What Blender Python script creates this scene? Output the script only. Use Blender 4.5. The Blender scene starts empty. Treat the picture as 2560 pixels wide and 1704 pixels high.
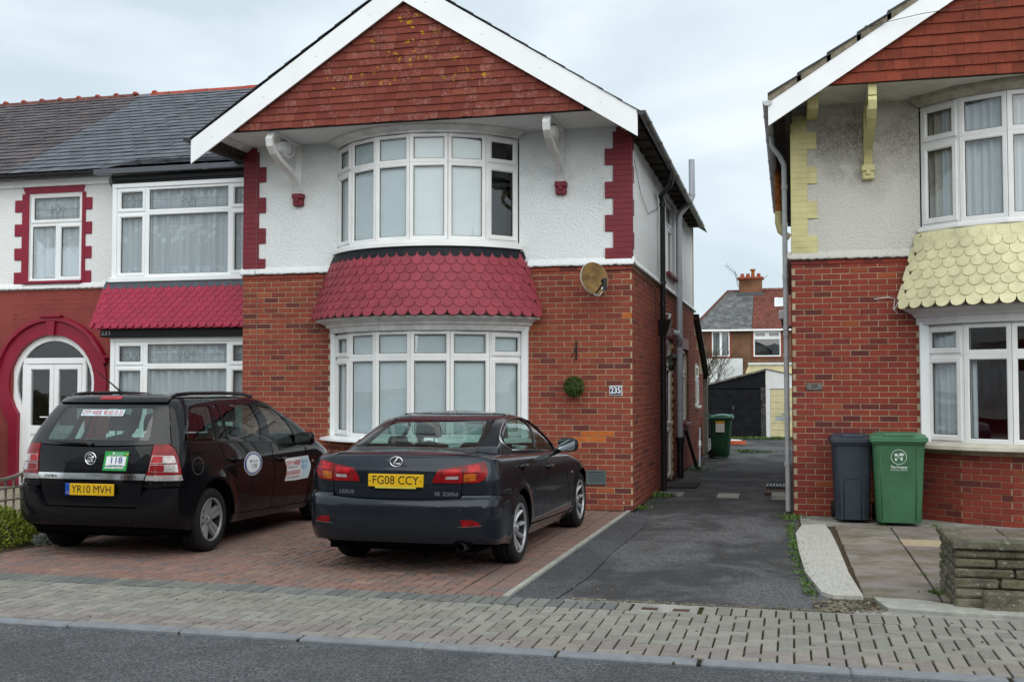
import bpy, bmesh, math, random
import numpy as np
from mathutils import Vector, Matrix
from mathutils.geometry import delaunay_2d_cdt
random.seed(7)
R = math.radians
SC = bpy.context.scene
COL = SC.collection
# ---------------------------------------------------------------- camera
cam_d = bpy.data.cameras.new('camera'); cam = bpy.data.objects.new('camera', cam_d); COL.objects.link(cam)
cam.location = (0, 0, 1.63)
cam.rotation_euler = (R(90 + 2.416), 0, R(14.24))
cam_d.sensor_fit = 'HORIZONTAL'; cam_d.sensor_width = 36.0; cam_d.lens = 2749.0 / 2560.0 * 36.0
cam_d.clip_start = 0.05; cam_d.clip_end = 2000
cam_d.dof.use_dof = True; cam_d.dof.focus_distance = 13.6; cam_d.dof.aperture_fstop = 10.0
SC.camera = cam
# ---------------------------------------------------------------- world: bright overcast sky
SUN_EL, SUN_AZ = R(38), R(152)          # azimuth measured clockwise from +Y
W = bpy.data.worlds.new('World'); SC.world = W; W.use_nodes = True
nt = W.node_tree; nt.nodes.clear()
def nn(t, kind, **kw):
    n = t.nodes.new(kind)
    for k, v in kw.items(): setattr(n, k, v)
    return n
sky = nn(nt, 'ShaderNodeTexSky', sky_type='NISHITA', sun_disc=False, sun_elevation=SUN_EL, sun_rotation=SUN_AZ)
tc = nn(nt, 'ShaderNodeTexCoord'); mp = nn(nt, 'ShaderNodeMapping'); mp.inputs['Scale'].default_value = (1.0, 1.0, 2.6); mp.inputs['Location'].default_value = (-2.3, -1.9, 0.5)
no = nn(nt, 'ShaderNodeTexNoise'); no.inputs['Scale'].default_value = 2.3; no.inputs['Detail'].default_value = 5; no.inputs['Roughness'].default_value = 0.5
no.inputs['Distortion'].default_value = 0.4
rp = nn(nt, 'ShaderNodeValToRGB')
rp.color_ramp.elements[0].position = 0.34; rp.color_ramp.elements[0].color = (0.41, 0.48, 0.525, 1)
rp.color_ramp.elements[1].position = 0.66; rp.color_ramp.elements[1].color = (0.68, 0.72, 0.735, 1)
skm = nn(nt, 'ShaderNodeMix', data_type='RGBA', blend_type='MULTIPLY'); skm.inputs[0].default_value = 1.0
skm.inputs[7].default_value = (0.07, 0.07, 0.07, 1)
mx = nn(nt, 'ShaderNodeMix', data_type='RGBA'); mx.inputs[0].default_value = 0.90
bg = nn(nt, 'ShaderNodeBackground'); bg.inputs[1].default_value = 1.0
ow = nn(nt, 'ShaderNodeOutputWorld')
L = nt.links.new
L(tc.outputs['Generated'], mp.inputs[0]); L(mp.outputs[0], no.inputs['Vector']); L(no.outputs[0], rp.inputs[0])
L(sky.outputs[0], skm.inputs[6]); L(skm.outputs[2], mx.inputs[6]); L(rp.outputs[0], mx.inputs[7]); L(mx.outputs[2], bg.inputs[0]); L(bg.outputs[0], ow.inputs[0])
# ---------------------------------------------------------------- the sun, veiled by cloud
sl = bpy.data.lights.new('sun', 'SUN'); sl.energy = 1.5; sl.angle = R(90); sl.color = (1.0, 0.97, 0.92)
so = bpy.data.objects.new('sun', sl); COL.objects.link(so)
sdir = Vector((math.sin(SUN_AZ) * math.cos(SUN_EL), math.cos(SUN_AZ) * math.cos(SUN_EL), math.sin(SUN_EL)))
so.rotation_euler = sdir.to_track_quat('Z', 'Y').to_euler(); so.location = (0, -10, 30)
SC.view_settings.view_transform = 'Standard'; SC.view_settings.look = 'None'
SC.view_settings.exposure = 0.76; SC.view_settings.gamma = 1.0; SC.view_settings.use_curve_mapping = False
SC.render.engine = 'CYCLES'
SC.cycles.use_denoising = True
SC.cycles.max_bounces = 7; SC.cycles.diffuse_bounces = 3; SC.cycles.glossy_bounces = 4; SC.cycles.transparent_max_bounces = 16
SC.cycles.caustics_reflective = False; SC.cycles.caustics_refractive = False
SC.cycles.sample_clamp_indirect = 6.0

# ================================================================ materials
M = {}
class NT:
    """small wrapper to write node trees briefly"""
    def __init__(s, name):
        s.m = bpy.data.materials.new(name); s.m.use_nodes = True; s.t = s.m.node_tree; s.t.nodes.clear()
        s.out = s.n('ShaderNodeOutputMaterial'); s.p = None
    def n(s, kind, **kw): return nn(s.t, kind, **kw)
    def l(s, a, b): s.t.links.new(a, b)
    def set(s, sock, v):
        if hasattr(v, 'links') or isinstance(v, bpy.types.NodeSocket): s.l(v, sock)
        else:
            if isinstance(v, (tuple, list)) and len(v) == 3 and sock.type == 'RGBA': v = (*v, 1)
            sock.default_value = v
    def pos(s):
        g = s.n('ShaderNodeNewGeometry'); return g.outputs['Position']
    def noise(s, scale, detail=4, rough=0.55, vec=None, stretch=None, dist=0):
        n = s.n('ShaderNodeTexNoise'); n.inputs['Scale'].default_value = scale; n.inputs['Detail'].default_value = detail
        n.inputs['Roughness'].default_value = rough; n.inputs['Distortion'].default_value = dist
        v = vec or s.pos()
        if stretch:
            mpn = s.n('ShaderNodeMapping'); mpn.inputs['Scale'].default_value = stretch; s.l(v, mpn.inputs[0]); v = mpn.outputs[0]
        s.l(v, n.inputs['Vector']); return n.outputs[0]
    def voro(s, scale, feature='F1', vec=None, out=0):
        n = s.n('ShaderNodeTexVoronoi'); n.feature = feature; n.inputs['Scale'].default_value = scale
        s.l(vec or s.pos(), n.inputs['Vector']); return n.outputs[out]
    def math(s, op, a, b=0.0, c=0.0):
        n = s.n('ShaderNodeMath', operation=op); s.set(n.inputs[0], a); s.set(n.inputs[1], b); s.set(n.inputs[2], c); return n.outputs[0]
    def rnd(s):
        """a random number per piece: per object and per loose island"""
        o = s.n('ShaderNodeObjectInfo'); g = s.n('ShaderNodeNewGeometry')
        return s.math('FRACT', s.math('ADD', o.outputs['Random'], g.outputs['Random Per Island']))
    def ramp(s, fac, stops, mode='LINEAR'):
        n = s.n('ShaderNodeValToRGB'); cr = n.color_ramp; cr.interpolation = mode
        while len(cr.elements) < len(stops): cr.elements.new(0.5)
        for e, (p, c) in zip(cr.elements, stops):
            e.position = p
            e.color = (*c, 1) if isinstance(c, (tuple, list)) else (c, c, c, 1)
        s.l(fac, n.inputs[0]); return n.outputs[0]
    def mix(s, fac, a, b, mode='MIX'):
        n = s.n('ShaderNodeMix', data_type='RGBA', blend_type=mode); s.set(n.inputs[0], fac); s.set(n.inputs[6], a); s.set(n.inputs[7], b); return n.outputs[2]
    def sep(s, v):
        n = s.n('ShaderNodeSeparateXYZ'); s.l(v, n.inputs[0]); return n.outputs
    def bump(s, h, strength=0.3, dist=0.01):
        n = s.n('ShaderNodeBump'); n.inputs['Strength'].default_value = strength; n.inputs['Distance'].default_value = dist
        s.l(h, n.inputs['Height']); return n.outputs[0]
    def princ(s, col, rough=0.6, metal=0.0, spec=0.5, coat=0.0, normal=None, **kw):
        p = s.n('ShaderNodeBsdfPrincipled'); s.p = p
        s.set(p.inputs['Base Color'], col); s.set(p.inputs['Roughness'], rough); s.set(p.inputs['Metallic'], metal)
        s.set(p.inputs['Specular IOR Level'], spec); s.set(p.inputs['Coat Weight'], coat)
        p.inputs['Coat Roughness'].default_value = 0.04
        if normal is not None: s.l(normal, p.inputs['Normal'])
        for k, v in kw.items(): s.set(p.inputs[k.replace('_', ' ')], v)
        s.l(p.outputs[0], s.out.inputs[0]); return s.m
def simple(name, col, rough=0.6, metal=0.0, spec=0.5, coat=0.0, var=0.12, nscale=6.0, bump=0.0, bscale=80.0, dirt=0.0, rnd=0.0):
    t = NT(name)
    c = t.mix(t.ramp(t.noise(nscale), [(0.35, 0.0), (0.65, 1.0)]), tuple(x * (1 - var) for x in col), tuple(min(1, x * (1 + var)) for x in col))
    if rnd: c = t.mix(t.math('MULTIPLY', t.rnd(), rnd), c, (0.01, 0.01, 0.01))
    if dirt: c = t.mix(t.math('MULTIPLY', t.ramp(t.noise(2.2, 6, 0.7), [(0.45, 0.0), (0.75, 1.0)]), dirt), c, (0.06, 0.055, 0.045))
    nm = t.bump(t.noise(bscale, 3), bump, 0.004) if bump else None
    M[name] = t.princ(c, rough, metal, spec, coat, nm); return M[name]
def glass(name, tint, ior=1.75, rough=0.0, spec_tint=(1, 1, 1), wav=0.0):
    t = NT(name); tr = t.n('ShaderNodeBsdfTransparent'); tr.inputs[0].default_value = (*tint, 1)
    gl = t.n('ShaderNodeBsdfGlossy'); gl.inputs[0].default_value = (*spec_tint, 1); gl.inputs['Roughness'].default_value = rough
    lw = t.n('ShaderNodeLayerWeight'); lw.inputs[0].default_value = 0.5; f0 = 2.0 * ((ior - 1) / (ior + 1)) ** 2     # both faces of a pane, the same from inside and outside
    fr = t.math('MULTIPLY_ADD', t.math('POWER', lw.outputs['Facing'], 5.0), 1 - f0, f0)
    if wav:
        b = t.bump(t.noise(1.3, 1), wav, 0.05); t.l(b, gl.inputs['Normal'])
    ms = t.n('ShaderNodeMixShader'); t.l(fr, ms.inputs[0]); t.l(tr.outputs[0], ms.inputs[1]); t.l(gl.outputs[0], ms.inputs[2])
    t.l(ms.outputs[0], t.out.inputs[0]); M[name] = t.m; return t.m

def brick_mat(name, stops, mott=0.35, paintspots=False):
    t = NT(name); c = t.ramp(t.rnd(), stops)
    n1 = t.noise(16, 5, 0.6); c = t.mix(t.math('MULTIPLY', t.ramp(n1, [(0.4, 0.0), (0.7, 1.0)]), mott), c, (0.075, 0.028, 0.026))
    c = t.mix(t.math('MULTIPLY', t.ramp(t.noise(70, 3), [(0.55, 0.0), (0.75, 1.0)]), 0.25), c, (0.30, 0.14, 0.09))
    if paintspots: c = t.mix(t.ramp(t.noise(9.0, 2, 0.4, stretch=(1, 1, 0.45)), [(0.772, 0.0), (0.785, 1.0)]), c, (0.6, 0.55, 0.52))
    M[name] = t.princ(c, 0.85, spec=0.25, normal=t.bump(t.noise(140, 4), 0.5, 0.003)); return M[name]
brick_mat('brick_235', [(0.0, (0.255, 0.058, 0.037)), (0.45, (0.285, 0.066, 0.040)), (0.72, (0.235, 0.051, 0.035)), (0.86, (0.185, 0.043, 0.034)), (0.95, (0.115, 0.034, 0.033)), (1.0, (0.35, 0.095, 0.040))], 0.22, True)
brick_mat('brick_237', [(0.0, (0.225, 0.040, 0.027)), (0.5, (0.26, 0.047, 0.030)), (0.74, (0.205, 0.036, 0.027)), (0.88, (0.15, 0.030, 0.027)), (0.96, (0.10, 0.027, 0.027)), (1.0, (0.33, 0.078, 0.030))], 0.24, True)
simple('brick_orange', (0.46, 0.125, 0.030), 0.85, spec=0.2, var=0.15, nscale=20, bump=0.4, bscale=140)
simple('mortar', (0.44, 0.365, 0.23), 0.95, spec=0.1, var=0.15, bump=0.5, bscale=200, dirt=0.25)
simple('mortar_red', (0.43, 0.345, 0.225), 0.95, spec=0.1, var=0.2, bump=0.5, bscale=200, dirt=0.3)
simple('brick_painted', (0.225, 0.042, 0.034), 0.65, spec=0.35, var=0.10, nscale=3, bump=0.4, bscale=60)
simple('paint_maroon', (0.185, 0.018, 0.030), 0.55, spec=0.4, var=0.10, nscale=4, bump=0.3, bscale=60)
simple('paint_crimson', (0.235, 0.004, 0.026), 0.45, spec=0.45, var=0.08, nscale=4, bump=0.25, bscale=60)
simple('tile_maroon', (0.26, 0.035, 0.052), 0.62, spec=0.35, var=0.14, nscale=8, bump=0.3, bscale=90, rnd=0.14)
simple('tile_crimson', (0.33, 0.012, 0.050), 0.5, spec=0.4, var=0.10, nscale=8, bump=0.3, bscale=90, rnd=0.12)
simple('tile_cream', (0.72, 0.69, 0.43), 0.6, spec=0.3, var=0.08, nscale=8, bump=0.3, bscale=90, rnd=0.10, dirt=0.25)
simple('paint_cream', (0.62, 0.57, 0.28), 0.6, spec=0.35, var=0.08, nscale=3, bump=0.25, bscale=60, dirt=0.35)
simple('lead', (0.010, 0.012, 0.017), 0.6, spec=0.2, var=0.3, nscale=12, bump=0.2)
simple('lead_lip', (0.045, 0.058, 0.075), 0.4, spec=0.5, var=0.3, nscale=12, bump=0.3, bscale=30)
simple('upvc', (0.84, 0.865, 0.88), 0.28, spec=0.5, var=0.03, nscale=2)
simple('upvc_old', (0.78, 0.79, 0.785), 0.35, spec=0.45, var=0.04, nscale=3, dirt=0.09)
simple('board_white', (0.84, 0.865, 0.88), 0.35, spec=0.4, var=0.03, nscale=2)
simple('wood_white', (0.74, 0.75, 0.735), 0.55, spec=0.35, var=0.1, nscale=4, dirt=0.35, bump=0.2)
simple('gutter_black', (0.012, 0.013, 0.015), 0.3, spec=0.5, var=0.3)
simple('pipe_black', (0.010, 0.011, 0.012), 0.35, spec=0.5, var=0.3, bump=0.15, bscale=40)
simple('pipe_grey', (0.40, 0.43, 0.465), 0.4, spec=0.4, var=0.08, nscale=3)
simple('pipe_white', (0.50, 0.52, 0.53), 0.5, spec=0.3, var=0.1, dirt=0.3)
simple('rust', (0.28, 0.09, 0.02), 0.85, spec=0.2, var=0.45, nscale=18, bump=0.4)
simple('gutter_grey', (0.075, 0.085, 0.10), 0.4, spec=0.5, var=0.1)
simple('fascia_black', (0.006, 0.006, 0.007), 0.45, spec=0.25, var=0.2)
simple('dark_room', (0.05, 0.05, 0.05), 0.9, spec=0.1)
simple('red_room', (0.14, 0.010, 0.022), 0.9, spec=0.1)
simple('blind_white', (0.55, 0.60, 0.615), 0.8, spec=0.1, var=0.03)
simple('black_plastic', (0.012, 0.012, 0.013), 0.5, spec=0.4, var=0.2)
simple('black_void', (0.004, 0.004, 0.004), 0.9, spec=0.05)
simple('chrome', (0.75, 0.76, 0.78), 0.12, metal=1.0, var=0.03)
simple('sign_blue', (0.008, 0.018, 0.075), 0.25, spec=0.5, var=0.05)
simple('white_paint', (0.80, 0.81, 0.82), 0.4, spec=0.4, var=0.02)
simple('dark_metal', (0.02, 0.021, 0.023), 0.4, metal=0.4, var=0.3)
simple('grey_metal', (0.24, 0.25, 0.26), 0.4, metal=0.7, var=0.15)
simple('vent_grey', (0.085, 0.11, 0.115), 0.45, spec=0.4, var=0.1)
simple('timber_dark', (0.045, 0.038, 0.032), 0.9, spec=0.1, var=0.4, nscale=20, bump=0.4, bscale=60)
simple('timber_grey', (0.22, 0.20, 0.175), 0.85, spec=0.15, var=0.25, nscale=20, bump=0.4, bscale=60)
glass('glass_window', (0.90, 0.955, 0.965), 1.52, wav=0.05)
glass('glass_dark', (0.55, 0.60, 0.60), 1.55, wav=0.05)
glass('glass_car', (0.50, 0.66, 0.62), 1.52)
glass('glass_car_dark', (0.20, 0.26, 0.25), 1.52)
def render_mat(name, col, grime, amt, top):
    t = NT(name); z = t.sep(t.pos())[2]
    n1 = t.noise(55, 4, 0.6); n2 = t.noise(1.1, 5, 0.6, stretch=(1, 1, 0.6))
    speck = t.ramp(n1, [(0.46, 0.0), (0.62, 1.0)])
    patch = t.ramp(n2, [(0.38, 0.0), (0.70, 1.0)])
    mask = t.math('MULTIPLY', t.math('MULTIPLY', speck, patch), amt)
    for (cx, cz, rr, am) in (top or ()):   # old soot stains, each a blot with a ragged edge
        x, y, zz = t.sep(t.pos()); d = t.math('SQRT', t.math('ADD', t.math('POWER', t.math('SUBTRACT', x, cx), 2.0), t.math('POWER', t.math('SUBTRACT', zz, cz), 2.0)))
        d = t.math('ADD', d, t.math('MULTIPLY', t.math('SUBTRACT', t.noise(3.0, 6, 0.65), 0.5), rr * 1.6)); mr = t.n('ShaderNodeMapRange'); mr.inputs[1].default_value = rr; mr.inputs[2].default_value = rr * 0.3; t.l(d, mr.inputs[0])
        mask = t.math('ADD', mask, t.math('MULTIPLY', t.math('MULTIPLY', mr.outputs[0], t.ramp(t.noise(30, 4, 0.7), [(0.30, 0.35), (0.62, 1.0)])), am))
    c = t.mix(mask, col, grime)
    M[name] = t.princ(c, 0.9, spec=0.15, normal=t.bump(t.noise(38, 3, 0.5), 0.75, 0.02)); return M[name]
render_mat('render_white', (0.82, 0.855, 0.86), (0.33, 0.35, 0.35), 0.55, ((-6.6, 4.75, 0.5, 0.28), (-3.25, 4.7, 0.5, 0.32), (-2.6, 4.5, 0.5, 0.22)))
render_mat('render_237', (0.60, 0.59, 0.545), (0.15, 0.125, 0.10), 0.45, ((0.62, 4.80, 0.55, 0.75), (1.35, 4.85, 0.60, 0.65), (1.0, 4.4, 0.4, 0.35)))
render_mat('soffit_white', (0.80, 0.825, 0.82), (0.22, 0.23, 0.22), 0.45, None)

def tile_red():
    t = NT('tile_gable'); c = t.ramp(t.rnd(), [(0.0, (0.145, 0.036, 0.026)), (0.5, (0.19, 0.048, 0.034)), (0.8, (0.165, 0.040, 0.030)), (1.0, (0.225, 0.062, 0.042))])
    bloom = t.math('MULTIPLY', t.ramp(t.noise(24, 6, 0.72), [(0.48, 0.0), (0.70, 1.0)]), t.ramp(t.math('FRACT', t.math('MULTIPLY', t.rnd(), 7.13)), [(0.40, 0.0), (0.98, 0.7)]))
    c = t.mix(bloom, c, (0.38, 0.24, 0.195))
    x, y, z = t.sep(t.pos())
    lich = t.ramp(t.noise(13, 4, 0.6), [(0.615, 0.0), (0.64, 1.0)])
    c = t.mix(t.math('MULTIPLY', lich, t.math('MULTIPLY', t.math('GREATER_THAN', z, 5.6), t.ramp(t.noise(1.3, 2), [(0.55, 0.0), (0.60, 1.0)]))), c, (0.42, 0.22, 0.008))
    M['tile_gable'] = t.princ(c, 0.88, spec=0.2, normal=t.bump(t.noise(110, 4), 0.5, 0.003))
    t = NT('tile_gable_new'); c = t.ramp(t.rnd(), [(0.0, (0.165, 0.036, 0.022)), (0.5, (0.20, 0.043, 0.026)), (1.0, (0.235, 0.052, 0.030))])
    c = t.mix(t.math('MULTIPLY', t.ramp(t.noise(90, 3), [(0.62, 0.0), (0.68, 1.0)]), 0.5), c, (0.36, 0.22, 0.09))
    c = t.mix(t.math('MULTIPLY', t.ramp(t.noise(7, 4), [(0.45, 0.0), (0.7, 1.0)]), 0.5), c, (0.09, 0.030, 0.02))
    M['tile_gable_new'] = t.princ(c, 0.88, spec=0.2, normal=t.bump(t.noise(110, 4), 0.4, 0.003))
tile_red()
def slate(name, a, b, worn):
    t = NT(name); c = t.ramp(t.rnd(), [(0.0, a), (1.0, b)])
    if worn:
        c = t.mix(t.math('MULTIPLY', t.ramp(t.noise(2.2, 5, 0.65), [(0.42, 0.0), (0.70, 1.0)]), 0.8), c, (0.035, 0.026, 0.028))
        c = t.mix(t.math('MULTIPLY', t.ramp(t.noise(8, 4, 0.65, stretch=(1, 1, 2)), [(0.60, 0.0), (0.75, 1.0)]), 0.55), c, (0.36, 0.32, 0.29))
    M[name] = t.princ(c, 0.62, spec=0.35, normal=t.bump(t.noise(60, 4), 0.25, 0.004)); return M[name]
slate('slate_new', (0.068, 0.078, 0.094), (0.108, 0.120, 0.140), False)
slate('slate_old', (0.055, 0.046, 0.052), (0.105, 0.088, 0.092), True)
slate('slate_far', (0.09, 0.10, 0.105), (0.17, 0.18, 0.175), True)
simple('tile_far', (0.16, 0.055, 0.04), 0.85, spec=0.2, var=0.3, nscale=5, rnd=0.3)
simple('ridge_red', (0.30, 0.062, 0.040), 0.8, spec=0.2, var=0.2)
simple('ridge_brown', (0.12, 0.050, 0.042), 0.85, spec=0.2, var=0.4, nscale=9)

# ================================================================ mesh and object helpers
OFF = {}
def root_of(o):
    while o is not None and o.parent is not None: o = o.parent
    return o
def off_of(o):
    r = root_of(o)
    return OFF.get(r.name, Vector((0, 0, 0))) if r is not None else Vector((0, 0, 0))
def tag(o, label=None, cat=None, group=None, kind=None):
    if label: o['label'] = label
    if cat: o['category'] = cat
    if group: o['group'] = group
    if kind: o['kind'] = kind
    return o
def thing(name, loc, label, cat, group=None, rz=0.0, world=True):
    """an Empty at the thing's base; its parts are written in world coordinates (world=True) or in the thing's own"""
    o = bpy.data.objects.new(name, None); COL.objects.link(o); o.location = loc; o.rotation_euler = (0, 0, rz); o.empty_display_size = 0.2
    tag(o, label, cat, group)
    if world: OFF[o.name] = Vector(loc)
    return o
def part_empty(name, parent):
    o = bpy.data.objects.new(name, None); COL.objects.link(o); o.parent = parent; o.empty_display_size = 0.1; return o
class MB:
    def __init__(s): s.v = []; s.f = []; s.nrm = None
    def add(s, vs, fs):
        k = len(s.v); s.v += [tuple(map(float, p)) for p in vs]; s.f += [tuple(i + k for i in f) for f in fs]; return s
    def box(s, x0, x1, y0, y1, z0, z1, bv=0.0):
        if x0 > x1: x0, x1 = x1, x0
        if y0 > y1: y0, y1 = y1, y0
        if z0 > z1: z0, z1 = z1, z0
        if bv <= 0:
            return s.add([(x0, y0, z0), (x1, y0, z0), (x1, y1, z0), (x0, y1, z0), (x0, y0, z1), (x1, y0, z1), (x1, y1, z1), (x0, y1, z1)],
                         [(0, 3, 2, 1), (4, 5, 6, 7), (0, 1, 5, 4), (1, 2, 6, 5), (2, 3, 7, 6), (3, 0, 4, 7)])
        b = min(bv, (x1 - x0) / 2.1, (y1 - y0) / 2.1, (z1 - z0) / 2.1)
        vs = []; idx = {}
        for cx in (0, 1):
            for cy in (0, 1):
                for cz in (0, 1):
                    X, Y, Z = (x0, x1)[cx], (y0, y1)[cy], (z0, z1)[cz]; sx, sy, sz = (1, -1)[cx], (1, -1)[cy], (1, -1)[cz]
                    for a in range(3):
                        p = [X + sx * b, Y + sy * b, Z + sz * b]; p[a] = (X, Y, Z)[a]; idx[cx, cy, cz, a] = len(vs); vs.append(tuple(p))
        fs = []
        def q(*k): fs.append(tuple(idx[i] for i in k))
        q((0,0,0,0),(0,0,1,0),(0,1,1,0),(0,1,0,0)); q((1,0,0,0),(1,1,0,0),(1,1,1,0),(1,0,1,0))
        q((0,0,0,1),(1,0,0,1),(1,0,1,1),(0,0,1,1)); q((0,1,0,1),(0,1,1,1),(1,1,1,1),(1,1,0,1))
        q((0,0,0,2),(0,1,0,2),(1,1,0,2),(1,0,0,2)); q((0,0,1,2),(1,0,1,2),(1,1,1,2),(0,1,1,2))
        for cx in (0, 1):
            for cy in (0, 1): q((cx,cy,0,0),(cx,cy,0,1),(cx,cy,1,1),(cx,cy,1,0))
            for cz in (0, 1): q((cx,0,cz,0),(cx,0,cz,2),(cx,1,cz,2),(cx,1,cz,0))
        for cy in (0, 1):
            for cz in (0, 1): q((0,cy,cz,1),(0,cy,cz,2),(1,cy,cz,2),(1,cy,cz,1))
        for cx in (0, 1):
            for cy in (0, 1):
                for cz in (0, 1): q((cx,cy,cz,0),(cx,cy,cz,1),(cx,cy,cz,2))
        return s.add(vs, fs)
    def prism(s, poly, fn, t0, t1):
        """extrude a 2-D polygon: fn(u, v, t) gives the point"""
        n = len(poly); a = [fn(u, v, t0) for u, v in poly]; b = [fn(u, v, t1) for u, v in poly]
        return s.add(a + b, [tuple(range(n))[::-1], tuple(range(n, 2 * n))] + [(i, (i + 1) % n, n + (i + 1) % n, n + i) for i in range(n)])
    def tube(s, path, r, seg=8, cap=True):
        path = [Vector(p) for p in path]; n = len(path); rs = r if isinstance(r, (list, tuple)) else [r] * n
        vs = []; ref = None
        for i, p in enumerate(path):
            d = (path[min(i + 1, n - 1)] - path[max(i - 1, 0)]).normalized()
            if ref is None: ref = d.orthogonal().normalized()
            ref = (ref - d * ref.dot(d)); ref = ref.normalized() if ref.length > 1e-6 else d.orthogonal().normalized()
            b = d.cross(ref)
            for k in range(seg):
                a = 2 * math.pi * k / seg; vs.append(p + (ref * math.cos(a) + b * math.sin(a)) * rs[i])
        fs = [(i * seg + k, i * seg + (k + 1) % seg, (i + 1) * seg + (k + 1) % seg, (i + 1) * seg + k) for i in range(n - 1) for k in range(seg)]
        if cap: fs += [tuple(range(seg))[::-1], tuple((n - 1) * seg + k for k in range(seg))]
        return s.add(vs, fs)
    def lathe(s, prof, seg, fn):
        """prof: (r, h) pairs; fn(x, y, h) places the point"""
        n = len(prof); vs = []
        for (r, h) in prof:
            for k in range(seg):
                a = 2 * math.pi * k / seg; vs.append(fn(r * math.cos(a), r * math.sin(a), h))
        fs = [(i * seg + k, i * seg + (k + 1) % seg, (i + 1) * seg + (k + 1) % seg, (i + 1) * seg + k) for i in range(n - 1) for k in range(seg)]
        return s.add(vs, fs)
    def grid(s, rows):
        """rows: list of equal-length lists of points"""
        m = len(rows[0]); k = [p for r in rows for p in r]
        return s.add(k, [(i * m + j, i * m + j + 1, (i + 1) * m + j + 1, (i + 1) * m + j) for i in range(len(rows) - 1) for j in range(m - 1)])
    def mesh(s, name, mat, smooth=False, off=(0, 0, 0), ang=None):
        me = bpy.data.meshes.new(name); o = Vector(off)
        me.from_pydata([(x - o.x, y - o.y, z - o.z) for x, y, z in s.v], [], s.f); 
        if mat is not None: me.materials.append(M[mat] if isinstance(mat, str) else mat)
        if smooth:
            me.polygons.foreach_set('use_smooth', [True] * len(me.polygons))
            if ang: me.set_sharp_from_angle(angle=R(ang))
        me.update(); return me
    def build(s, name, mat, parent=None, smooth=False, label=None, kind=None, ang=None, cat=None, group=None):
        me = s.mesh(name, mat, smooth, off_of(parent) if parent is not None else (0, 0, 0), ang)
        o = bpy.data.objects.new(name, me); COL.objects.link(o); o.parent = parent
        return tag(o, label, cat, group, kind)
def inst(name, me, loc, parent, rz=0.0, scale=(1, 1, 1), rot=None):
    o = bpy.data.objects.new(name, me); COL.objects.link(o); o.parent = parent
    o.location = Vector(loc) - off_of(parent); o.rotation_euler = rot if rot is not None else (0, 0, rz); o.scale = scale
    return o
def structure(name, mb, mat, smooth=False): return mb.build(name, mat, None, smooth, kind='structure')
def text_mb(s, size, squeeze=1.0, bold=0.0):
    cu = bpy.data.curves.new('lettering', 'FONT'); cu.body = s; cu.size = size; cu.align_x = 'CENTER'; cu.align_y = 'CENTER'; cu.offset = bold; cu.resolution_u = 3
    o = bpy.data.objects.new('lettering', cu); COL.objects.link(o)
    dg = bpy.context.evaluated_depsgraph_get(); dg.update(); me = bpy.data.meshes.new_from_object(o.evaluated_get(dg))
    vs = [(v.co.x * squeeze, v.co.y) for v in me.vertices]; fs = [tuple(p.vertices) for p in me.polygons]
    bpy.data.objects.remove(o); bpy.data.curves.remove(cu); bpy.data.meshes.remove(me)
    return vs, fs
def text_on(name, s, size, fn, mat, parent, squeeze=1.0, bold=0.0, label=None, width=None):
    """fn(u, v) places a lettering point in space"""
    vs, fs = text_mb(s, size, squeeze, bold)
    if width:
        w = max(v[0] for v in vs) - min(v[0] for v in vs); k = width / w; vs = [(u * k, v) for u, v in vs]
    return MB().add([fn(u, v) for u, v in vs], fs).build(name, mat, parent, label=label)
def lerp(a, b, t): return a + (b - a) * t
def arc_pts(XL, XR, s, Y0, n, off=0.0):
    w = (XR - XL) / 2; Rr = (w * w + s * s) / (2 * s); cy = Y0 - s + Rr; cx = (XL + XR) / 2; A = math.asin(w / Rr)
    out = []
    for i in range(n + 1):
        th = -A + 2 * A * i / n; out.append(Vector((cx + (Rr + off) * math.sin(th), cy - (Rr + off) * math.cos(th), 0)))
    return out
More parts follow.
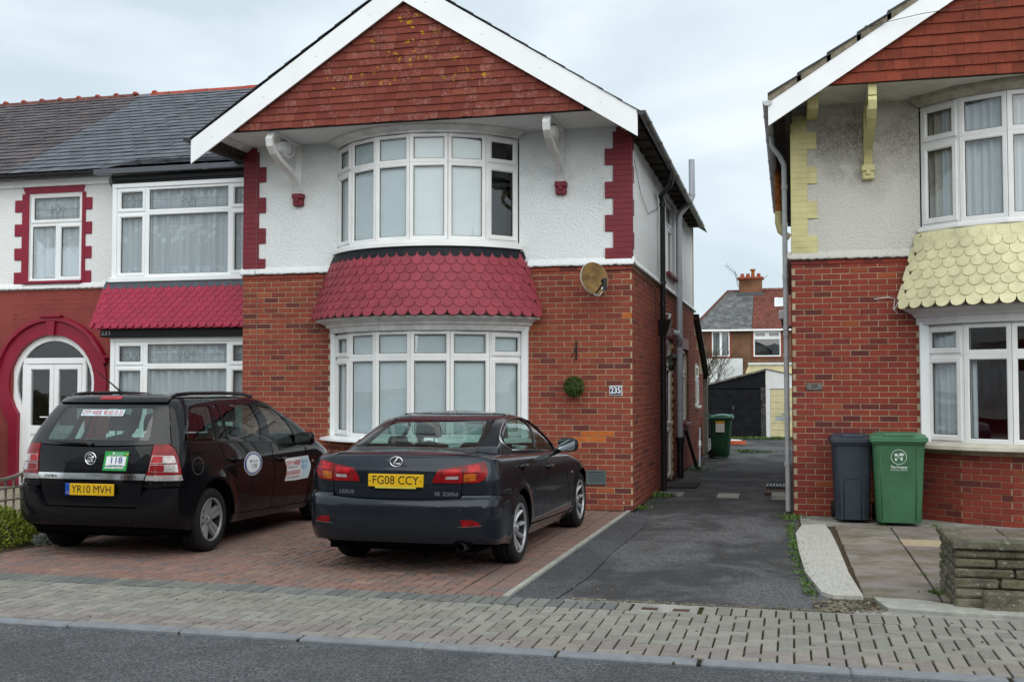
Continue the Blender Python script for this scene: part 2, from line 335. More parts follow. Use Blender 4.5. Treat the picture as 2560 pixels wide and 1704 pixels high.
# ---------------------------------------------------------------- bricks, laid course by course
def brick_mesh(name, mat, L=0.215, H=0.067, D=0.03, c=0.004):
    mb = MB(); x, z = L / 2, H / 2
    mb.add([(-x, 0, -z), (x, 0, -z), (x, 0, z), (-x, 0, z), (-x, -D + c, -z), (x, -D + c, -z), (x, -D + c, z), (-x, -D + c, z),
            (-x + c, -D, -z + c), (x - c, -D, -z + c), (x - c, -D, z - c), (-x + c, -D, z - c)],
           [(8, 9, 10, 11), (4, 5, 9, 8), (5, 6, 10, 9), (6, 7, 11, 10), (7, 4, 8, 11), (0, 1, 5, 4), (1, 2, 6, 5), (2, 3, 7, 6), (3, 0, 4, 7)])
    return mb.mesh(name, mat)
def brick_run(p0, p1, z0, z1, holes, out, gauge=0.075, pitch=0.225, phase=0.0, key=0.0, joint=0.0085):
    """bricks on the vertical plane p0->p1 (left to right seen from outside); holes (a0,a1,z0,z1) along the run; appends (x,y,z,rz,len,key)"""
    p0 = Vector((p0[0], p0[1])); p1 = Vector((p1[0], p1[1])); d = p1 - p0; Ln = d.length; d.normalize(); rz = math.atan2(d.y, d.x)
    nc = int(round((z1 - z0) / gauge))
    for k in range(nc):
        zc = z0 + (k + 0.5) * gauge; ivs = [(0.0, Ln)]
        for (a0, a1, h0, h1) in holes:
            if h0 < zc < h1:
                nx = []
                for (s, e) in ivs:
                    if a1 <= s or a0 >= e: nx.append((s, e))
                    else:
                        if a0 > s: nx.append((s, a0))
                        if a1 < e: nx.append((a1, e))
                ivs = nx
        st = -phase - (pitch / 2 if k % 2 else 0)
        for (s, e) in ivs:
            b = st + math.floor((s - st) / pitch) * pitch
            while b < e - 0.02:
                l0, l1 = max(b, s), min(b + pitch - joint, e)
                if l1 - l0 > 0.035:
                    c = p0 + d * ((l0 + l1) / 2); out.append((c.x, c.y, zc, rz, l1 - l0, key))
                b += pitch
def lay_bricks(out, mat, parent, limit=300, name='brick', proud=0.006, H=0.067, seed=1, special=None):
    rng = random.Random(seed); D = 0.03
    me = brick_mesh(name, mat, D=D, H=H)
    out = sorted(out, key=lambda b: (b[5], -b[4])); mb = MB()
    for i, (x, y, z, rz, ln, key) in enumerate(out):
        dpt = proud + rng.uniform(-0.0015, 0.002); nx, ny = math.sin(rz), -math.cos(rz)
        lx, ly = x - nx * (D - dpt), y - ny * (D - dpt)
        if i < limit:
            o = inst(name, me, (lx, ly, z + rng.uniform(-0.001, 0.001)), parent, rz, (ln / 0.215, 1, 1))
            if special and special(x, y, z):
                if 'sp' not in special.__dict__: special.sp = brick_mesh(name, 'brick_orange', D=D, H=H)
                o.data = special.sp
        else:
            c, s = math.cos(rz), math.sin(rz); h = ln / 2; zz = H / 2; b = 0.004
            vs = [(-h, -0.001, -zz), (h, -0.001, -zz), (h, -0.001, zz), (-h, -0.001, zz), (-h + b, -D, -zz + b), (h - b, -D, -zz + b), (h - b, -D, zz - b), (-h + b, -D, zz - b)]
            vs = [(-h, -D + b, -zz), (h, -D + b, -zz), (h, -D + b, zz), (-h, -D + b, zz)] + vs[4:] + [(-h, 0, -zz), (h, 0, -zz), (h, 0, zz), (-h, 0, zz)]
            mb.add([(lx + c * px - s * py, ly + s * px + c * py, z + pz) for px, py, pz in vs],
                   [(4, 5, 6, 7), (0, 1, 5, 4), (1, 2, 6, 5), (2, 3, 7, 6), (3, 0, 4, 7), (8, 9, 1, 0), (9, 10, 2, 1), (10, 11, 3, 2), (11, 8, 0, 3)])
    if mb.f: mb.build('bricks_beyond', mat, parent, kind='stuff')
# ---------------------------------------------------------------- windows
def frame_fn(p0, p1):
    p0 = Vector((p0[0], p0[1], 0)); p1 = Vector((p1[0], p1[1], 0)); d = (p1 - p0); Ln = d.length; d.normalize(); n = Vector((d.y, -d.x, 0))
    return (lambda a, y, z: p0 + d * a - n * y + Vector((0, 0, z))), Ln      # y: depth behind the face
def ring(mb, fn, a0, a1, z0, z1, w, y0, y1, ch=0.012):
    """mitred frame, front face at depth y0, back at y1, inner edge chamfered"""
    o = [(a0, z0), (a1, z0), (a1, z1), (a0, z1)]; i1 = [(a0 + w - ch, z0 + w - ch), (a1 - w + ch, z0 + w - ch), (a1 - w + ch, z1 - w + ch), (a0 + w - ch, z1 - w + ch)]
    i2 = [(a0 + w, z0 + w), (a1 - w, z0 + w), (a1 - w, z1 - w), (a0 + w, z1 - w)]; e = 0.004
    ob = [(a0 + e, z0 + e), (a1 - e, z0 + e), (a1 - e, z1 - e), (a0 + e, z1 - e)]
    L = [[(a, y0 + 0.004, z) for a, z in o], [(a, y0, z) for a, z in ob], [(a, y0, z) for a, z in i1], [(a, y0 + ch, z) for a, z in i2], [(a, y1, z) for a, z in i2], [(a, y1, z) for a, z in o]]
    vs = [fn(*p) for r in L for p in r]; fs = []
    for r in range(5):
        for k in range(4): fs.append((r * 4 + k, r * 4 + (k + 1) % 4, r * 4 + 4 + (k + 1) % 4, r * 4 + 4 + k))
    for k in range(4): fs.append((20 + k, 20 + (k + 1) % 4, (k + 1) % 4, k))
    mb.add(vs, fs)
def window(parent, p0, p1, lights, mat='upvc', glassm='glass_window', fw=0.045, dep=0.07, name='window_light', leaded=None, face=0.0):
    """lights: (a0,a1,z0,z1,sash). one empty-handed set of parts under `parent`: frame (> pane)"""
    fn, Ln = frame_fn(p0, p1); mb = MB(); made = []
    for (a0, a1, z0, z1, sash) in lights:
        ring(mb, fn, a0, a1, z0, z1, fw, face, face + dep)
    fr = mb.build('frame', mat, parent)
    for (a0, a1, z0, z1, sash) in lights:
        w = fw
        if sash:
            sb = MB(); ring(sb, fn, a0 + fw * 0.45, a1 - fw * 0.45, z0 + fw * 0.45, z1 - fw * 0.45, fw * 1.15, face - 0.018, face + 0.03, 0.016); sb.build('sash', mat, parent); w = fw * 1.6
        g = MB(); y = face + 0.026; g.add([fn(a0 + w - 0.004, y, z0 + w - 0.004), fn(a1 - w + 0.004, y, z0 + w - 0.004), fn(a1 - w + 0.004, y, z1 - w + 0.004), fn(a0 + w - 0.004, y, z1 - w + 0.004)], [(0, 1, 2, 3)])
        # dark rubber gasket round the pane
        gk = MB(); ring(gk, fn, a0 + w - 0.003, a1 - w + 0.003, z0 + w - 0.003, z1 - w + 0.003, 0.010, face + 0.018, face + 0.03, 0.002); 
        g.build('pane', glassm, parent); gk.build('gasket', 'black_plastic', parent)
        made.append((a0 + w, a1 - w, z0 + w, z1 - w))
    return fn, made
def curtain(parent, fn, a0, a1, z0, z1, depth, mat, amp=0.022, wl=0.11, name='curtain', seed=0, taper=0.0):
    rng = random.Random(seed); n = max(8, int((a1 - a0) / 0.012)); ph = rng.random() * 6; rows = []
    fr = [rng.uniform(0.8, 1.25) for _ in range(3)]
    for zi in range(7):
        z = lerp(z0, z1, zi / 6); row = []
        for i in range(n + 1):
            t = i / n; a = lerp(a0, a1 - taper * (1 - zi / 6) ** 1.3 * (a1 - a0), t)
            y = depth + amp * (math.sin(2 * math.pi * a / wl * fr[0] + ph) * 0.6 + math.sin(2 * math.pi * a / wl * 0.43 * fr[1] + ph * 2) * 0.6 + 0.25 * math.sin(2 * math.pi * a / wl * 2.1 * fr[2] + zi * 0.2))
            row.append(fn(a, y, z))
        rows.append(row)
    return MB().grid(rows).build(name, mat, parent, smooth=True)
def fabric(name, col, trans, lace=False):
    t = NT(name); c = t.mix(t.ramp(t.noise(5, 3, stretch=(6, 6, 0.4)), [(0.35, 0.0), (0.65, 1.0)]), tuple(x * 0.88 for x in col), col)
    d = t.n('ShaderNodeBsdfDiffuse'); t.set(d.inputs[0], c); tl = t.n('ShaderNodeBsdfTranslucent'); t.set(tl.inputs[0], c); tp = t.n('ShaderNodeBsdfTransparent')
    m1 = t.n('ShaderNodeMixShader'); m1.inputs[0].default_value = 0.25; t.l(d.outputs[0], m1.inputs[1]); t.l(tl.outputs[0], m1.inputs[2])
    m2 = t.n('ShaderNodeMixShader')
    if lace:
        z = t.sep(t.pos())[2]; v = t.voro(9.0)
        band = t.math('MULTIPLY', t.math('LESS_THAN', v, 0.42), t.math('LESS_THAN', t.math('FRACT', t.math('MULTIPLY', z, 1.55)), 0.42))
        t.l(t.math('SUBTRACT', trans, t.math('MULTIPLY', band, trans * 0.8)), m2.inputs[0])
    else: m2.inputs[0].default_value = trans
    t.l(m1.outputs[0], m2.inputs[1]); t.l(tp.outputs[0], m2.inputs[2]); t.l(m2.outputs[0], t.out.inputs[0]); M[name] = t.m
fabric('net_curtain', (0.70, 0.74, 0.78), 0.22, True)
fabric('curtain_white', (0.72, 0.75, 0.78), 0.03)
fabric('curtain_beige', (0.62, 0.57, 0.48), 0.0)
# ---------------------------------------------------------------- fish-scale tiles
def scale_tile_mesh(name, mat, w=0.150, h=0.20, th=0.012, seg=8):
    """hangs from the origin down -z, face towards -y; rounded foot with small shoulders"""
    r = w * 0.485; out = [(-w / 2 + 0.001, 0), (-w / 2 + 0.001, -(h - r))]
    cz = -(h - r) ; out += [(-r * 0.96, cz - 0.008)]
    for k in range(seg + 1):
        a = math.pi + math.pi * k / seg; out.append((r * 0.96 * math.cos(a), cz - 0.008 + (r - 0.004) * math.sin(a)))
    out += [(r * 0.96, cz - 0.008), (w / 2 - 0.001, -(h - r)), (w / 2 - 0.001, 0)]
    clean = []
    for p in out:
        if not clean or (abs(p[0] - clean[-1][0]) + abs(p[1] - clean[-1][1])) > 1e-4: clean.append(p)
    n = len(clean); mb = MB()
    mb.add([(x, -th, z) for x, z in clean] + [(x, 0.004, z) for x, z in clean], [tuple(range(n))] + [(i, n + i, n + (i + 1) % n, (i + 1) % n) for i in range(n - 1)])
    return mb.mesh(name, mat)
def place_tile(name, me, top, down, along, parent, sx=1.0, tilt=0.0):
    """top: hanging point; down: unit vector down the slope; along: unit vector to the right"""
    x = Vector(along).normalized(); z = -Vector(down).normalized(); x = (x - z * x.dot(z)).normalized(); y = z.cross(x)
    if tilt:
        q = Matrix.Rotation(tilt, 3, x); y = q @ y; z = q @ z
    mt = Matrix((x * sx, y, z)).transposed()
    o = bpy.data.objects.new(name, me); COL.objects.link(o); o.parent = parent
    o.matrix_local = Matrix.Translation(Vector(top) - off_of(parent)) @ mt.to_4x4()
    return o
# ================================================================ ground
def asphalt(name, col, agg, patch, rough=0.85):
    t = NT(name)
    a = t.ramp(t.voro(70, 'F1', out=1), [(0.0, 0.30), (1.0, 1.9)])
    sp = t.ramp(t.noise(75, 2), [(0.60, 0.0), (0.68, 1.0)])
    c = t.mix(1.0, col, a, 'MULTIPLY'); c = t.mix(t.math('MULTIPLY', sp, agg), c, (0.34, 0.33, 0.31))
    pt = t.ramp(t.noise(0.9, 6, 0.68, stretch=(1, 0.7, 1), dist=0.6), [(0.42, 0.0), (0.56, 1.0)])
    c = t.mix(t.math('MULTIPLY', pt, patch), c, tuple(x * 0.42 for x in col))
    c = t.mix(t.math('MULTIPLY', t.ramp(t.noise(2.1, 5, 0.6), [(0.56, 0.0), (0.75, 1.0)]), patch * 0.55), c, tuple(x * 1.7 for x in col))
    h = t.math('ADD', t.voro(95), t.math('MULTIPLY', t.noise(40, 4), 0.6))
    M[name] = t.princ(c, rough, spec=0.3, normal=t.bump(h, 0.7, 0.008)); return M[name]
asphalt('asphalt_road', (0.072, 0.077, 0.084), 0.75, 0.35)
asphalt('asphalt_alley', (0.084, 0.085, 0.090), 0.6, 0.85)
asphalt('asphalt_strip', (0.066, 0.069, 0.076), 0.4, 0.4)
def paver_mat(name, stops, moss):
    t = NT(name); c = t.ramp(t.rnd(), stops); c = t.mix(t.math('MULTIPLY', t.ramp(t.noise(150, 3), [(0.52, 0.0), (0.66, 1.0)]), 0.35), c, (0.42, 0.40, 0.36))
    c = t.mix(t.math('MULTIPLY', t.ramp(t.noise(0.8, 5, 0.6), [(0.45, 0.0), (0.7, 1.0)]), 0.40), c, moss)
    c = t.mix(t.math('MULTIPLY', t.ramp(t.noise(14, 5, 0.7), [(0.50, 0.0), (0.75, 1.0)]), 0.45), c, (0.07, 0.06, 0.05))
    M[name] = t.princ(c, 0.88, spec=0.2, normal=t.bump(t.noise(170, 3), 0.5, 0.003))
paver_mat('paver_grey', [(0.0, (0.185, 0.182, 0.162)), (0.6, (0.232, 0.228, 0.203)), (1.0, (0.268, 0.258, 0.232))], (0.165, 0.178, 0.140))
paver_mat('paver_pinkish', [(0.0, (0.185, 0.165, 0.155)), (0.6, (0.23, 0.207, 0.192)), (1.0, (0.265, 0.242, 0.22))], (0.21, 0.19, 0.165))
paver_mat('paver_charcoal', [(0.0, (0.105, 0.115, 0.118)), (0.6, (0.145, 0.153, 0.150)), (1.0, (0.185, 0.19, 0.178))], (0.10, 0.115, 0.085))
paver_mat('paver_red', [(0.0, (0.20, 0.115, 0.096)), (0.35, (0.235, 0.13, 0.105)), (0.6, (0.185, 0.118, 0.104)), (0.8, (0.15, 0.12, 0.115)), (1.0, (0.275, 0.17, 0.13))], (0.16, 0.125, 0.095))
def moss_mat():
    t = NT('joint_moss'); c = t.ramp(t.noise(9, 5, 0.65), [(0.30, (0.016, 0.015, 0.011)), (0.55, (0.040, 0.040, 0.014)), (0.75, (0.080, 0.084, 0.018))])
    M['joint_moss'] = t.princ(c, 0.95, spec=0.1, normal=t.bump(t.noise(200, 3), 0.8, 0.006))
    t = NT('joint_sand'); c = t.ramp(t.noise(9, 5, 0.65), [(0.35, (0.018, 0.014, 0.011)), (0.7, (0.042, 0.034, 0.024))])
    M['joint_sand'] = t.princ(c, 0.95, spec=0.1)
    t = NT('concrete_white'); w = t.noise(7, 3, stretch=(9, 1.2, 1), dist=1.5); c = t.ramp(w, [(0.35, (0.40, 0.39, 0.355)), (0.6, (0.53, 0.52, 0.48))])
    M['concrete_white'] = t.princ(c, 0.9, spec=0.15, normal=t.bump(w, 0.8, 0.02))
    t = NT('concrete_slab'); c = t.ramp(t.rnd(), [(0.0, (0.225, 0.195, 0.19)), (0.4, (0.245, 0.225, 0.20)), (0.7, (0.21, 0.17, 0.175)), (1.0, (0.27, 0.24, 0.20))])
    c = t.mix(t.math('MULTIPLY', t.ramp(t.noise(1.7, 6, 0.7), [(0.40, 0.0), (0.60, 1.0)]), 0.85), c, (0.115, 0.098, 0.058))
    c = t.mix(t.math('MULTIPLY', t.ramp(t.noise(140, 2), [(0.55, 0.0), (0.7, 1.0)]), 0.4), c, (0.36, 0.33, 0.29))
    M['concrete_slab'] = t.princ(c, 0.9, spec=0.15, normal=t.bump(t.noise(60, 5), 0.5, 0.005))
moss_mat()
simple('concrete_kerb', (0.205, 0.222, 0.238), 0.85, spec=0.2, var=0.12, nscale=9, bump=0.4, bscale=120, dirt=0.25)
simple('concrete_edge', (0.34, 0.345, 0.31), 0.85, spec=0.2, var=0.15, nscale=9, bump=0.4, bscale=120, dirt=0.3)
simple('concrete_grey', (0.29, 0.285, 0.26), 0.9, spec=0.15, var=0.2, nscale=5, bump=0.5, bscale=60, dirt=0.5)
simple('slab_beige', (0.40, 0.32, 0.21), 0.9, spec=0.15, var=0.1, nscale=8, bump=0.3, dirt=0.1)
simple('soil', (0.075, 0.055, 0.035), 0.95, spec=0.1, var=0.4, nscale=30, bump=0.8, bscale=50)
simple('garden_ground', (0.12, 0.12, 0.09), 0.95, spec=0.1, var=0.4, nscale=2)

def sheet(name, poly, z, mat, kind='structure', thick=0.0, parent=None):
    mb = MB(); n = len(poly)
    if thick: mb.prism(poly, lambda u, v, t: (u, v, t), z - thick, z)
    else: mb.add([(x, y, z) for x, y in poly], [tuple(range(n))])
    return mb.build(name, mat, parent, kind=kind)
def rect(x0, x1, y0, y1): return [(x0, y0), (x1, y0), (x1, y1), (x0, y1)]
sheet('ground', rect(-400, 400, 6.6, 900), -0.075, 'garden_ground')
# the road: one fine sheet with a gentle camber, wide enough for the far side of the street
mb = MB(); rows = []
for yy in [-1.2 + 7.9 * k / 16 for k in range(17)]:
    rows.append([(xx, yy, -0.018 + 0.05 * (1 - ((yy - 2.7) / 4.0) ** 2) - 0.006) for xx in (-120, -20, -8, -4, 0, 4, 8, 20, 120)])
mb.grid(rows); structure('road', mb, 'asphalt_road')
sheet('pavement_opposite', rect(-120, 120, -3.4, -1.2), 0.06, 'concrete_grey', thick=0.2)
sheet('ground_opposite', rect(-400, 400, -300, -3.4), 0.03, 'garden_ground')
# kerb stones
kb = MB().box(-60, 60, 6.675, 6.785, -0.2, -0.012); kerb = structure('kerb', kb, 'joint_sand')
KL = 0.862; kme = MB().box(-KL / 2 + 0.006, KL / 2 - 0.006, 6.663, 6.790, -0.15, 0.0, 0.012).mesh('kerb_stone', 'concrete_kerb')
rg = random.Random(3)
for k in range(-9, 6): inst('kerb_stone', kme, (-1.415 + KL * (k + 0.5), 0, rg.uniform(-0.006, 0.004)), kerb, rg.uniform(-0.0016, 0.0016))
kf = MB(); 
for s in (-1, 1): kf.box(s * 9.5 - 0.3, s * 60, 6.664, 6.789, -0.15, -0.001) if s < 0 else kf.box(4.1, 60, 6.664, 6.789, -0.15, -0.001)
kf.build('kerb_stones_beyond', 'concrete_kerb', kerb, kind='stuff')
# footway of herringbone blocks
foot = sheet('pavement', rect(-60, 60, 6.787, 8.135), -0.012, 'joint_moss', thick=0.05)
def paver_mesh(name, mat, a=0.2, b=0.1, j=0.012, h=0.05, c=0.005):
    x, y = a / 2 - j / 2, b / 2 - j / 2
    vs = [(-x, -y, -h), (x, -y, -h), (x, y, -h), (-x, y, -h), (-x, -y, -c), (x, -y, -c), (x, y, -c), (-x, y, -c), (-x + c, -y + c, 0), (x - c, -y + c, 0), (x - c, y - c, 0), (-x + c, y - c, 0)]
    return MB().add(vs, [(8, 9, 10, 11), (4, 5, 9, 8), (5, 6, 10, 9), (6, 7, 11, 10), (7, 4, 8, 11), (0, 1, 5, 4), (1, 2, 6, 5), (2, 3, 7, 6), (3, 0, 4, 7)]).mesh(name, mat)
def herring(x0, x1, y0, y1, u=0.1, slx=0.0):
    out = []; ni, nj = int((x1 - x0) / u + 0.5), int((y1 - y0) / u + 0.5)
    for j in range(-1, nj + 1):
        for i in range(-1, ni + 1):
            m = (i - j) % 4
            if m == 0:
                a0, a1 = max(i, 0), min(i + 2, ni); b0, b1 = j, j + 1; o = 0
            elif m == 3:
                a0, a1 = i, i + 1; b0, b1 = max(j, 0), min(j + 2, nj); o = 1
            else: continue
            if a0 < 0 or b0 < 0 or a1 > ni or b1 > nj or a1 <= a0 or b1 <= b0: continue
            out.append((x0 + (a0 + a1) / 2 * u, y0 + (b0 + b1) / 2 * u, (a1 - a0) * u, (b1 - b0) * u, o))
    return out
def lay_pavers(lst, z, parent, matf, name='paver', limit=300, seed=2, keyf=None, jit=0.0022):
    rng = random.Random(seed); meshes = {}; rest = {}
    lst = sorted(lst, key=keyf or (lambda p: p[0] ** 2 * 0.2 + p[1] ** 2))
    for i, (x, y, sx, sy, o) in enumerate(lst):
        mt = matf(x, y); zz = z + rng.uniform(-jit, jit)
        if i < limit:
            long_ = sx >= sy; a, b = (sx, sy) if long_ else (sy, sx); kk = (round(a, 3), round(b, 3), mt)
            if kk not in meshes: meshes[kk] = paver_mesh(name, mt, a, b)
            inst(name, meshes[kk], (x, y, zz), parent, (0 if long_ else math.pi / 2) + rng.uniform(-0.006, 0.006))
        else:
            mb = rest.setdefault(mt, MB()); h, c, j = 0.05, 0.005, 0.012; px, py = sx / 2 - j / 2, sy / 2 - j / 2; tx, ty = rng.uniform(-1, 1) * 0.002, rng.uniform(-1, 1) * 0.002
            vs = [(-px, -py, -h), (px, -py, -h), (px, py, -h), (-px, py, -h), (-px, -py, -c), (px, -py, -c), (px, py, -c), (-px, py, -c), (-px + c, -py + c, 0), (px - c, -py + c, 0), (px - c, py - c, 0), (-px + c, py - c, 0)]
            mb.add([(x + a, y + b, zz + q + tx * (1 if a > 0 else -1) * (q > -0.01) + ty * (1 if b > 0 else -1) * (q > -0.01)) for a, b, q in vs], [(8, 9, 10, 11), (4, 5, 9, 8), (5, 6, 10, 9), (6, 7, 11, 10), (7, 4, 8, 11), (0, 1, 5, 4), (1, 2, 6, 5), (2, 3, 7, 6), (3, 0, 4, 7)])
    for mt, mb in rest.items(): mb.build('pavers_beyond', mt, parent, kind='stuff')
fl = herring(-8.0, 3.0, 6.79, 8.09)
lay_pavers(fl, 0.0, foot, lambda x, y: 'paver_pinkish' if y < 7.12 else 'paver_grey', keyf=lambda p: (not (-5.6 < p[0] < 1.6), p[1] + 0.02 * abs(p[0])))
fx = MB()
for (a, b) in ((-60, -8.0), (3.0, 60)): fx.box(a, b, 6.79, 8.09, -0.05, -0.002)
fx.build('pavers_beyond', 'paver_grey', foot, kind='stuff')
# charcoal header course between footway and drive
hd = sheet('header_course', rect(-60, 60, 8.135, 8.375), -0.012, 'joint_moss', thick=0.05)
hl = [(-8.0 + 0.105 * (k + 0.5), 8.235, 0.105, 0.27, 1) for k in range(105) if not -1.16 < -8.0 + 0.105 * (k + 0.5) < -0.68]
lay_pavers(hl, 0.002, hd, lambda x, y: 'paver_charcoal' if x < -1.3 else 'paver_grey')
fx = MB().box(-60, -8.0, 8.10, 8.37, -0.05, 0.0); fx.build('pavers_beyond', 'paver_charcoal', hd, kind='stuff')
# driveway of red blocks
XE0, XE1 = -2.150, -2.072
drive = sheet('driveway', [(-8.25, 8.372), (XE0, 8.372), (XE1, 14.55), (-8.25, 14.55)], -0.010, 'joint_sand', thick=0.05)
ex = lambda y: lerp(XE0, XE1, (y - 8.5) / 6.0)
dl = herring(-8.2, -2.60, 8.475, 14.475)
for k in range(60):
    y = 8.475 + 0.1 * (k + 0.5); e = ex(y) - 0.052
    if y < 14.5: dl += [(e - 0.1, y, 0.2, 0.1, 0), (e - 0.3, y, 0.2, 0.1, 0)]
    w = (e - 0.4) - (-2.60)
dl += [(-8.2 + 0.1 * (k + 0.5), 8.422, 0.1, 0.105, 1) for k in range(60)]
rr = random.Random(9)
def drive_key(p):
    under = (-4.3 < p[0] < -2.4 and 9.0 < p[1] < 14) or (-7.5 < p[0] < -5.5 and 9.3 < p[1] < 14)
    return (under, p[1] + 0.05 * abs(p[0] + 3))
dl = [p for p in dl if not (p[0] > -2.62 and p[2] > 0.19 and abs(p[0] - (ex(p[1]) - 0.152)) > 0.4)]
lay_pavers(dl, 0.0, drive, lambda x, y: 'paver_red', keyf=drive_key)
# filler strip between the herringbone and the border column
MB().add([(-2.60, 8.475, -0.003), (ex(8.475) - 0.455, 8.475, -0.003), (ex(14.5) - 0.455, 14.5, -0.003), (-2.60, 14.5, -0.003)], [(0, 1, 2, 3)]).build('paver_cut_strip', 'paver_red', drive)
# pale edging strip, in lengths
edge = sheet('edging', [(XE0 - 0.05, 8.37), (XE0, 8.37), (XE1, 14.53), (XE1 - 0.05, 14.53)], -0.02, 'joint_sand', thick=0.05)
for k in range(7):
    y0, y1 = 8.375 + k * 0.88, min(8.375 + (k + 1) * 0.88 - 0.008, 14.53); a, b = ex(y0), ex(y1)
    MB().prism([(a - 0.050, y0), (a - 0.002, y0), (b - 0.002, y1), (b - 0.050, y1)], lambda u, v, t: (u, v, t), -0.06, 0.012).build('edging_strip', 'concrete_edge', edge)
# tarmac of the shared drive and the alley
sheet('alley_tarmac', [(-2.02, 8.36), (0.42, 8.37), (0.42, 9.0), (0.30, 11.0), (0.12, 13.6), (0.2, 14.6), (0.2, 37), (-3.4, 37), (-3.4, 24.3), (-2.2, 24.3), (-2.02, 14.6)], -0.016, 'asphalt_alley')
sheet('tarmac_strip', [(XE0 + 0.0, 8.33), (-1.80, 8.20), (-1.72, 9.4), (-1.74, 11.0), (-1.70, 13.0), (-1.80, 14.3), (XE1, 14.5)], -0.006, 'asphalt_strip')
sheet('concrete_margin', [(-1.75, 8.372), (-1.16, 8.372), (-1.16, 8.10), (-0.68, 8.10), (-0.68, 8.372), (0.5, 8.372), (0.5, 8.41), (0.1, 8.40), (-0.35, 8.43), (-0.8, 8.42), (-1.2, 8.46), (-1.7, 8.44)], -0.006, 'concrete_grey')
# small drain covers let into the footway
for i, x in enumerate((-1.03, -0.80)):
    t_ = thing('stopcock_cover', (x, 8.19, 0), ('small rusty brown iron cover in the pavement, nearer the red drive', 'small rusty brown iron cover in the pavement, nearer the patio')[i], 'drain cover', 'small iron covers at the back of the pavement')
    MB().box(x - 0.085, x + 0.085, 8.13, 8.25, -0.03, 0.0, 0.004).build('collar', 'concrete_grey', t_)
    MB().box(x - 0.06, x + 0.06, 8.145, 8.225, -0.02, 0.004, 0.003).build('lid', 'rust_dark' if 'rust_dark' in M else simple('rust_dark', (0.075, 0.035, 0.028), 0.7, metal=0.3, var=0.3), t_)
# forecourt of 237: ribbed concrete strip, slabs, broken front edge
fc = sheet('forecourt', [(0.30, 8.372), (4.6, 8.372), (4.6, 14.5), (0.1, 14.5), (0.05, 13.6), (0.2, 11)], -0.012, 'soil', thick=0.06)
mb = MB(); st = [(0.105, 13.46), (0.03, 12.72), (0.055, 11.35), (0.10, 10.1), (0.215, 9.12), (0.30, 8.98), (0.525, 9.0), (0.47, 10.1), (0.445, 11.6), (0.41, 12.9), (0.365, 13.6)]
mb.prism(st, lambda u, v, t: (u, v, t), -0.05, 0.018); mb.build('concrete_strip', 'concrete_white', fc)
xs = [0.54, 1.10, 1.66, 2.25, 2.9, 3.6, 4.4]; ys = [9.0, 9.75, 10.55, 11.2, 12.0, 12.55, 13.15, 13.75]
rg = random.Random(5)
for i in range(len(xs) - 1):
    for j in range(len(ys) - 1):
        x0, x1, y0, y1 = xs[i] + 0.008, xs[i + 1] - 0.008, ys[j] + 0.008, ys[j + 1] - 0.008
        if i == 0: x0 -= 0.02 + 0.012 * (ys[j] - 9) ; 
        MB().box(x0, x1, y0, y1, -0.05, 0.010 + rg.uniform(-0.004, 0.004), 0.006).build('slab', 'slab_beige' if (i, j) == (1, 4) else 'concrete_slab', fc)
MB().prism([(0.10, 13.5), (0.36, 13.62), (4.5, 13.77), (4.5, 14.5), (0.08, 14.5)], lambda u, v, t: (u, v, t), -0.05, 0.006).build('concrete_apron', 'concrete_grey', fc)
MB().prism([(0.60, 8.96), (0.62, 8.76), (0.67, 8.54), (1.1, 8.46), (2.6, 8.42), (2.6, 8.60), (1.3, 8.70), (0.95, 8.92)], lambda u, v, t: (u, v, t), -0.05, 0.022).build('broken_kerb', 'concrete_edge', fc)
MB().prism([(0.42, 8.374), (2.8, 8.374), (2.8, 8.415), (1.1, 8.455), (0.66, 8.52), (0.45, 8.50)], lambda u, v, t: (u, v, t), -0.05, 0.0).build('mortar_fillet', 'concrete_grey', fc)
# front path of 233
pth = sheet('front_path', rect(-16, -8.3, 8.40, 15.8), -0.012, 'joint_sand', thick=0.05)
for i in range(10):
    for j in range(9):
        x0, y0 = -16 + i * 0.76, 8.75 + j * 0.76
        MB().box(x0 + 0.01, x0 + 0.75, y0 + 0.01, y0 + 0.75, -0.05, 0.01 + rg.uniform(-0.004, 0.004), 0.006).build('path_slab', 'slab_path' if 'slab_path' in M else simple('slab_path', (0.30, 0.265, 0.20), 0.9, spec=0.15, var=0.2, nscale=4, dirt=0.4, rnd=0.2), pth)
# ================================================================ house 235 (the gabled house in the middle)
YF, XA, XB = 14.54, -7.735, -2.045
H5 = thing('brick_house', (-4.89, 14.54, 0), 'gabled house in the middle, red brick below white render, maroon tiles between two bow windows', 'house')
EX5 = 26.6
# ---- brick ground floor: mortar bed with bricks proud of it
w = MB()
w.box(XA, -6.36, YF, YF + 0.25, 0, 3.27); w.box(-3.47, XB, YF, YF + 0.25, 0, 3.27); w.box(-6.36, -3.47, YF, YF + 0.25, 2.45, 3.27)
w.box(XB - 0.25, XB, YF + 0.25, 18.70, 0, 3.27); w.box(XB - 0.25, XB, 19.74, 21.6, 0, 3.27); w.box(XB - 0.25, XB, 18.70, 19.74, 2.5, 3.27)
w.box(XB - 0.25, XB, 21.6, 22.7, 0, 0.93); w.box(XB - 0.25, XB, 21.6, 22.7, 2.40, 3.27); w.box(XB - 0.25, XB, 22.7, 24.2, 0, 3.27)
w.prism([(24.2, 0), (EX5, 0), (EX5, 1.98), (24.2, 3.05)], lambda u, v, t: (t, u, v), XB - 0.25, XB)
w.box(XA, XB, 24.0, 24.2, 0, 5.1); w.box(XA, XA + 0.25, YF + 0.25, 24.0, 0, 5.1); w.box(-6, XB, EX5 - 0.2, EX5, 0, 1.95)
wall5 = w.build('brick_wall', 'mortar', H5)
bl = []
fh = [(XA * -1 - 6.36, XA * -1 - 3.47, -1, 9)]
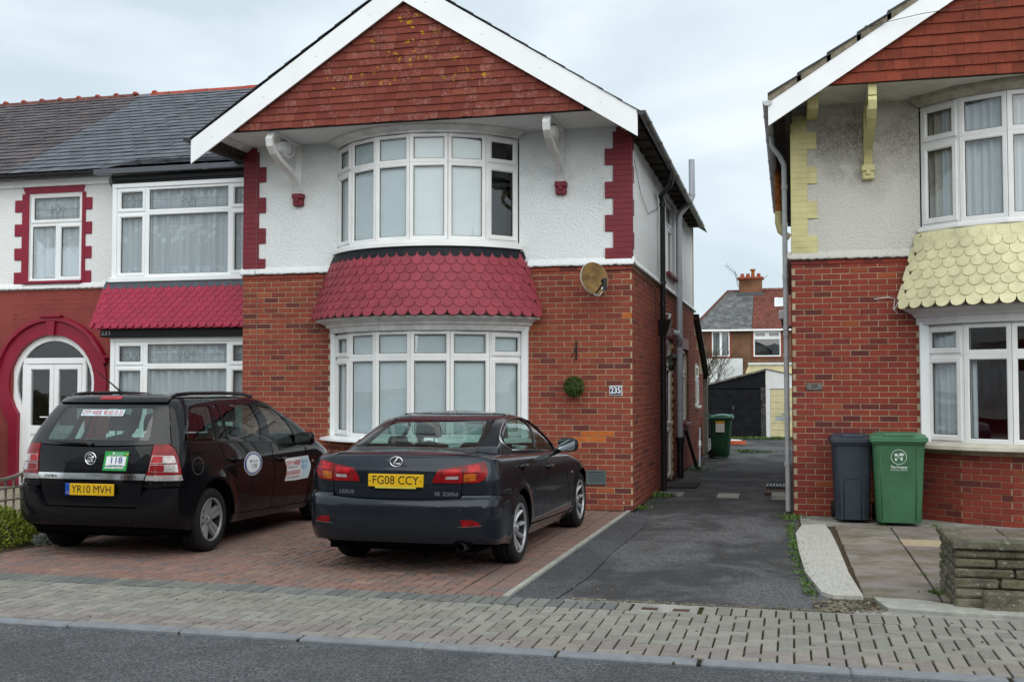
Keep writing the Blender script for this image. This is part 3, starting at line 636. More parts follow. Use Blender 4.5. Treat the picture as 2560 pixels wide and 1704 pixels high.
brick_run((XA, YF), (-6.36, YF), 0, 3.225, [], bl, phase=0.11, key=1)
brick_run((-3.47, YF), (XB, YF), 0, 3.225, [], bl, phase=0.05, key=0)
bl = [(x, y, z, rz, ln, k + (5 if (x < -6 and z < 1.35) else 0) + (4 if (x > -3.47 and x < -2.9 and z < 0.6) else 0)) for x, y, z, rz, ln, k in bl]
brick_run((XA - 0.012, YF - 0.012), (-3.2, YF - 0.012), 3.195, 3.270, [(1.30, 4.45, 0, 9)], bl, phase=0, key=1)
brick_run((-3.46, YF - 0.012), (XB + 0.012, YF - 0.012), 3.195, 3.270, [], bl, phase=0, key=1)
brick_run((XB, YF), (XB, 24.2), 0, 3.225, [(4.16, 5.2, -1, 2.5), (7.06, 8.16, 0.93, 2.4)], bl, phase=0.10, key=9, pitch=0.2262)
brick_run((XB, 24.2), (XB, EX5), 0, 1.98, [(0.15, 1.0, 1.2, 2.15)], bl, key=9)
brick_run((XB, 24.2), (XB, 25.5), 1.95, 2.5, [(0.15, 1.0, 1.2, 2.15)], bl, key=9); brick_run((XB, 24.2), (XB, 24.8), 2.48, 2.8, [], bl, key=9)
oranges = {(-2.6, 1.01), (-2.3, 1.01), (-2.8, 0.94), (-2.55, 0.94), (-2.12, 2.62), (-2.95, 0.86)}
def sp5(x, y, z): return any(abs(x - a) < 0.11 and abs(z - b) < 0.036 for a, b in oranges)
# bay base bricks
AX = arc_pts(-6.36, -3.47, 0.74, YF, 6)
for i in range(6): brick_run(AX[i].xy, AX[i + 1].xy, 0, 0.90, [], bl, key=8)
lay_bricks(bl, 'brick_235', wall5, 300, special=sp5, seed=11)
mb = MB(); 
for i in range(6):
    a, b = AX[i], AX[i + 1]; mb.add([(a.x, a.y + 0.004, 0), (b.x, b.y + 0.004, 0), (b.x, b.y + 0.004, 0.9), (a.x, a.y + 0.004, 0.9)], [(0, 1, 2, 3)])
mb.build('bay_base', 'mortar', H5)
# ---- rendered first floor
w = MB()
AU = arc_pts(-6.25, -3.60, 0.72, YF, 6)
w.box(XA, -6.26, YF + 0.006, YF + 0.25, 3.271, 5.13); w.box(-3.59, XB - 0.006, YF + 0.006, YF + 0.25, 3.271, 5.13); w.box(-6.26, -3.59, YF + 0.05, YF + 0.25, 5.04, 5.13)
w.box(XB - 0.25, XB - 0.006, YF + 0.25, 18.80, 3.271, 5.13); w.box(XB - 0.25, XB - 0.006, 18.80, 20.2, 3.271, 3.60); w.box(XB - 0.25, XB - 0.006, 18.80, 20.2, 4.95, 5.13); w.box(XB - 0.25, XB - 0.006, 20.2, 24.19, 3.271, 5.13)
w.build('render_wall', 'render_white', H5)
# bell-cast lip with an uneven drip edge
def lip(parent, pts, mat, z=3.27, seed=4, depth=0.055):
    rng = random.Random(seed); mb = MB(); 
    for (p0, p1) in pts:
        fn, Ln = frame_fn(p0, p1); n = int(Ln / 0.05); rows = [[], [], [], []]
        for i in range(n + 1):
            a = Ln * i / n; dz = -0.012 * abs(math.sin(a * 26)) + rng.uniform(-0.006, 0.006)
            rows[0].append(fn(a, -0.003, z + 0.10)); rows[1].append(fn(a, -0.022, z + 0.06)); rows[2].append(fn(a, -depth, z + 0.020 + dz * 0.4)); rows[3].append(fn(a, -depth + 0.004, z + dz))
        rows.append([fn(Ln * i / n, 0.0, z - 0.004) for i in range(n + 1)])
        mb.grid(rows[::-1])
    return mb.build('bell_cast_lip', mat, parent, smooth=True)
lip(H5, [((XA - 0.03, YF), (-6.30, YF)), ((-3.46, YF), (XB + 0.04, YF)), ((XB, YF - 0.03), (XB, 24.2))], 'render_white')
# dark ragged mortar under the lip, drip shadow put into its colour
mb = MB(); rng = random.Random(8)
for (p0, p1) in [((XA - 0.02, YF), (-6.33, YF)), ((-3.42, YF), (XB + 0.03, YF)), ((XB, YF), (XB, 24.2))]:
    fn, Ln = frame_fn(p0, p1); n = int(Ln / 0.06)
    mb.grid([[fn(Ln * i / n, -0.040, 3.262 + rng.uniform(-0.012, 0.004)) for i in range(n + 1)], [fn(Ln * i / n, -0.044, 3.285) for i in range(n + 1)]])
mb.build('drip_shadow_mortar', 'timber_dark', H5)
# ---- painted brick quoins, three courses wide, three narrow
def quoins(parent, xe, sgn, mat, z0=3.345, n=24, wide=0.355, narrow=0.245, first=2, side=None, ytop=5.12, sidew=(0.11, 0.215), y=YF):
    for k in range(n):
        wd = (k < first) or (((k - first) // 3) % 2 == 1); L_ = wide if wd else narrow; z = z0 + k * 0.0745
        if z + 0.07 > ytop: break
        x0, x1 = (xe, xe + sgn * L_)
        MB().box(min(x0, x1), max(x0, x1) + (0.010 if sgn < 0 else 0), y - 0.016, y + 0.1, z, z + 0.0738, 0.003).build('quoin_brick', mat, parent)
        if side:
            d = sidew[0] if wd else sidew[1]; MB().box(xe - 0.05, xe + 0.0085, y + 0.1005, y + d, z, z + 0.0738, 0.003).build('quoin_brick', mat, parent)
quoins(H5, XA - 0.004, 1, 'paint_maroon'); quoins(H5, XB + 0.0, -1, 'paint_maroon', side=True)
w = MB(); w.box(XA - 0.002, XA + 0.2, YF - 0.010, YF + 0.09, 3.345, 5.12); w.box(XB - 0.2, XB + 0.004, YF - 0.010, YF + 0.09, 3.345, 5.12); w.build('quoin_joints', 'paint_maroon', H5)
# ---- bow windows
def bow(parent, arc, z0, ztr, z1, fw, left_sash, right_sash, mat, nseg, gl='glass_window', skip=()):
    bw = part_empty('bow_window', parent)
    for i in range(nseg):
        if i in skip: continue
        p0, p1 = arc[i], arc[i + 1]; Ln = (p1 - p0).length; s = (left_sash and i == 0) or (right_sash and i == nseg - 1)
        fn, pn = window(bw, p0, p1, [(0.004, Ln - 0.004, z0, ztr, s), (0.004, Ln - 0.004, ztr, z1, s)], mat, gl, fw)
        yield bw, i, fn, Ln, pn
def strip_ring(name, arc_fn, prof, mat, parent, n=36, smooth=True, ends=True):
    """sweep a profile (off, z) along the bow"""
    rows = [[(p.x, p.y, z) for p in arc_fn(off, n)] for off, z in prof]
    mb = MB().grid(rows)
    if ends:
        for e in (0, n): mb.add([rows[k][e] for k in range(len(rows))], [tuple(range(len(rows)))])
    return mb.build(name, mat, parent, smooth, ang=35)
for bw, i, fn, Ln, pn in bow(H5, AU, 3.60, 4.64, 5.03, 0.052, True, True, 'upvc_old', 6):
    MB().add([fn(0.02, 0.06, 3.62), fn(Ln - 0.02, 0.06, 3.62), fn(Ln - 0.02, 0.06, 5.0), fn(0.02, 0.06, 5.0)], [(0, 1, 2, 3)]).build('blind', 'blind_white', bw) if i != 5 else None
    if i == 5: MB().add([fn(0.02, 0.30, 3.62), fn(Ln, 0.30, 3.62), fn(Ln, 0.30, 5.0), fn(0.02, 0.30, 5.0)], [(0, 1, 2, 3)]).build('room_back', 'dark_room', bw)
arcU = lambda off, n: arc_pts(-6.25, -3.60, 0.72, YF, n, off)
arcLw = lambda off, n: arc_pts(-6.33, -3.47, 0.745, YF, n, off)
strip_ring('window_head', arcU, [(0.0, 5.03), (0.03, 5.032), (0.035, 5.06), (0.09, 5.09), (0.13, 5.10), (0.14, 5.128)], 'wood_white', H5)
strip_ring('window_sill', arcU, [(-0.05, 3.60), (0.012, 3.60), (0.085, 3.555), (0.09, 3.505), (0.055, 3.50), (0.0, 3.49)], 'upvc_old', H5)
strip_ring('lead_flashing', arcU, [(0.0, 3.50), (0.045, 3.50), (0.055, 3.44), (0.085, 3.38)], 'lead', H5, ends=False)
AL = arc_pts(-6.27, -3.53, 0.735, YF, 6)
for bw, i, fn, Ln, pn in bow(H5, AL, 0.955, 2.03, 2.385, 0.052, True, True, 'upvc_old', 6):
    MB().add([fn(0.02, 0.06, 0.97), fn(Ln - 0.02, 0.06, 0.97), fn(Ln - 0.02, 0.06, 2.36), fn(0.02, 0.06, 2.36)], [(0, 1, 2, 3)]).build('blind', 'blind_white', bw)
MB().box(-6.345, -6.262, YF - 0.045, YF + 0.05, 0.93, 2.44, 0.008).build('window_post', 'upvc', H5); MB().box(-3.545, -3.455, YF - 0.075, YF + 0.05, 0.93, 2.44, 0.008).build('window_post', 'upvc', H5)
strip_ring('window_cornice', arcLw, [(0.0, 2.385), (0.02, 2.39), (0.04, 2.43), (0.045, 2.455), (0.09, 2.47), (0.10, 2.50), (0.17, 2.53), (0.24, 2.545), (0.25, 2.575), (0.0, 2.585)], 'wood_white', H5)
strip_ring('window_sill', arcLw, [(-0.05, 0.955), (0.03, 0.955), (0.17, 0.925), (0.175, 0.895), (0.14, 0.885), (-0.02, 0.885)], 'upvc', H5)
# ---- fish-scale skirt
def skirt(parent, arc_top, arc_bot, zt, zb, rows, count, mat, me_name='scale_tile', first_mat='lead', tw=0.150, h=0.21, tmin=0.0, tmax=1.0, lead_name='lead_scale'):
    """tiles hang on the flared skirt between two curves (functions t -> Vector)"""
    me = scale_tile_mesh(me_name, mat, tw, h); ml = scale_tile_mesh(lead_name, first_mat, tw, 0.13)
    def P(t, f): 
        a, b = arc_top(t), arc_bot(t); return Vector((lerp(a.x, b.x, f), lerp(a.y, b.y, f), lerp(zt, zb, f)))
    for r in range(rows):
        f1 = (r + 1) / rows
        for k in range(count + 1):
            t = (k + (0.5 if r % 2 else 0.0)) / count
            if t < 0 or t > 1 or t < tmin or t > tmax: continue
            bot = P(t, f1); up = (P(t, max(f1 - 0.25, -0.2)) - bot).normalized()
            t0, t1 = max(0, t - 0.5 / count), min(1, t + 0.5 / count); al = (P(t1, f1) - P(t0, f1)); wd = (P(min(1, t + 0.5 / count), f1) - P(max(0, t - 0.5 / count), f1)).length
            frac = (min(1, t + 0.5 / count) - max(0, t - 0.5 / count)) * count
            hh = 0.13 if (r == 0 and first_mat) else h
            o = place_tile(me_name if r or not first_mat else lead_name, ml if (r == 0 and first_mat) else me, bot + up * hh, -up, al, parent, sx=wd / frac / tw * 0.985 if frac > 0 else 1, tilt=-0.085)
            if frac < 0.9: o.scale = (o.scale[0] * frac, o.scale[1], o.scale[2])
def arc_t(XL, XR, s, off):
    def f(t):
        w = (XR - XL) / 2; Rr = (w * w + s * s) / (2 * s); cy = YF - s + Rr; cx = (XL + XR) / 2; A = math.asin(w / Rr); th = -A + 2 * A * t
        return Vector((cx + (Rr + off) * math.sin(th), cy - (Rr + off) * math.cos(th), 0))
    return f
at5, ab5 = arc_t(-6.25, -3.60, 0.72, 0.055), arc_t(-6.33, -3.47, 0.745, 0.30)
mb = MB(); mb.grid([[(*at5(k / 40).xy, 3.48) for k in range(41)], [(*ab5(k / 40).xy, 2.585) for k in range(41)]]); mb.build('skirt_board', 'timber_dark', H5)
sk5 = part_empty('tile_skirt', H5)
skirt(sk5, at5, ab5, 3.47, 2.562, 8, 23, 'tile_maroon')
# ---- gable: hung tiles, soffit, barge boards, roof
XM, YG5, YB5 = -4.89, 13.56, 13.45
zt = lambda x: 5.03 + (1.99 / 3.06) * (3.08 - abs(x - XM))          # top edge line of the barge board
g = MB(); g.prism([(-7.45, 5.135), (-2.33, 5.135), (XM, 6.80)], lambda u, v, t: (u, t, v), YG5, YG5 + 0.08); g.build('gable_wall', 'timber_dark', H5)
def tile_flat(name, mat, w=0.158, h=0.15, th=0.016):
    x = w / 2 - 0.0012; b = 0.003
    return MB().add([(-x, -th, -h), (x, -th, -h), (x, -th + 0.004, 0), (-x, -th + 0.004, 0), (-x, 0, -h), (x, 0, -h), (x, 0, 0), (-x, 0, 0), (-x + b, -th - 0.001, -h + b), (x - b, -th - 0.001, -h + b)],
                    [(8, 9, 2, 3), (0, 1, 9, 8), (0, 8, 3), (9, 1, 2), (0, 4, 5, 1), (1, 5, 6, 2), (4, 0, 3, 7)]).mesh(name, mat)
def gable_tiles(parent, xm, y, zb, half, slope, mat, x_lo, x_hi, rows=17, gauge=0.0965, tw=0.158, seed=3):
    me = tile_flat('gable_tile', mat, tw); rng = random.Random(seed)
    for r in range(rows):
        z = zb + r * gauge; zc = z + gauge * 0.2
        hw = half - (zc - zb) / slope
        if hw < 0.03: break
        x = xm - hw - ((r % 2) * tw / 2 + 0.031 * (r % 3)); 
        while x < xm + hw:
            a, b = max(x, xm - hw, x_lo), min(x + tw, xm + hw, x_hi)
            if b - a > 0.03:
                inst('gable_tile', me, ((a + b) / 2, y - 0.004 - rng.uniform(0, 0.003), z + 0.15 + rng.uniform(-0.004, 0.004)), parent, 0, ((b - a) / tw, 1, 1), rot=(R(-7.0) + rng.uniform(-0.014, 0.014), rng.uniform(-0.012, 0.012), 0))
            x += tw
gable_tiles(H5, XM, YG5 - 0.006, 5.125, 2.42, 0.65, 'tile_gable', -99, 99)
MB().box(XA + 0.02, XB - 0.02, YG5 + 0.081, YF + 0.006, 5.131, 5.17).build('soffit', 'soffit_white', H5)
sm = MB()
for s, xe in ((1, XA + 0.03), (-1, XB - 0.03)):   # stepped moulding blocks at the soffit ends
    sm.box(xe, xe + s * 0.05, YG5 + 0.1, YF - 0.02, 5.06, 5.131); sm.box(xe + s * 0.05, xe + s * 0.09, YG5 + 0.14, YF - 0.02, 5.09, 5.131)
sm.build('soffit_moulding', 'wood_white', H5)
def barge(parent, x0, z0b, x1, z1b, vt, y, mat='board_white'):
    MB().prism([(x0, z0b), (x1, z1b), (x1, z1b + vt), (x0, z0b + vt)], lambda u, v, t: (u, t, v), y, y + 0.025).build('barge_board', mat, parent)
barge(H5, -7.970, 4.700, XM - 0.0015, 6.695, 0.325, YB5); barge(H5, XM + 0.0015, 6.695, -1.812, 4.735, 0.325, YB5)
# screw heads on the barge boards
sc = MB()
for t_ in (0.1, 0.35, 0.6, 0.85):
    for (a, b, c, d) in ((-7.97, 4.70, XM, 6.695), (XM, 6.695, -1.812, 4.735)):
        sc.box(lerp(a, c, t_) - 0.005, lerp(a, c, t_) + 0.005, YB5 - 0.003, YB5 + 0.001, lerp(b, d, t_) + 0.15, lerp(b, d, t_) + 0.16)
sc.build('screw_heads', 'grey_metal', H5)
# roof slopes: verge slates show as a dark thin stepped edge
rf = part_empty('roof', H5)
for s in (-1, 1):
    xe = XM + s * 3.13; mb = MB(); n = 13
    for k in range(n):
        xa, xb = lerp(xe, XM, k / n), lerp(xe, XM, (k + 1) / n + 0.02); za, zb_ = 5.015 + 0.012 + (abs(xe - XM) - abs(xa - XM)) * 0.650, 5.015 + (abs(xe - XM) - abs(xb - XM)) * 0.650
        mb.add([(xa, YB5 - 0.015, za), (xb, YB5 - 0.015, zb_ + 0.004), (xb, 24.4, zb_ + 0.004), (xa, 24.4, za), (xa, YB5 - 0.015, za + 0.014), (xb, YB5 - 0.015, zb_ + 0.010), (xb, 24.4, zb_ + 0.010), (xa, 24.4, za + 0.014)],
               [(0, 1, 5, 4), (4, 5, 6, 7), (0, 3, 2, 1), (0, 4, 7, 3), (1, 2, 6, 5)])
    mb.build('roof_slope', 'slate_roof' if 'slate_roof' in M else simple('slate_roof', (0.028, 0.030, 0.036), 0.6, var=0.2), rf)
    MB().add([(XA, YG5 + 0.02, 5.12), (XM, YG5 + 0.02, 6.95), (XM, 24.3, 6.95), (XA, 24.3, 5.12)] if s < 0 else [(XB, YG5 + 0.02, 5.12), (XM, YG5 + 0.02, 6.95), (XM, 24.3, 6.95), (XB, 24.3, 5.12)], [(0, 1, 2, 3)]).build('roof_felt', 'black_void', rf)
MB().tube([(XM, YB5 - 0.01, 7.03), (XM, 24.3, 7.03)], 0.09, 10).build('ridge', 'ridge_brown', rf)
MB().add([(XA, 24.2, 5.1), (XB, 24.2, 5.1), (XM, 24.2, 6.95)], [(0, 1, 2)]).build('rear_gable', 'render_white', rf)
# open eaves at the sides: black boards, tile ends, gutters
ev = MB()
for k in range(52):
    y = 13.66 + k * 0.19
    if y < 23.3: ev.box(XB + 0.004, XB + 0.21, y, y + 0.16, 4.97 + (k % 3) * 0.012, 5.06)
ev.box(XB - 0.02, XB + 0.22, 13.62, 23.4, 5.04, 5.10); ev.build('eaves_boards', 'timber_dark', H5)
ev = MB(); ev.box(XA - 0.24, XA + 0.02, 13.6, 23.4, 4.99, 5.09); ev.box(XA - 0.06, XA + 0.0, 13.6, 14.54, 4.93, 5.0); ev.build('eaves_boards', 'timber_dark', H5)
def gutter(parent, path0, path1, r=0.056, mat='gutter_black', joints=5, name='gutter'):
    p0, p1 = Vector(path0), Vector(path1); d = (p1 - p0).normalized(); sd = Vector((d.y, -d.x, 0)).normalized(); mb = MB(); n = 10; rows = []
    for t in (0, 1):
        p = lerp(p0, p1, t); rows.append([p + sd * (r * math.cos(math.pi * k / n)) - Vector((0, 0, r * math.sin(math.pi * k / n))) for k in range(n + 1)])
    mb.grid(rows)
    for p in (p0, p1): mb.add([p + sd * (r * math.cos(math.pi * k / n)) - Vector((0, 0, r * math.sin(math.pi * k / n))) for k in range(n + 1)], [tuple(range(n + 1))])
    g_ = mb.build(name, mat, parent, smooth=True, ang=40)
    for k in range(joints):
        p = lerp(p0, p1, (k + 0.5) / joints); mb = MB(); rows = []
        for t in (-0.05, 0.05): rows.append([p + d * t + sd * ((r + 0.008) * math.cos(math.pi * q / n)) - Vector((0, 0, (r + 0.008) * math.sin(math.pi * q / n))) for q in range(n + 1)])
        mb.grid(rows).build('gutter_bracket', mat, g_, smooth=True)
    return g_
gutter(H5, (-1.765, 13.44, 5.05), (-1.765, 23.0, 4.98), joints=8)
gutter(H5, (-8.02, 13.42, 5.045), (-8.02, 15.4, 5.045), joints=2)
# ---- scroll brackets under the gable
def scroll_bracket(parent, x, mat='wood_white', base='paint_maroon', y0=YF, dz=0.0):
    b = part_empty('scroll_bracket', parent)
    path = [(14.52, 4.43), (14.46, 4.53), (14.36, 4.62), (14.20, 4.685), (14.02, 4.735), (13.84, 4.785), (13.70, 4.85), (13.61, 4.93), (13.585, 5.01), (13.64, 5.085), (13.76, 5.118), (13.92, 5.118), (14.08, 5.09), (14.21, 5.04), (14.255, 4.975), (14.21, 4.905), (14.09, 4.86), (13.96, 4.865), (13.87, 4.91), (13.84, 4.965), (13.87, 5.01), (13.95, 5.03)]
    th = [0.06, 0.065, 0.068, 0.068, 0.068, 0.068, 0.068, 0.066, 0.06, 0.05, 0.045, 0.042, 0.04, 0.04, 0.04, 0.038, 0.034, 0.03, 0.026, 0.022, 0.02, 0.018]
    n = len(path); ins, outs = [], []
    for i in range(n):
        a, c = path[max(i - 1, 0)], path[min(i + 1, n - 1)]; d = Vector((c[0] - a[0], c[1] - a[1])).normalized(); nrm = Vector((-d.y, d.x)); p = Vector(path[i])
        ins.append(p + nrm * th[i] * 0.5); outs.append(p - nrm * th[i] * 0.5)
    wx = 0.048; mb = MB(); o4 = []
    for i in range(n): o4.append([(x - wx, ins[i].x, ins[i].y + dz), (x + wx, ins[i].x, ins[i].y + dz), (x + wx, outs[i].x, outs[i].y + dz), (x - wx, outs[i].x, outs[i].y + dz)])
    vs = [p for r in o4 for p in r]; fs = [(i * 4 + k, i * 4 + (k + 1) % 4, i * 4 + 4 + (k + 1) % 4, i * 4 + 4 + k) for i in range(n - 1) for k in range(4)] + [(0, 3, 2, 1), tuple(n * 4 - 4 + k for k in range(4))]
    mb.add(vs, fs); mb.build('scroll', mat, b)
    seg = 20; dk = MB(); dk.lathe([(0.0, -0.052), (0.105, -0.05), (0.118, -0.03), (0.118, 0.03), (0.105, 0.05), (0.0, 0.052)], seg, lambda u, v, h: (x + h, 14.03 + u * 1.2, 4.975 + dz + v * 0.8)); dk.build('scroll_disc', mat, b, smooth=True, ang=40)
    pst = MB(); pst.box(x - 0.05, x + 0.05, YF - 0.055, YF + 0.02, 4.41 + dz, 5.131 + dz, 0.006); pst.box(x - 0.05, x + 0.05, 13.62, YF - 0.0555, 5.095 + dz, 5.131 + dz, 0.004); pst.build('bracket_post', mat, b)
    cb = MB(); cb.box(x - 0.082, x + 0.082, YF - 0.10, YF + 0.02, 4.335 + dz, 4.41 + dz, 0.010); cb.box(x - 0.072, x + 0.072, YF - 0.085, YF + 0.02, 4.235 + dz, 4.3345 + dz, 0.014); cb.box(x - 0.03, x + 0.03, YF - 0.107, YF, 4.29 + dz, 4.36 + dz, 0.006); cb.build('corbel', base, b)
scroll_bracket(H5, -6.855); scroll_bracket(H5, -2.995)
# ---- side wall fittings
dr = part_empty('side_door', H5)
fn, _ = frame_fn((XB - 0.06, 18.70), (XB - 0.06, 19.74))
window(dr, (XB - 0.06, 18.71), (XB - 0.06, 19.73), [(0, 1.02, 0.03, 0.95, True), (0, 1.02, 0.95, 2.02, True)], 'upvc', 'glass_dark', 0.06)
mb = MB(); mb.tube([fn(0.85, -0.02, 1.02), fn(0.85, -0.06, 1.02), fn(0.74, -0.06, 1.02)], 0.011, 8); mb.build('door_handle', 'white_paint', dr)
ar = MB(); n = 16
for rI, rO, y0, y1 in ((0.42, 0.52, -0.02, 0.06),):
    rows = [[fn(0.51 + rr_ * math.cos(math.pi * k / n), yy, 2.02 + rr_ * 0.95 * math.sin(math.pi * k / n)) for k in range(n + 1)] for rr_, yy in ((rO, y1), (rO, y0), (rI, y0), (rI, y1))]
    ar.grid(rows)
ar.build('fanlight_frame', 'upvc', dr, smooth=True, ang=40)
MB().add([fn(0.51, 0.03, 2.03)] + [fn(0.51 + 0.43 * math.cos(math.pi * k / n), 0.03, 2.03 + 0.41 * math.sin(math.pi * k / n)) for k in range(n + 1)], [(0, k + 1, k + 2) for k in range(n)]).build('fanlight_pane', 'glass_dark', dr)
fnw, _ = frame_fn((XB, 18.70), (XB, 19.74))
MB().box(XB - 0.01, XB + 0.012, 18.55, 19.9, 2.52, 2.68).build('door_arch_paint', 'paint_maroon', H5)
for (a, b, z0, z1, nm) in ((18.82, 20.18, 3.62, 4.93, 'u'), (21.62, 22.68, 0.95, 2.38, 'l'), (24.37, 25.18, 1.24, 2.12, 'k')):
    wd = part_empty('side_window', H5); px = XB - (0.07 if nm != 'k' else -0.004)
    Lw = b - a; window(wd, (px, a), (px, b), [(0, Lw / 2, z0, lerp(z0, z1, 0.66), False), (Lw / 2, Lw, z0, lerp(z0, z1, 0.66), True), (0, Lw, lerp(z0, z1, 0.66), z1, True)], 'upvc', 'glass_dark')
    MB().box(XB - 0.1, XB + 0.07, a - 0.06, b + 0.06, z0 - 0.07, z0 - 0.012, 0.008).build('window_sill', 'paint_maroon' if nm != 'k' else 'upvc', wd)
MB().box(XB - 0.2, XB + 0.008, 21.5, 22.8, 2.385, 2.61, 0.005).build('lintel', 'paint_maroon', H5)
# extension roof verge: dark boards running down
for k, (o_, w_, m_) in enumerate(((0.0, 0.10, 'timber_dark'), (0.07, 0.05, 'black_plastic'))):
    MB().prism([(24.1, 3.10 + o_), (27.0, 1.83 + o_), (27.0, 1.83 + o_ + w_), (24.1, 3.10 + o_ + w_)], lambda u, v, t: (t, u, v), XB - 0.05 + 0.03 * k, XB + 0.08 + 0.04 * k).build('verge_board', m_, H5)
MB().prism([(24.1, 3.18), (27.0, 1.90), (27.0, 1.95), (24.1, 3.24)], lambda u, v, t: (t, u, v), -6, XB - 0.05).build('lean_to_roof', 'slate_roof', H5)
def pipe(name, path, r, mat, parent, collars=(), cr=1.25, ch=0.05):
    o = MB().tube(path, r, 12).build(name, mat, parent, smooth=True, ang=50)
    for (x, y, z) in collars: MB().tube([(x, y, z - ch / 2), (x, y, z + ch / 2)], r * cr, 12).build('pipe_collar', mat, o, smooth=True, ang=50)
    return o
XP = XB + 0.075
pipe('downpipe', [(-1.77, 17.0, 4.96), (-1.77, 17.0, 4.86), (-1.80, 17.15, 4.80), (XP - 0.02, 17.50, 4.68), (XP, 17.55, 4.60), (XP, 17.55, 0.0)], 0.042, 'pipe_black', H5, [(XP, 17.55, 4.55), (XP, 17.55, 2.95), (XP, 17.55, 1.02), (XP, 17.55, 3.30)])
hp = MB(); hp.add([(XB + 0.005, 17.42, 2.70), (XB + 0.22, 17.42, 2.70), (XB + 0.22, 17.68, 2.70), (XB + 0.005, 17.68, 2.70), (XB + 0.02, 17.50, 2.44), (XB + 0.13, 17.50, 2.44), (XB + 0.13, 17.60, 2.44), (XB + 0.02, 17.60, 2.44)], [(0, 1, 2, 3), (0, 4, 5, 1), (1, 5, 6, 2), (2, 6, 7, 3), (3, 7, 4, 0), (4, 7, 6, 5)]); hp.build('hopper', 'pipe_black', H5)
pipe('waste_pipe', [(XB - 0.05, 17.8, 2.83), (XB + 0.16, 17.8, 2.80), (XB + 0.16, 17.62, 2.72)], 0.022, 'pipe_grey', H5)
XG = XB + 0.085
pipe('soil_pipe', [(XG, 20.1, 0.69), (XG, 20.1, 4.72), (XG + 0.02, 20.12, 4.80), (-1.77, 20.2, 5.02), (-1.73, 20.22, 5.12), (-1.73, 20.22, 5.80)], 0.056, 'pipe_grey', H5, [(XG, 20.1, 4.70), (XG, 20.1, 3.55), (XG, 20.1, 2.30), (XG, 20.1, 1.25), (-1.73, 20.22, 5.16), (XG, 20.1, 2.68)], 1.12)
pipe('soil_branch', [(XG, 20.1, 2.38), (XG + 0.02, 19.98, 2.50), (XG - 0.01, 19.90, 2.60), (XB - 0.05, 19.86, 2.62)], 0.056, 'pipe_grey', H5)
pipe('soil_pipe_foot', [(XG, 20.1, 0.0), (XG, 20.1, 0.72)], 0.062, 'pipe_black', H5, [(XG, 20.1, 0.69)], 1.25, 0.09)
# gas vent grille on the front wall
vg = part_empty('flue_vent', H5); x0, x1, z0, z1 = -2.665, -2.40, 0.338, 0.53
mb = MB(); ring(mb, lambda a, y, z: Vector((x0 + a, YF + y, z)), 0, x1 - x0, z0, z1, 0.028, -0.028, 0.0, 0.006); mb.build('vent_frame', 'vent_grey', vg)
for k in range(8):
    z = z0 + 0.032 + k * 0.0165; MB().add([(x0 + 0.026, YF - 0.012, z + 0.015), (x1 - 0.026, YF - 0.012, z + 0.015), (x1 - 0.026, YF - 0.026, z), (x0 + 0.026, YF - 0.026, z), (x0 + 0.026, YF - 0.008, z + 0.006), (x1 - 0.026, YF - 0.008, z + 0.006)], [(0, 1, 2, 3), (3, 2, 5, 4), (0, 4, 5, 1)]).build('slat', 'vent_grey', vg)
MB().box(x0 + 0.02, x1 - 0.02, YF - 0.010, YF, z0 + 0.02, z1 - 0.02).build('vent_back', 'black_void', vg)
# thin cables on the front and the side
cb = MB(); cb.tube([(-7.52, YF - 0.02, 5.05), (-7.53, YF - 0.024, 4.2), (-7.515, YF - 0.025, 3.4), (-7.52, YF - 0.06, 3.30), (-7.50, YF - 0.02, 3.1), (-7.505, YF - 0.014, 1.6), (-7.50, YF - 0.014, 0.3)], 0.0028, 5); cb.build('cable', 'timber_grey', H5)
cb = MB(); cb.tube([(XB + 0.01, 14.75, 4.72), (XB + 0.015, 15.4, 4.35), (XB + 0.015, 16.2, 4.20), (XB + 0.015, 17.2, 4.42), (XB + 0.015, 17.5, 4.5)], 0.004, 5)
cb.tube([(-2.75, YF - 0.018, 3.19), (-2.05, YF - 0.02, 3.20), (XB + 0.02, 14.7, 3.19), (XB + 0.02, 16.5, 3.18), (XB + 0.02, 17.0, 3.12), (XB + 0.02, 17.02, 2.75)], 0.005, 5); cb.build('cable', 'black_plastic', H5)
# ================================================================ house 233 and its neighbour at the left
YW, YBY = 15.8, 15.05
H3 = thing('terraced_house', (-10.2, 15.8, 0), 'terraced house with crimson keyhole door arch and grey slate roof', 'house')
XP3 = -12.65
w = MB()
# lower wall painted brick red; opening for the keyhole door
CX3, CZ3, RI3, RO3 = -11.872, 1.69, 0.815, 1.045
w.box(-10.30, -7.74, YW, YW + 0.2, 0, 3.25)
w.box(-10.85, -10.30, YW, YW + 0.2, 0, 3.25)
def keyhole(r, hw, n=26):
    a0 = math.asin(max(-1, min(1, hw / r))); pts = [(hw, 0.0)]
    a_s = -math.pi / 2 + a0
    for k in range(n + 1):
        a = a_s + (2 * math.pi - 2 * a0) * k / n; pts.append((r * math.cos(a), CZ3 + r * math.sin(a)))
    pts.append((-hw, 0.0)); return [(CX3 + x, z) for x, z in pts]
ko = keyhole(RO3, 0.81); ki = keyhole(RI3, 0.645)
def ringfill(mb, A, B, y):   # band between two open outlines of equal length
    n = len(A); mb.add([(x, y, z) for x, z in A] + [(x, y, z) for x, z in B], [(i, i + 1, n + i + 1, n + i) for i in range(n - 1)])
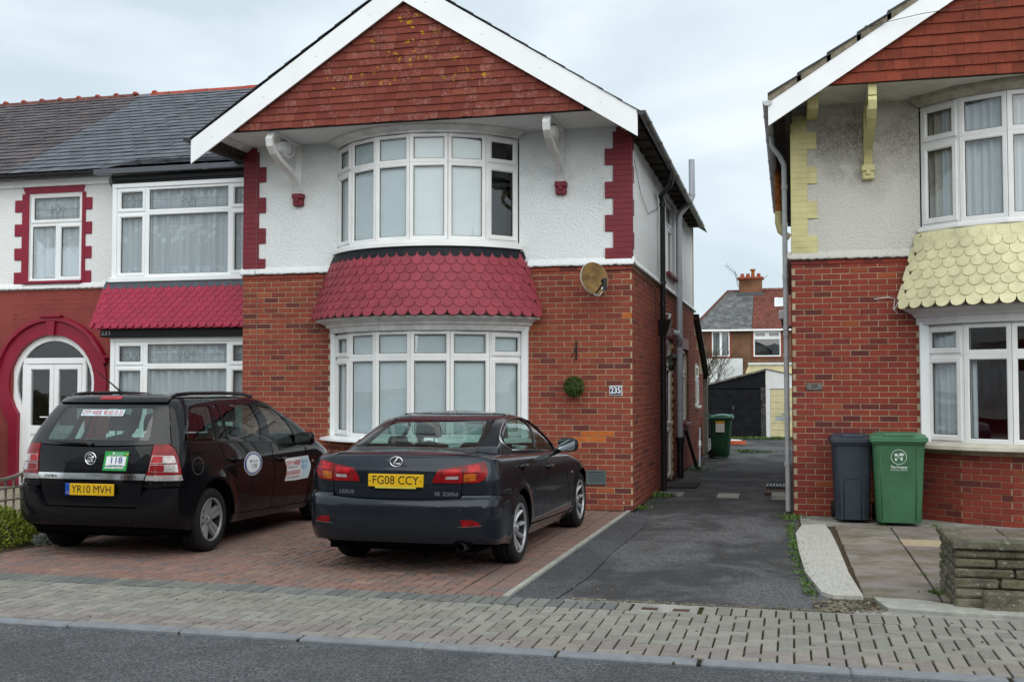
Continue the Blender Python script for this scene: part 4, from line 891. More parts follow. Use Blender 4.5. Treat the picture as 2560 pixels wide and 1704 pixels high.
# wall face with a hole: fan strips from the keyhole outline to the surrounding rectangle
def wall_with_hole(mb, hole, x0, x1, z0, z1, y):
    n = len(hole); outer = []
    for (x, z) in hole:
        if z <= 0.001: outer.append((x1 if x > CX3 else x0, z0)); continue
        dx, dz = x - CX3, z - CZ3; ts = []
        if dx > 1e-6: ts.append((x1 - CX3) / dx)
        if dx < -1e-6: ts.append((x0 - CX3) / dx)
        if dz > 1e-6: ts.append((z1 - CZ3) / dz)
        if dz < -1e-6: ts.append((z0 - CZ3) / dz)
        t = min(ts); outer.append((CX3 + dx * t, CZ3 + dz * t))
    ringfill(mb, outer, hole, y)
wall_with_hole(w, ko, XP3, -10.85, 0, 2.9, YW)
w.box(XP3, -10.85, YW, YW + 0.2, 2.9, 3.25)
wl3 = w.build('painted_brick_wall', 'brick_painted', H3)
bl = []
brick_run((XP3, YW), (-10.2, YW), 0, 3.225, [], bl, phase=0.05, key=0)
bl = [b for b in bl if not ((b[0] - CX3) ** 2 + (b[2] - CZ3) ** 2 < (RO3 + 0.16) ** 2 or (abs(b[0] - CX3) < 0.93 and b[2] < CZ3))]
bl = [(x, y, z, rz, ln, 0 if z > 1.0 else 3) for x, y, z, rz, ln, k in bl]
lay_bricks(bl, 'brick_painted', wl3, 300, proud=0.002, H=0.070, seed=21)
# crimson surround
m_ = MB(); ringfill(m_, ko, ki, YW - 0.03)
n = len(ko); m_.add([(x, YW - 0.03, z) for x, z in ko] + [(x, YW + 0.01, z) for x, z in ko], [(i, n + i, n + i + 1, i + 1) for i in range(n - 1)])
m_.add([(x, YW - 0.03, z) for x, z in ki] + [(x, YW + 0.12, z) for x, z in ki], [(i, i + 1, n + i + 1, n + i) for i in range(n - 1)])
m_.build('arch_surround', 'paint_crimson', H3)
rng = random.Random(6); hm = MB(); rows = [[], [], [], []]
for k in range(33):
    a = R(18) + (math.pi - R(18)) * k / 32; j = rng.uniform(-0.012, 0.012)
    for q, (r_, y_) in enumerate(((RO3 - 0.02, YW - 0.035), (RO3 + 0.0, YW - 0.085 + j), (RO3 + 0.055 + j, YW - 0.08), (RO3 + 0.07, YW))): rows[q].append((CX3 + r_ * math.cos(a), y_, CZ3 + r_ * math.sin(a)))
hm.grid(rows[::-1]); hm.box(-10.93, -10.72, YW - 0.08, YW, 2.10, 2.15, 0.01); hm.build('hood_mould', 'paint_crimson', H3, smooth=True, ang=50)
ks = MB(); ks.prism([(-0.062, 2.49), (0.062, 2.49), (0.088, 2.80), (-0.088, 2.80)], lambda u, v, t: (CX3 + u, t, v), YW - 0.075, YW); ks.box(CX3 - 0.20, CX3 + 0.20, YW - 0.12, YW, 2.785, 2.825, 0.008); ks.build('keystone', 'paint_crimson', H3)
# white door set in the keyhole
ds = part_empty('front_door', H3); yd = YW + 0.07
kj = keyhole(RI3 - 0.10, 0.555)
m_ = MB(); ringfill(m_, ki, kj, yd - 0.02); m_.add([(x, yd - 0.02, z) for x, z in kj] + [(x, yd + 0.05, z) for x, z in kj], [(i, i + 1, n + i + 1, n + i) for i in range(n - 1)]); m_.build('door_frame', 'upvc', ds)
m_ = MB(); m_.box(CX3 - 0.60, CX3 + 0.60, yd - 0.025, yd + 0.05, 2.02, 2.12, 0.01)
for s in (-1, 1): m_.box(CX3 + s * 0.53, CX3 + s * 0.61, yd - 0.025, yd + 0.05, 0.0, 2.0195, 0.008)
m_.build('door_frame', 'upvc', ds)
for s in (-1, 1):
    x0, x1 = (CX3 - 0.528, CX3 - 0.004) if s < 0 else (CX3 + 0.004, CX3 + 0.528)
    lf = MB(); fl_ = lambda a, y, z: Vector((a, y, z)); ring(lf, fl_, x0, x1, 0.06, 2.01, 0.085, yd - 0.03, yd + 0.04); lf.box(x0 + 0.084, x1 - 0.084, yd - 0.025, yd + 0.035, 0.86, 1.0)
    lf.box(x0 + 0.084, x1 - 0.084, yd, yd + 0.03, 0.144, 0.8605); lf = lf.build('door_leaf', 'upvc', ds)
    pm_ = MB(); ring(pm_, fl_, x0 + 0.15, x1 - 0.15, 0.22, 0.78, 0.03, yd - 0.012, yd + 0.01, 0.012); pm_.build('door_panel', 'upvc', lf)
    MB().add([(x0 + 0.08, yd + 0.01, 0.995), (x1 - 0.08, yd + 0.01, 0.995), (x1 - 0.08, yd + 0.01, 1.93), (x0 + 0.08, yd + 0.01, 1.93)], [(0, 1, 2, 3)]).build('pane', 'glass_dark', lf)
    hx = x1 - 0.045 if s < 0 else x0 + 0.045
    hb = MB(); hb.box(hx - 0.016, hx + 0.016, yd - 0.045, yd - 0.028, 0.98, 1.22, 0.006); hb.tube([(hx, yd - 0.04, 1.14), (hx, yd - 0.085, 1.14), (hx - 0.16, yd - 0.085, 1.14)] if s < 0 else [(hx, yd - 0.04, 1.14), (hx, yd - 0.085, 1.14), (hx + 0.1, yd - 0.085, 1.14)], 0.011, 8); hb.build('door_handle', 'white_paint', lf)
    pts = [(CX3 + s * (RI3 - 0.1) * math.cos(a), CZ3 + (RI3 - 0.1) * math.sin(a)) for a in [R(-38) + R(38 + 27) * k / 10 for k in range(11)]] + [(CX3 + s * 0.60, 2.02), (CX3 + s * 0.60, 1.25)]
    MB().add([(x, yd + 0.02, z) for x, z in pts], [tuple(range(len(pts)))]).build('side_light', 'glass_dark', ds)
pts = [(CX3 + (RI3 - 0.1) * math.cos(a), CZ3 + (RI3 - 0.1) * math.sin(a)) for a in [R(34) + R(112) * k / 16 for k in range(17)]]
MB().add([(x, yd + 0.02, z) for x, z in pts], [tuple(range(len(pts)))]).build('fanlight', 'glass_dark', ds)
rm = MB(); rm.box(-13.0, -10.7, YW + 1.6, YW + 1.7, 0, 3); rm.box(-13.0, -12.9, YW + 0.2, YW + 1.6, 0, 3); rm.box(-10.75, -10.65, YW + 0.2, YW + 1.6, 0, 3); rm.box(-13, -10.7, YW + 0.2, YW + 1.6, -0.05, 0.02); rm.build('porch_wall', simple('porch_paint', (0.30, 0.22, 0.16), 0.9), H3)
pw = MB(); ring(pw, lambda a, y, z: Vector((a, y, z)), -12.35, -11.9, 0.05, 2.15, 0.07, YW + 1.5, YW + 1.6); ring(pw, lambda a, y, z: Vector((a, y, z)), -11.75, -11.2, 1.0, 2.3, 0.06, YW + 1.5, YW + 1.6); pw.build('inner_door', 'upvc', H3)
# rendered first floor
w = MB(); w.box(XP3, -12.36, YW + 0.005, YW + 0.2, 3.25, 5.12); w.box(-12.36, -11.36, YW + 0.005, YW + 0.2, 3.25, 3.42); w.box(-12.36, -11.36, YW + 0.005, YW + 0.2, 4.83, 5.12); w.box(-11.36, -7.74, YW + 0.005, YW + 0.2, 3.25, 5.12); w.build('render_wall', 'render_clean' if 'render_clean' in M else render_mat('render_clean', (0.78, 0.80, 0.80), (0.5, 0.5, 0.5), 0.12, None), H3)
lip(H3, [((-13.4, YW), (-10.2, YW))], 'render_clean', seed=14)
# crimson window surround with teeth
sr = MB(); sr.box(-12.50, -12.372, YW - 0.016, YW + 0.1, 3.355, 4.87); sr.box(-11.348, -11.285, YW - 0.016, YW + 0.1, 3.355, 4.87); sr.box(-12.371, -11.349, YW - 0.016, YW + 0.1, 3.355, 3.398)
sr.prism([(-12.44, 4.8705), (-11.335, 4.8705), (-11.30, 5.0), (-12.50, 5.0)], lambda u, v, t: (u, t, v), YW - 0.018, YW + 0.1); sr.build('window_surround', 'paint_crimson', H3)
for k in range(4):
    z = 3.355 + k * 0.405
    for (a, b) in ((-12.645, -12.5005), (-11.2845, -11.165)): MB().box(a, b, YW - 0.016, YW + 0.05, z, z + 0.20 if k else z + 0.2, 0.006).build('surround_block', 'paint_crimson', H3)
MB().box(-12.46, -11.33, YW - 0.07, YW + 0.05, 3.355, 3.398, 0.008).build('window_sill', 'paint_crimson', H3)
sw = part_empty('small_window', H3)
fn, pn = window(sw, (-12.37, YW + 0.03), (-11.35, YW + 0.03), [(0, 1.02, 4.36, 4.865, True), (0, 0.53, 3.40, 4.36, False), (0.53, 1.02, 3.40, 4.36, True)], 'upvc')
curtain(sw, fn, 0.05, 0.97, 3.43, 4.82, 0.075, 'net_curtain', seed=3)
def leading(parent, fn, a0, a1, z0, z1, dep=0.022, n=1):
    mb = MB(); zc = lerp(z0, z1, 0.48); am = (a0 + a1) / 2; h = (z1 - z0)
    def bar(p, q, r=0.0035): mb.tube([fn(p[0], dep, p[1]), fn(q[0], dep, q[1])], r, 4, cap=False)
    bar((a0, zc), (a1, zc)); bar((a0, z0 + 0.035), (a1, z0 + 0.035)); bar((a0, z1 - 0.03), (a1, z1 - 0.03)); bar((a0 + 0.03, z0), (a0 + 0.03, z1)); bar((a1 - 0.03, z0), (a1 - 0.03, z1))
    u = min(0.055, (a1 - a0) / 7)
    for dx, s in ((-2 * u, 0.8), (0, 1.45), (2 * u, 0.8)):
        c = am + dx; e = 0.055 * s; ww = u * 0.85 * min(1.1, s)
        bar((c - ww, zc), (c, zc + e)); bar((c, zc + e), (c + ww, zc)); bar((c + ww, zc), (c, zc - e)); bar((c, zc - e), (c - ww, zc)); bar((c, zc - e), (c, z0))
    mb.build('leading', 'lead_came' if 'lead_came' in M else simple('lead_came', (0.20, 0.21, 0.22), 0.4, metal=0.5), parent)
leading(sw, fn, 0.10, 0.92, 4.44, 4.78)
# projecting bay with two windows
XL3 = -10.27
b3 = part_empty('bay', H3)
for (z0, ztr, z1, nm) in ((3.335, 4.34, 4.735, 'u'), (0.92, 1.955, 2.335, 'l')):
    wn = part_empty('bay_window', H3)
    a = lambda x: x - XL3
    fn, pn = window(wn, (XL3, YBY), (-7.70, YBY), [(a(-10.19), a(-9.67), ztr, z1, True), (a(-10.19), a(-9.67), z0, ztr, True), (a(-9.67), a(-8.235), ztr, z1, False), (a(-9.67), a(-8.235), z0, ztr, False), (a(-8.235), a(-7.72), ztr, z1, True), (a(-8.235), a(-7.72), z0, ztr, True)], 'upvc')
    for (a0, a1, q0, q1) in (pn[0], pn[2], pn[4]): leading(wn, fn, a0, a1, q0, q1)
    curtain(wn, fn, 0.1, 2.5, z0 + 0.03, z1 - 0.02, 0.09, 'net_curtain', seed=5 if nm == 'u' else 9, amp=0.03, wl=0.13)
    pb = MB(); pb.box(XL3, -10.192, YBY - 0.012, YBY + 0.10, z0 - 0.05, z1 + 0.07, 0.006); pb.box(XL3 + 0.0, -7.72, YBY - 0.022, YBY + 0.08, z1 + 0.001, z1 + 0.068, 0.006); pb.box(XL3 - 0.02, -7.72, YBY - 0.06, YBY + 0.08, z0 - 0.075, z0 - 0.001, 0.008)
    pb.box(XL3, XL3 + 0.06, YBY + 0.1, YW, z0 - 0.05, z1 + 0.07); pb.build('window_trim', 'upvc', wn)
    MB().box(-10.2, -7.75, YBY + 0.55, YBY + 0.6, z0 - 0.3, z1 + 0.2).build('room_back', 'dark_room', wn)
MB().box(XL3 + 0.02, -7.72, YBY + 0.02, YW, 0.0, 0.84).build('bay_base', 'brick_painted', H3)
MB().box(XL3 - 0.0, -7.74, YBY - 0.02, YW, 4.806, 4.935, 0.006).build('fascia', 'fascia_black', H3)
MB().box(XL3 + 0.03, -7.74, YBY - 0.045, YW, 4.845, 4.90, 0.004).build('fascia_bead', 'fascia_black', H3)
gf = MB(); gf.box(-10.52, -7.74, YBY - 0.16, YBY - 0.04, 4.94, 5.022, 0.006); gf.box(-8.62, -8.53, YBY - 0.166, YBY - 0.05, 4.935, 5.027); gf.build('box_gutter', 'gutter_grey', H3)
MB().box(XL3 - 0.10, -7.74, YBY - 0.13, YBY + 0.3, 2.405, 2.525, 0.006).build('skirt_fascia', 'fascia_black', H3)
text_on('house_number', '233', 0.088, lambda u, v: (XL3 + 0.005 + u, YBY - 0.1335, 2.468 + v), simple('worn_number', (0.34, 0.34, 0.35), 0.5, var=0.6, nscale=60), H3, label='worn grey painted number on the black fascia', width=0.155)
MB().box(XL3 - 0.03, -7.74, YBY - 0.03, YW, 3.20, 3.262).build('skirt_top', 'fascia_black', H3)
sk3 = part_empty('tile_skirt', H3)
t3 = lambda t: Vector((lerp(XL3 - 0.06, -7.74, t), YBY - 0.03, 0)); b3_ = lambda t: Vector((lerp(XL3 - 0.20, -7.74, t), YBY - 0.22, 0))
mb = MB(); mb.grid([[(*t3(k).xy, 3.22) for k in (0, 1)], [(*b3_(k).xy, 2.53) for k in (0, 1)]]); mb.add([(*t3(0).xy, 3.22), (*b3_(0).xy, 2.53), (XL3 - 0.2, YW, 2.53), (XL3 - 0.06, YW, 3.22)], [(0, 1, 2, 3)]); mb.add([(*b3_(0).xy, 2.53), (*b3_(1).xy, 2.53), (-7.74, YW, 2.53), (XL3 - 0.2, YW, 2.53)], [(0, 1, 2, 3)]); mb.build('skirt_board', 'tile_crimson', H3)
skirt(sk3, t3, b3_, 3.225, 2.535, 9, 20, 'tile_crimson', tw=0.128, h=0.17, first_mat='lead_lip')
# slated roofs
RZ = lambda y: 5.165 + 0.596 * (y - 15.6)
def slates(parent, x0, x1, ya, yb, zf, mat, limit, seed, sw_=0.25, g=0.172, rag=0.0):
    rng = random.Random(seed); me = None; n = int(math.ceil((yb - ya) / g)); lst = []
    for r in range(n):
        y = ya + r * g; x = x0 - (sw_ / 2 if r % 2 else 0)
        while x < x1:
            a, b = max(x, x0), min(x + sw_, x1)
            if b - a > 0.04: lst.append((r, y, a, b))
            x += sw_
    sl = math.atan(0.596); me = MB().add([(-0.5, 0, 0), (0.5, 0, 0), (0.5, 0.34, 0), (-0.5, 0.34, 0), (-0.5, 0, -0.004), (0.5, 0, -0.004)], [(0, 1, 2, 3), (4, 5, 1, 0)]).mesh('slate', mat)
    rest = MB(); lst.sort(key=lambda q: q[1])
    for i, (r, y, a, b) in enumerate(lst):
        sl = math.atan2(zf(y + 0.05) - zf(y), 0.05); z = zf(y) + 0.034 + rng.uniform(0, 0.006); rx = sl - 0.075 + rng.uniform(-0.004, 0.004)
        if i < limit: inst('slate', me, ((a + b) / 2, y, z), parent, 0, (b - a - 0.009, 1, 1), rot=(rx, 0, rng.uniform(-0.006, 0.006)))
        else:
            c, s = math.cos(rx), math.sin(rx); h = (b - a - 0.009) / 2; m = (a + b) / 2
            rest.add([(m - h, y, z), (m + h, y, z), (m + h, y + 0.34 * c, z + 0.34 * s), (m - h, y + 0.34 * c, z + 0.34 * s), (m - h, y, z - 0.004), (m + h, y, z - 0.004)], [(0, 1, 2, 3), (4, 5, 1, 0)])
    if rest.f: rest.build('slates_beyond', mat, parent, kind='stuff')
rf3 = part_empty('roof', H3)
def zbay(y): return RZ(y) if y > 15.95 else lerp(5.035, RZ(15.95), (y - 14.92) / (15.95 - 14.92))
slates(rf3, -10.50, -7.0, 14.92, 15.70, zbay, 'slate_new', 60, 31)
slates(rf3, XP3, -10.502, 15.60, 15.72, RZ, 'slate_new', 20, 32)
slates(rf3, XP3, -7.0, 15.78, 19.55, RZ, 'slate_new', 220, 33)
mb = MB(); mb.add([(XP3, 15.58, RZ(15.58) - 0.01), (-7, 15.58, RZ(15.58) - 0.01), (-7, 19.6, RZ(19.6)), (XP3, 19.6, RZ(19.6))], [(0, 1, 2, 3)]); mb.add([(-10.5, 14.93, 5.02), (-7, 14.93, 5.02), (-7, 15.95, RZ(15.95) - 0.015), (-10.5, 15.95, RZ(15.95) - 0.015)], [(0, 1, 2, 3)]); mb.add([(XP3, 19.6, RZ(19.6)), (-7, 19.6, RZ(19.6)), (-7, 23.6, 5.1), (XP3, 23.6, 5.1)], [(0, 1, 2, 3)]); mb.build('roof_deck', 'slate_roof', rf3)
def ridge_tiles(parent, x0, x1, mat, L_=0.40, collar=False, seed=4):
    rng = random.Random(seed); n = int((x1 - x0) / L_); z = RZ(19.6) - 0.055
    rows = lambda r: [(0, r * math.cos(math.pi * k / 8), r * math.sin(math.pi * k / 8)) for k in range(9)]
    pr = rows(0.105); mb = MB().grid([[(0.004, y, q) for _, y, q in pr], [(L_ - 0.004, y, q) for _, y, q in pr]])
    if collar: mb.grid([[(xx, y * f, q * f) for _, y, q in pr] for xx, f in ((L_ - 0.10, 1.02), (L_ - 0.085, 1.35), (L_ - 0.02, 1.42), (L_ + 0.0, 1.02))])
    me = mb.mesh('ridge_tile', mat, True, ang=50)
    for k in range(n): inst('ridge_tile', me, (x0 + k * L_, 19.6, z + rng.uniform(-0.008, 0.008)), parent)
ridge_tiles(rf3, -12.5, -7.2, 'ridge_red', 0.42)
# gutters of the wall head and the small downpipe under the bay gutter
gutter(H3, (-12.70, 15.52, 5.125), (-10.55, 15.52, 5.125), 0.058, joints=4)
MB().box(XP3, -10.3, YW - 0.05, YW + 0.02, 4.98, 5.09, 0.006).build('eaves_fascia', 'upvc', H3)
pipe('gutter_outlet', [(-10.62, 15.52, 5.05), (-10.62, 15.52, 4.94), (-10.57, 15.5, 4.88), (-10.30, 15.3, 4.80)], 0.038, 'pipe_black', H3)
cb = MB(); cb.tube([(-10.72, 15.72, 4.80), (-10.60, 15.72, 4.55), (-10.47, 15.73, 4.20)], 0.005, 5); cb.build('cable', 'black_plastic', H3)
# ---- next house to the left: only a strip of wall and its old roof show
H1 = thing('terraced_house', (-15.1, 15.8, 0), 'neighbouring house at the left edge, old brown slates and red ridge tiles', 'house')
w = MB(); w.box(-18, XP3 - 0.002, YW + 0.006, YW + 0.2, 3.25, 5.12); w.build('render_wall', 'render_clean', H1)
w = MB(); w.box(-18, XP3 - 0.002, YW + 0.003, YW + 0.2, 0, 3.25); w.build('painted_brick_wall', 'brick_painted', H1)
rf1 = part_empty('roof', H1)
slates(rf1, -17.6, XP3, 15.60, 19.55, RZ, 'slate_old', 300, 35)
mb = MB(); mb.add([(-18, 15.58, RZ(15.58) - 0.01), (XP3, 15.58, RZ(15.58) - 0.01), (XP3, 19.6, RZ(19.6)), (-18, 19.6, RZ(19.6))], [(0, 1, 2, 3)]); mb.add([(-18, 19.6, RZ(19.6)), (XP3, 19.6, RZ(19.6)), (XP3, 23.6, 5.1), (-18, 23.6, 5.1)], [(0, 1, 2, 3)]); mb.build('roof_deck', 'slate_roof', rf1)
ridge_tiles(rf1, -17.7, -12.45, 'ridge_brown', 0.44, False)
cl = MB()
for k in range(12):
    x = -17.7 + 0.44 * (k + 1); MB().box(x - 0.07, x + 0.03, 19.53, 19.67, RZ(19.6) + 0.01, RZ(19.6) + 0.085, 0.03).build('ridge_collar', 'ridge_red', rf1)
gutter(H1, (-18, 15.52, 5.125), (-12.705, 15.52, 5.125), 0.058, joints=6)
MB().box(-18, XP3 - 0.002, YW - 0.05, YW + 0.02, 4.98, 5.09, 0.006).build('eaves_fascia', 'upvc', H1)
# ================================================================ house 237 at the right
X7, XR7, XM7 = 0.02, 5.70, 2.86
H7 = thing('brick_house', (2.86, 14.54, 0), 'house at the right edge with cream quoins, cream fish-scale tiles and yellow scroll bracket', 'house')
w = MB(); w.box(X7, 1.56, YF, YF + 0.25, 0, 3.27); w.box(4.52, XR7, YF, YF + 0.25, 0, 3.27); w.box(1.56, 4.52, YF, YF + 0.25, 2.45, 3.27); w.box(X7, X7 + 0.25, YF + 0.25, 24.2, 0, 3.27); w.box(X7, XR7, 24, 24.2, 0, 3.27); w.box(XR7 - .25, XR7, YF + .25, 24, 0, 5.2)
wl7 = w.build('brick_wall', 'mortar_red', H7)
bl = []
brick_run((X7, YF), (1.56, YF), 0, 3.225, [], bl, phase=0.07, key=0); brick_run((4.52, YF), (XR7, YF), 0, 3.225, [], bl, key=9)
brick_run((X7 - 0.012, YF - 0.012), (1.70, YF - 0.012), 3.195, 3.270, [], bl, key=0)
A7 = arc_pts(1.56, 4.54, 0.74, YF, 6)
for i in range(6): brick_run(A7[i].xy, A7[i + 1].xy, 0, 0.86, [], bl, key=1 if i < 2 else 9)
brick_run((X7, 24.0), (X7, YF), 0, 3.225, [], bl, key=9)
lay_bricks(bl, 'brick_237', wl7, 300, seed=41)
mb = MB()
for i in range(6):
    a, b = A7[i], A7[i + 1]; mb.add([(a.x, a.y + 0.004, 0), (b.x, b.y + 0.004, 0), (b.x, b.y + 0.004, 0.87), (a.x, a.y + 0.004, 0.87)], [(0, 1, 2, 3)])
mb.build('bay_base', 'mortar_red', H7)
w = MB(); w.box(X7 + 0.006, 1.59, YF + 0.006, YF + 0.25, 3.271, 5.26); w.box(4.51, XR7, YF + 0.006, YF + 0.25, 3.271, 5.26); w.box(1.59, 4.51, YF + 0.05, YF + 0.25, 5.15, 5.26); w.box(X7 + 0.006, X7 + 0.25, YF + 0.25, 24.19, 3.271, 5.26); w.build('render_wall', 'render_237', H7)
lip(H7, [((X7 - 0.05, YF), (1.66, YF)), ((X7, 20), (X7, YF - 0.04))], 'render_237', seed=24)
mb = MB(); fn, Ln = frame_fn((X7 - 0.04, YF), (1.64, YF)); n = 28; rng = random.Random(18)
mb.grid([[fn(Ln * i / n, -0.040, 3.262 + rng.uniform(-0.012, 0.004)) for i in range(n + 1)], [fn(Ln * i / n, -0.044, 3.285) for i in range(n + 1)]]); mb.build('drip_shadow_mortar', 'timber_dark', H7)  # mortar strip under the lip, coloured dark for the drip shadow
quoins(H7, X7, 1, 'paint_cream', z0=3.345, n=24, wide=0.325, narrow=0.205, first=3, ytop=5.2)
MB().box(X7 - 0.002, X7 + 0.18, YF - 0.010, YF + 0.09, 3.345, 5.14).build('quoin_joints', 'paint_cream', H7)
MB().box(X7 + 0.20, X7 + 0.34, 13.9, YF + 0.01, 5.06, 5.25, 0.01).build('soffit_block', 'paint_cream', H7)
AU7 = arc_pts(1.60, 4.50, 0.72, YF, 6)
for bw, i, fn, Ln, pn in bow(H7, AU7, 3.63, 4.66, 5.14, 0.06, True, False, 'upvc_old', 6):
    if i < 3: curtain(bw, fn, 0.02 if i == 0 else -0.02, Ln + 0.02, 3.64, 5.10, 0.13, 'curtain_beige' if i == 0 else 'curtain_white', seed=50 + i, amp=0.03, wl=0.10)
    if i == 0: curtain(bw, fn, Ln * 0.45, Ln + 0.02, 3.64, 5.10, 0.10, 'curtain_white', seed=60, amp=0.02, wl=0.10)
arcU7 = lambda off, n: arc_pts(1.60, 4.50, 0.72, YF, n, off); arcL7 = lambda off, n: arc_pts(1.56, 4.54, 0.745, YF, n, off)
strip_ring('window_head', arcU7, [(0.0, 5.14), (0.05, 5.142), (0.08, 5.16), (0.15, 5.20), (0.16, 5.25)], simple('stone_grimy', (0.42, 0.39, 0.33), 0.9, var=0.2, dirt=0.6), H7, n=6, smooth=False)
strip_ring('window_sill', arcU7, [(-0.05, 3.63), (0.012, 3.63), (0.06, 3.60), (0.065, 3.565), (0.03, 3.56), (0.0, 3.55)], 'upvc_old', H7, n=6, smooth=False)
strip_ring('skirt_flashing', arcU7, [(0.02, 3.565), (0.045, 3.56), (0.07, 3.42)], 'tile_cream', H7, ends=False)
at7, ab7 = arc_t(1.60, 4.50, 0.72, 0.055), arc_t(1.56, 4.54, 0.745, 0.34)
mb = MB(); mb.grid([[(*at7(k / 40).xy, 3.52) for k in range(41)], [(*ab7(k / 40).xy, 2.60) for k in range(41)]]); mb.build('skirt_board', 'timber_dark', H7)
sk7 = part_empty('tile_skirt', H7)
skirt(sk7, at7, ab7, 3.53, 2.585, 8, 22, 'tile_cream', first_mat='tile_cream', tw=0.16, h=0.21, tmax=0.62, lead_name='scale_tile')
AL7 = arc_pts(1.62, 4.48, 0.735, YF, 6)
for bw, i, fn, Ln, pn in bow(H7, AL7, 0.96, 2.02, 2.40, 0.06, True, False, 'upvc_old', 6, 'glass_window'):
    if i == 0: curtain(bw, fn, 0.03, Ln, 0.97, 2.37, 0.12, 'curtain_white', seed=71, amp=0.03, wl=0.10)
    if i == 1: curtain(bw, fn, -0.03, Ln * 0.22, 0.97, 2.0, 0.12, 'curtain_white', seed=72, amp=0.03, wl=0.10, taper=0.0)
MB().box(1.55, 1.665, YF - 0.09, YF + 0.05, 0.93, 2.44, 0.008).build('window_post', 'upvc', H7)
strip_ring('window_cornice', arcL7, [(0.0, 2.40), (0.05, 2.405), (0.055, 2.49), (0.09, 2.50), (0.11, 2.53), (0.19, 2.56), (0.25, 2.58), (0.26, 2.605), (0.0, 2.61)], simple('board_lilac', (0.60, 0.59, 0.61), 0.5, var=0.05), H7, n=6, smooth=False)
strip_ring('window_sill', arcL7, [(-0.05, 0.97), (0.04, 0.965), (0.16, 0.93), (0.165, 0.89), (0.12, 0.875), (-0.02, 0.87)], simple('sill_stone', (0.56, 0.53, 0.44), 0.8, var=0.1, dirt=0.25), H7)
# room behind the lower window
r7 = MB(); r7.box(1.3, 4.8, 17.2, 17.3, 0.2, 2.6); r7.box(1.2, 1.3, YF + 0.25, 17.2, 0.2, 2.6); r7.build('room_wall', 'red_room', H7)
MB().box(1.3, 4.8, YF + 0.25, 17.2, 2.55, 2.6).build('room_ceiling', 'blind_white', H7); MB().box(1.3, 4.8, YF + 0.25, 17.2, 0.2, 0.25).build('room_floor', 'dark_room', H7)
MB().box(1.3, 4.8, YF + 0.6, YF + 0.65, 3.4, 5.2).build('room_back', 'dark_room', H7)
# gable
g = MB(); g.prism([(0.30, 5.25), (5.42, 5.25), (XM7, 6.90)], lambda u, v, t: (u, t, v), YG5, YG5 + 0.08); g.build('gable_wall', 'timber_dark', H7)
gable_tiles(H7, XM7, YG5 - 0.006, 5.235, 2.46, 0.64, 'tile_gable_new', -99, 99, rows=13, gauge=0.1285, tw=0.172, seed=13)
sf = part_empty('soffit', H7)
for k in range(9):
    y = YG5 + 0.082 + k * 0.108; MB().box(X7 + 0.05, XR7 - 0.05, y, y + 0.104, 5.252, 5.28, 0.003).build('soffit_board', 'soffit_boards' if 'soffit_boards' in M else simple('soffit_boards', (0.66, 0.65, 0.60), 0.6, var=0.06, dirt=0.45), sf)
barge(H7, -0.235, 4.770, XM7 - 0.0015, 6.745, 0.278, YB5); barge(H7, XM7 + 0.0015, 6.745, 5.95, 4.770, 0.278, YB5)
rf7 = part_empty('roof', H7)
for s in (-1, 1):
    xe = XM7 + s * 3.10; n = 9; mo = MB()
    for k in range(n):
        xa, xb = lerp(xe, XM7, k / n), lerp(xe, XM7, (k + 1) / n + 0.015); za = 5.06 + 0.638 * (abs(xe - XM7) - abs(xa - XM7)); zb_ = 5.06 + 0.638 * (abs(xe - XM7) - abs(xb - XM7))
        tl_ = MB().add([(xa, YB5 - 0.03, za + 0.075), (xb, YB5 - 0.03, zb_ + 0.05), (xb, 24.4, zb_ + 0.05), (xa, 24.4, za + 0.075), (xa, YB5 - 0.03, za + 0.100), (xb, YB5 - 0.03, zb_ + 0.068), (xb, 24.4, zb_ + 0.068), (xa, 24.4, za + 0.100)], [(0, 1, 5, 4), (4, 5, 6, 7), (0, 4, 7, 3), (0, 3, 2, 1)])
        tl_.build('verge_tile', 'slate_roof', rf7)
        mo.add([(xa, YB5 - 0.012, za - 0.012), (xb, YB5 - 0.012, zb_ - 0.012), (xb, YB5 - 0.012, zb_ + 0.05), (xa, YB5 - 0.012, za + 0.075), (xa, 13.8, za - 0.012), (xb, 13.8, zb_ - 0.012)], [(0, 1, 2, 3), (0, 4, 5, 1)])
    mo.build('verge_mortar', simple('verge_mortar', (0.20, 0.175, 0.125), 0.95, var=0.3, nscale=12, bump=0.6) if s < 0 else 'verge_mortar', rf7)
    MB().add([(xe, 13.6, 5.05), (XM7, 13.6, 7.03), (XM7, 24.3, 7.03), (xe, 24.3, 5.05)], [(0, 1, 2, 3)]).build('roof_felt', 'black_void', rf7)
mb = MB(); mb.box(X7 - 0.20, X7 + 0.02, 13.6, 23.0, 5.02, 5.12); mb.box(X7 - 0.06, X7 + 0.004, 13.9, 23, 4.9, 5.02); mb.build('eaves_boards', 'timber_dark', H7)
scroll_bracket(H7, 0.97, 'paint_cream', 'paint_cream', dz=0.02)
MB().box(0.92, 1.02, 13.58, 13.66, 5.10, 5.25, 0.005).build('bracket_cap', 'paint_cream', H7)
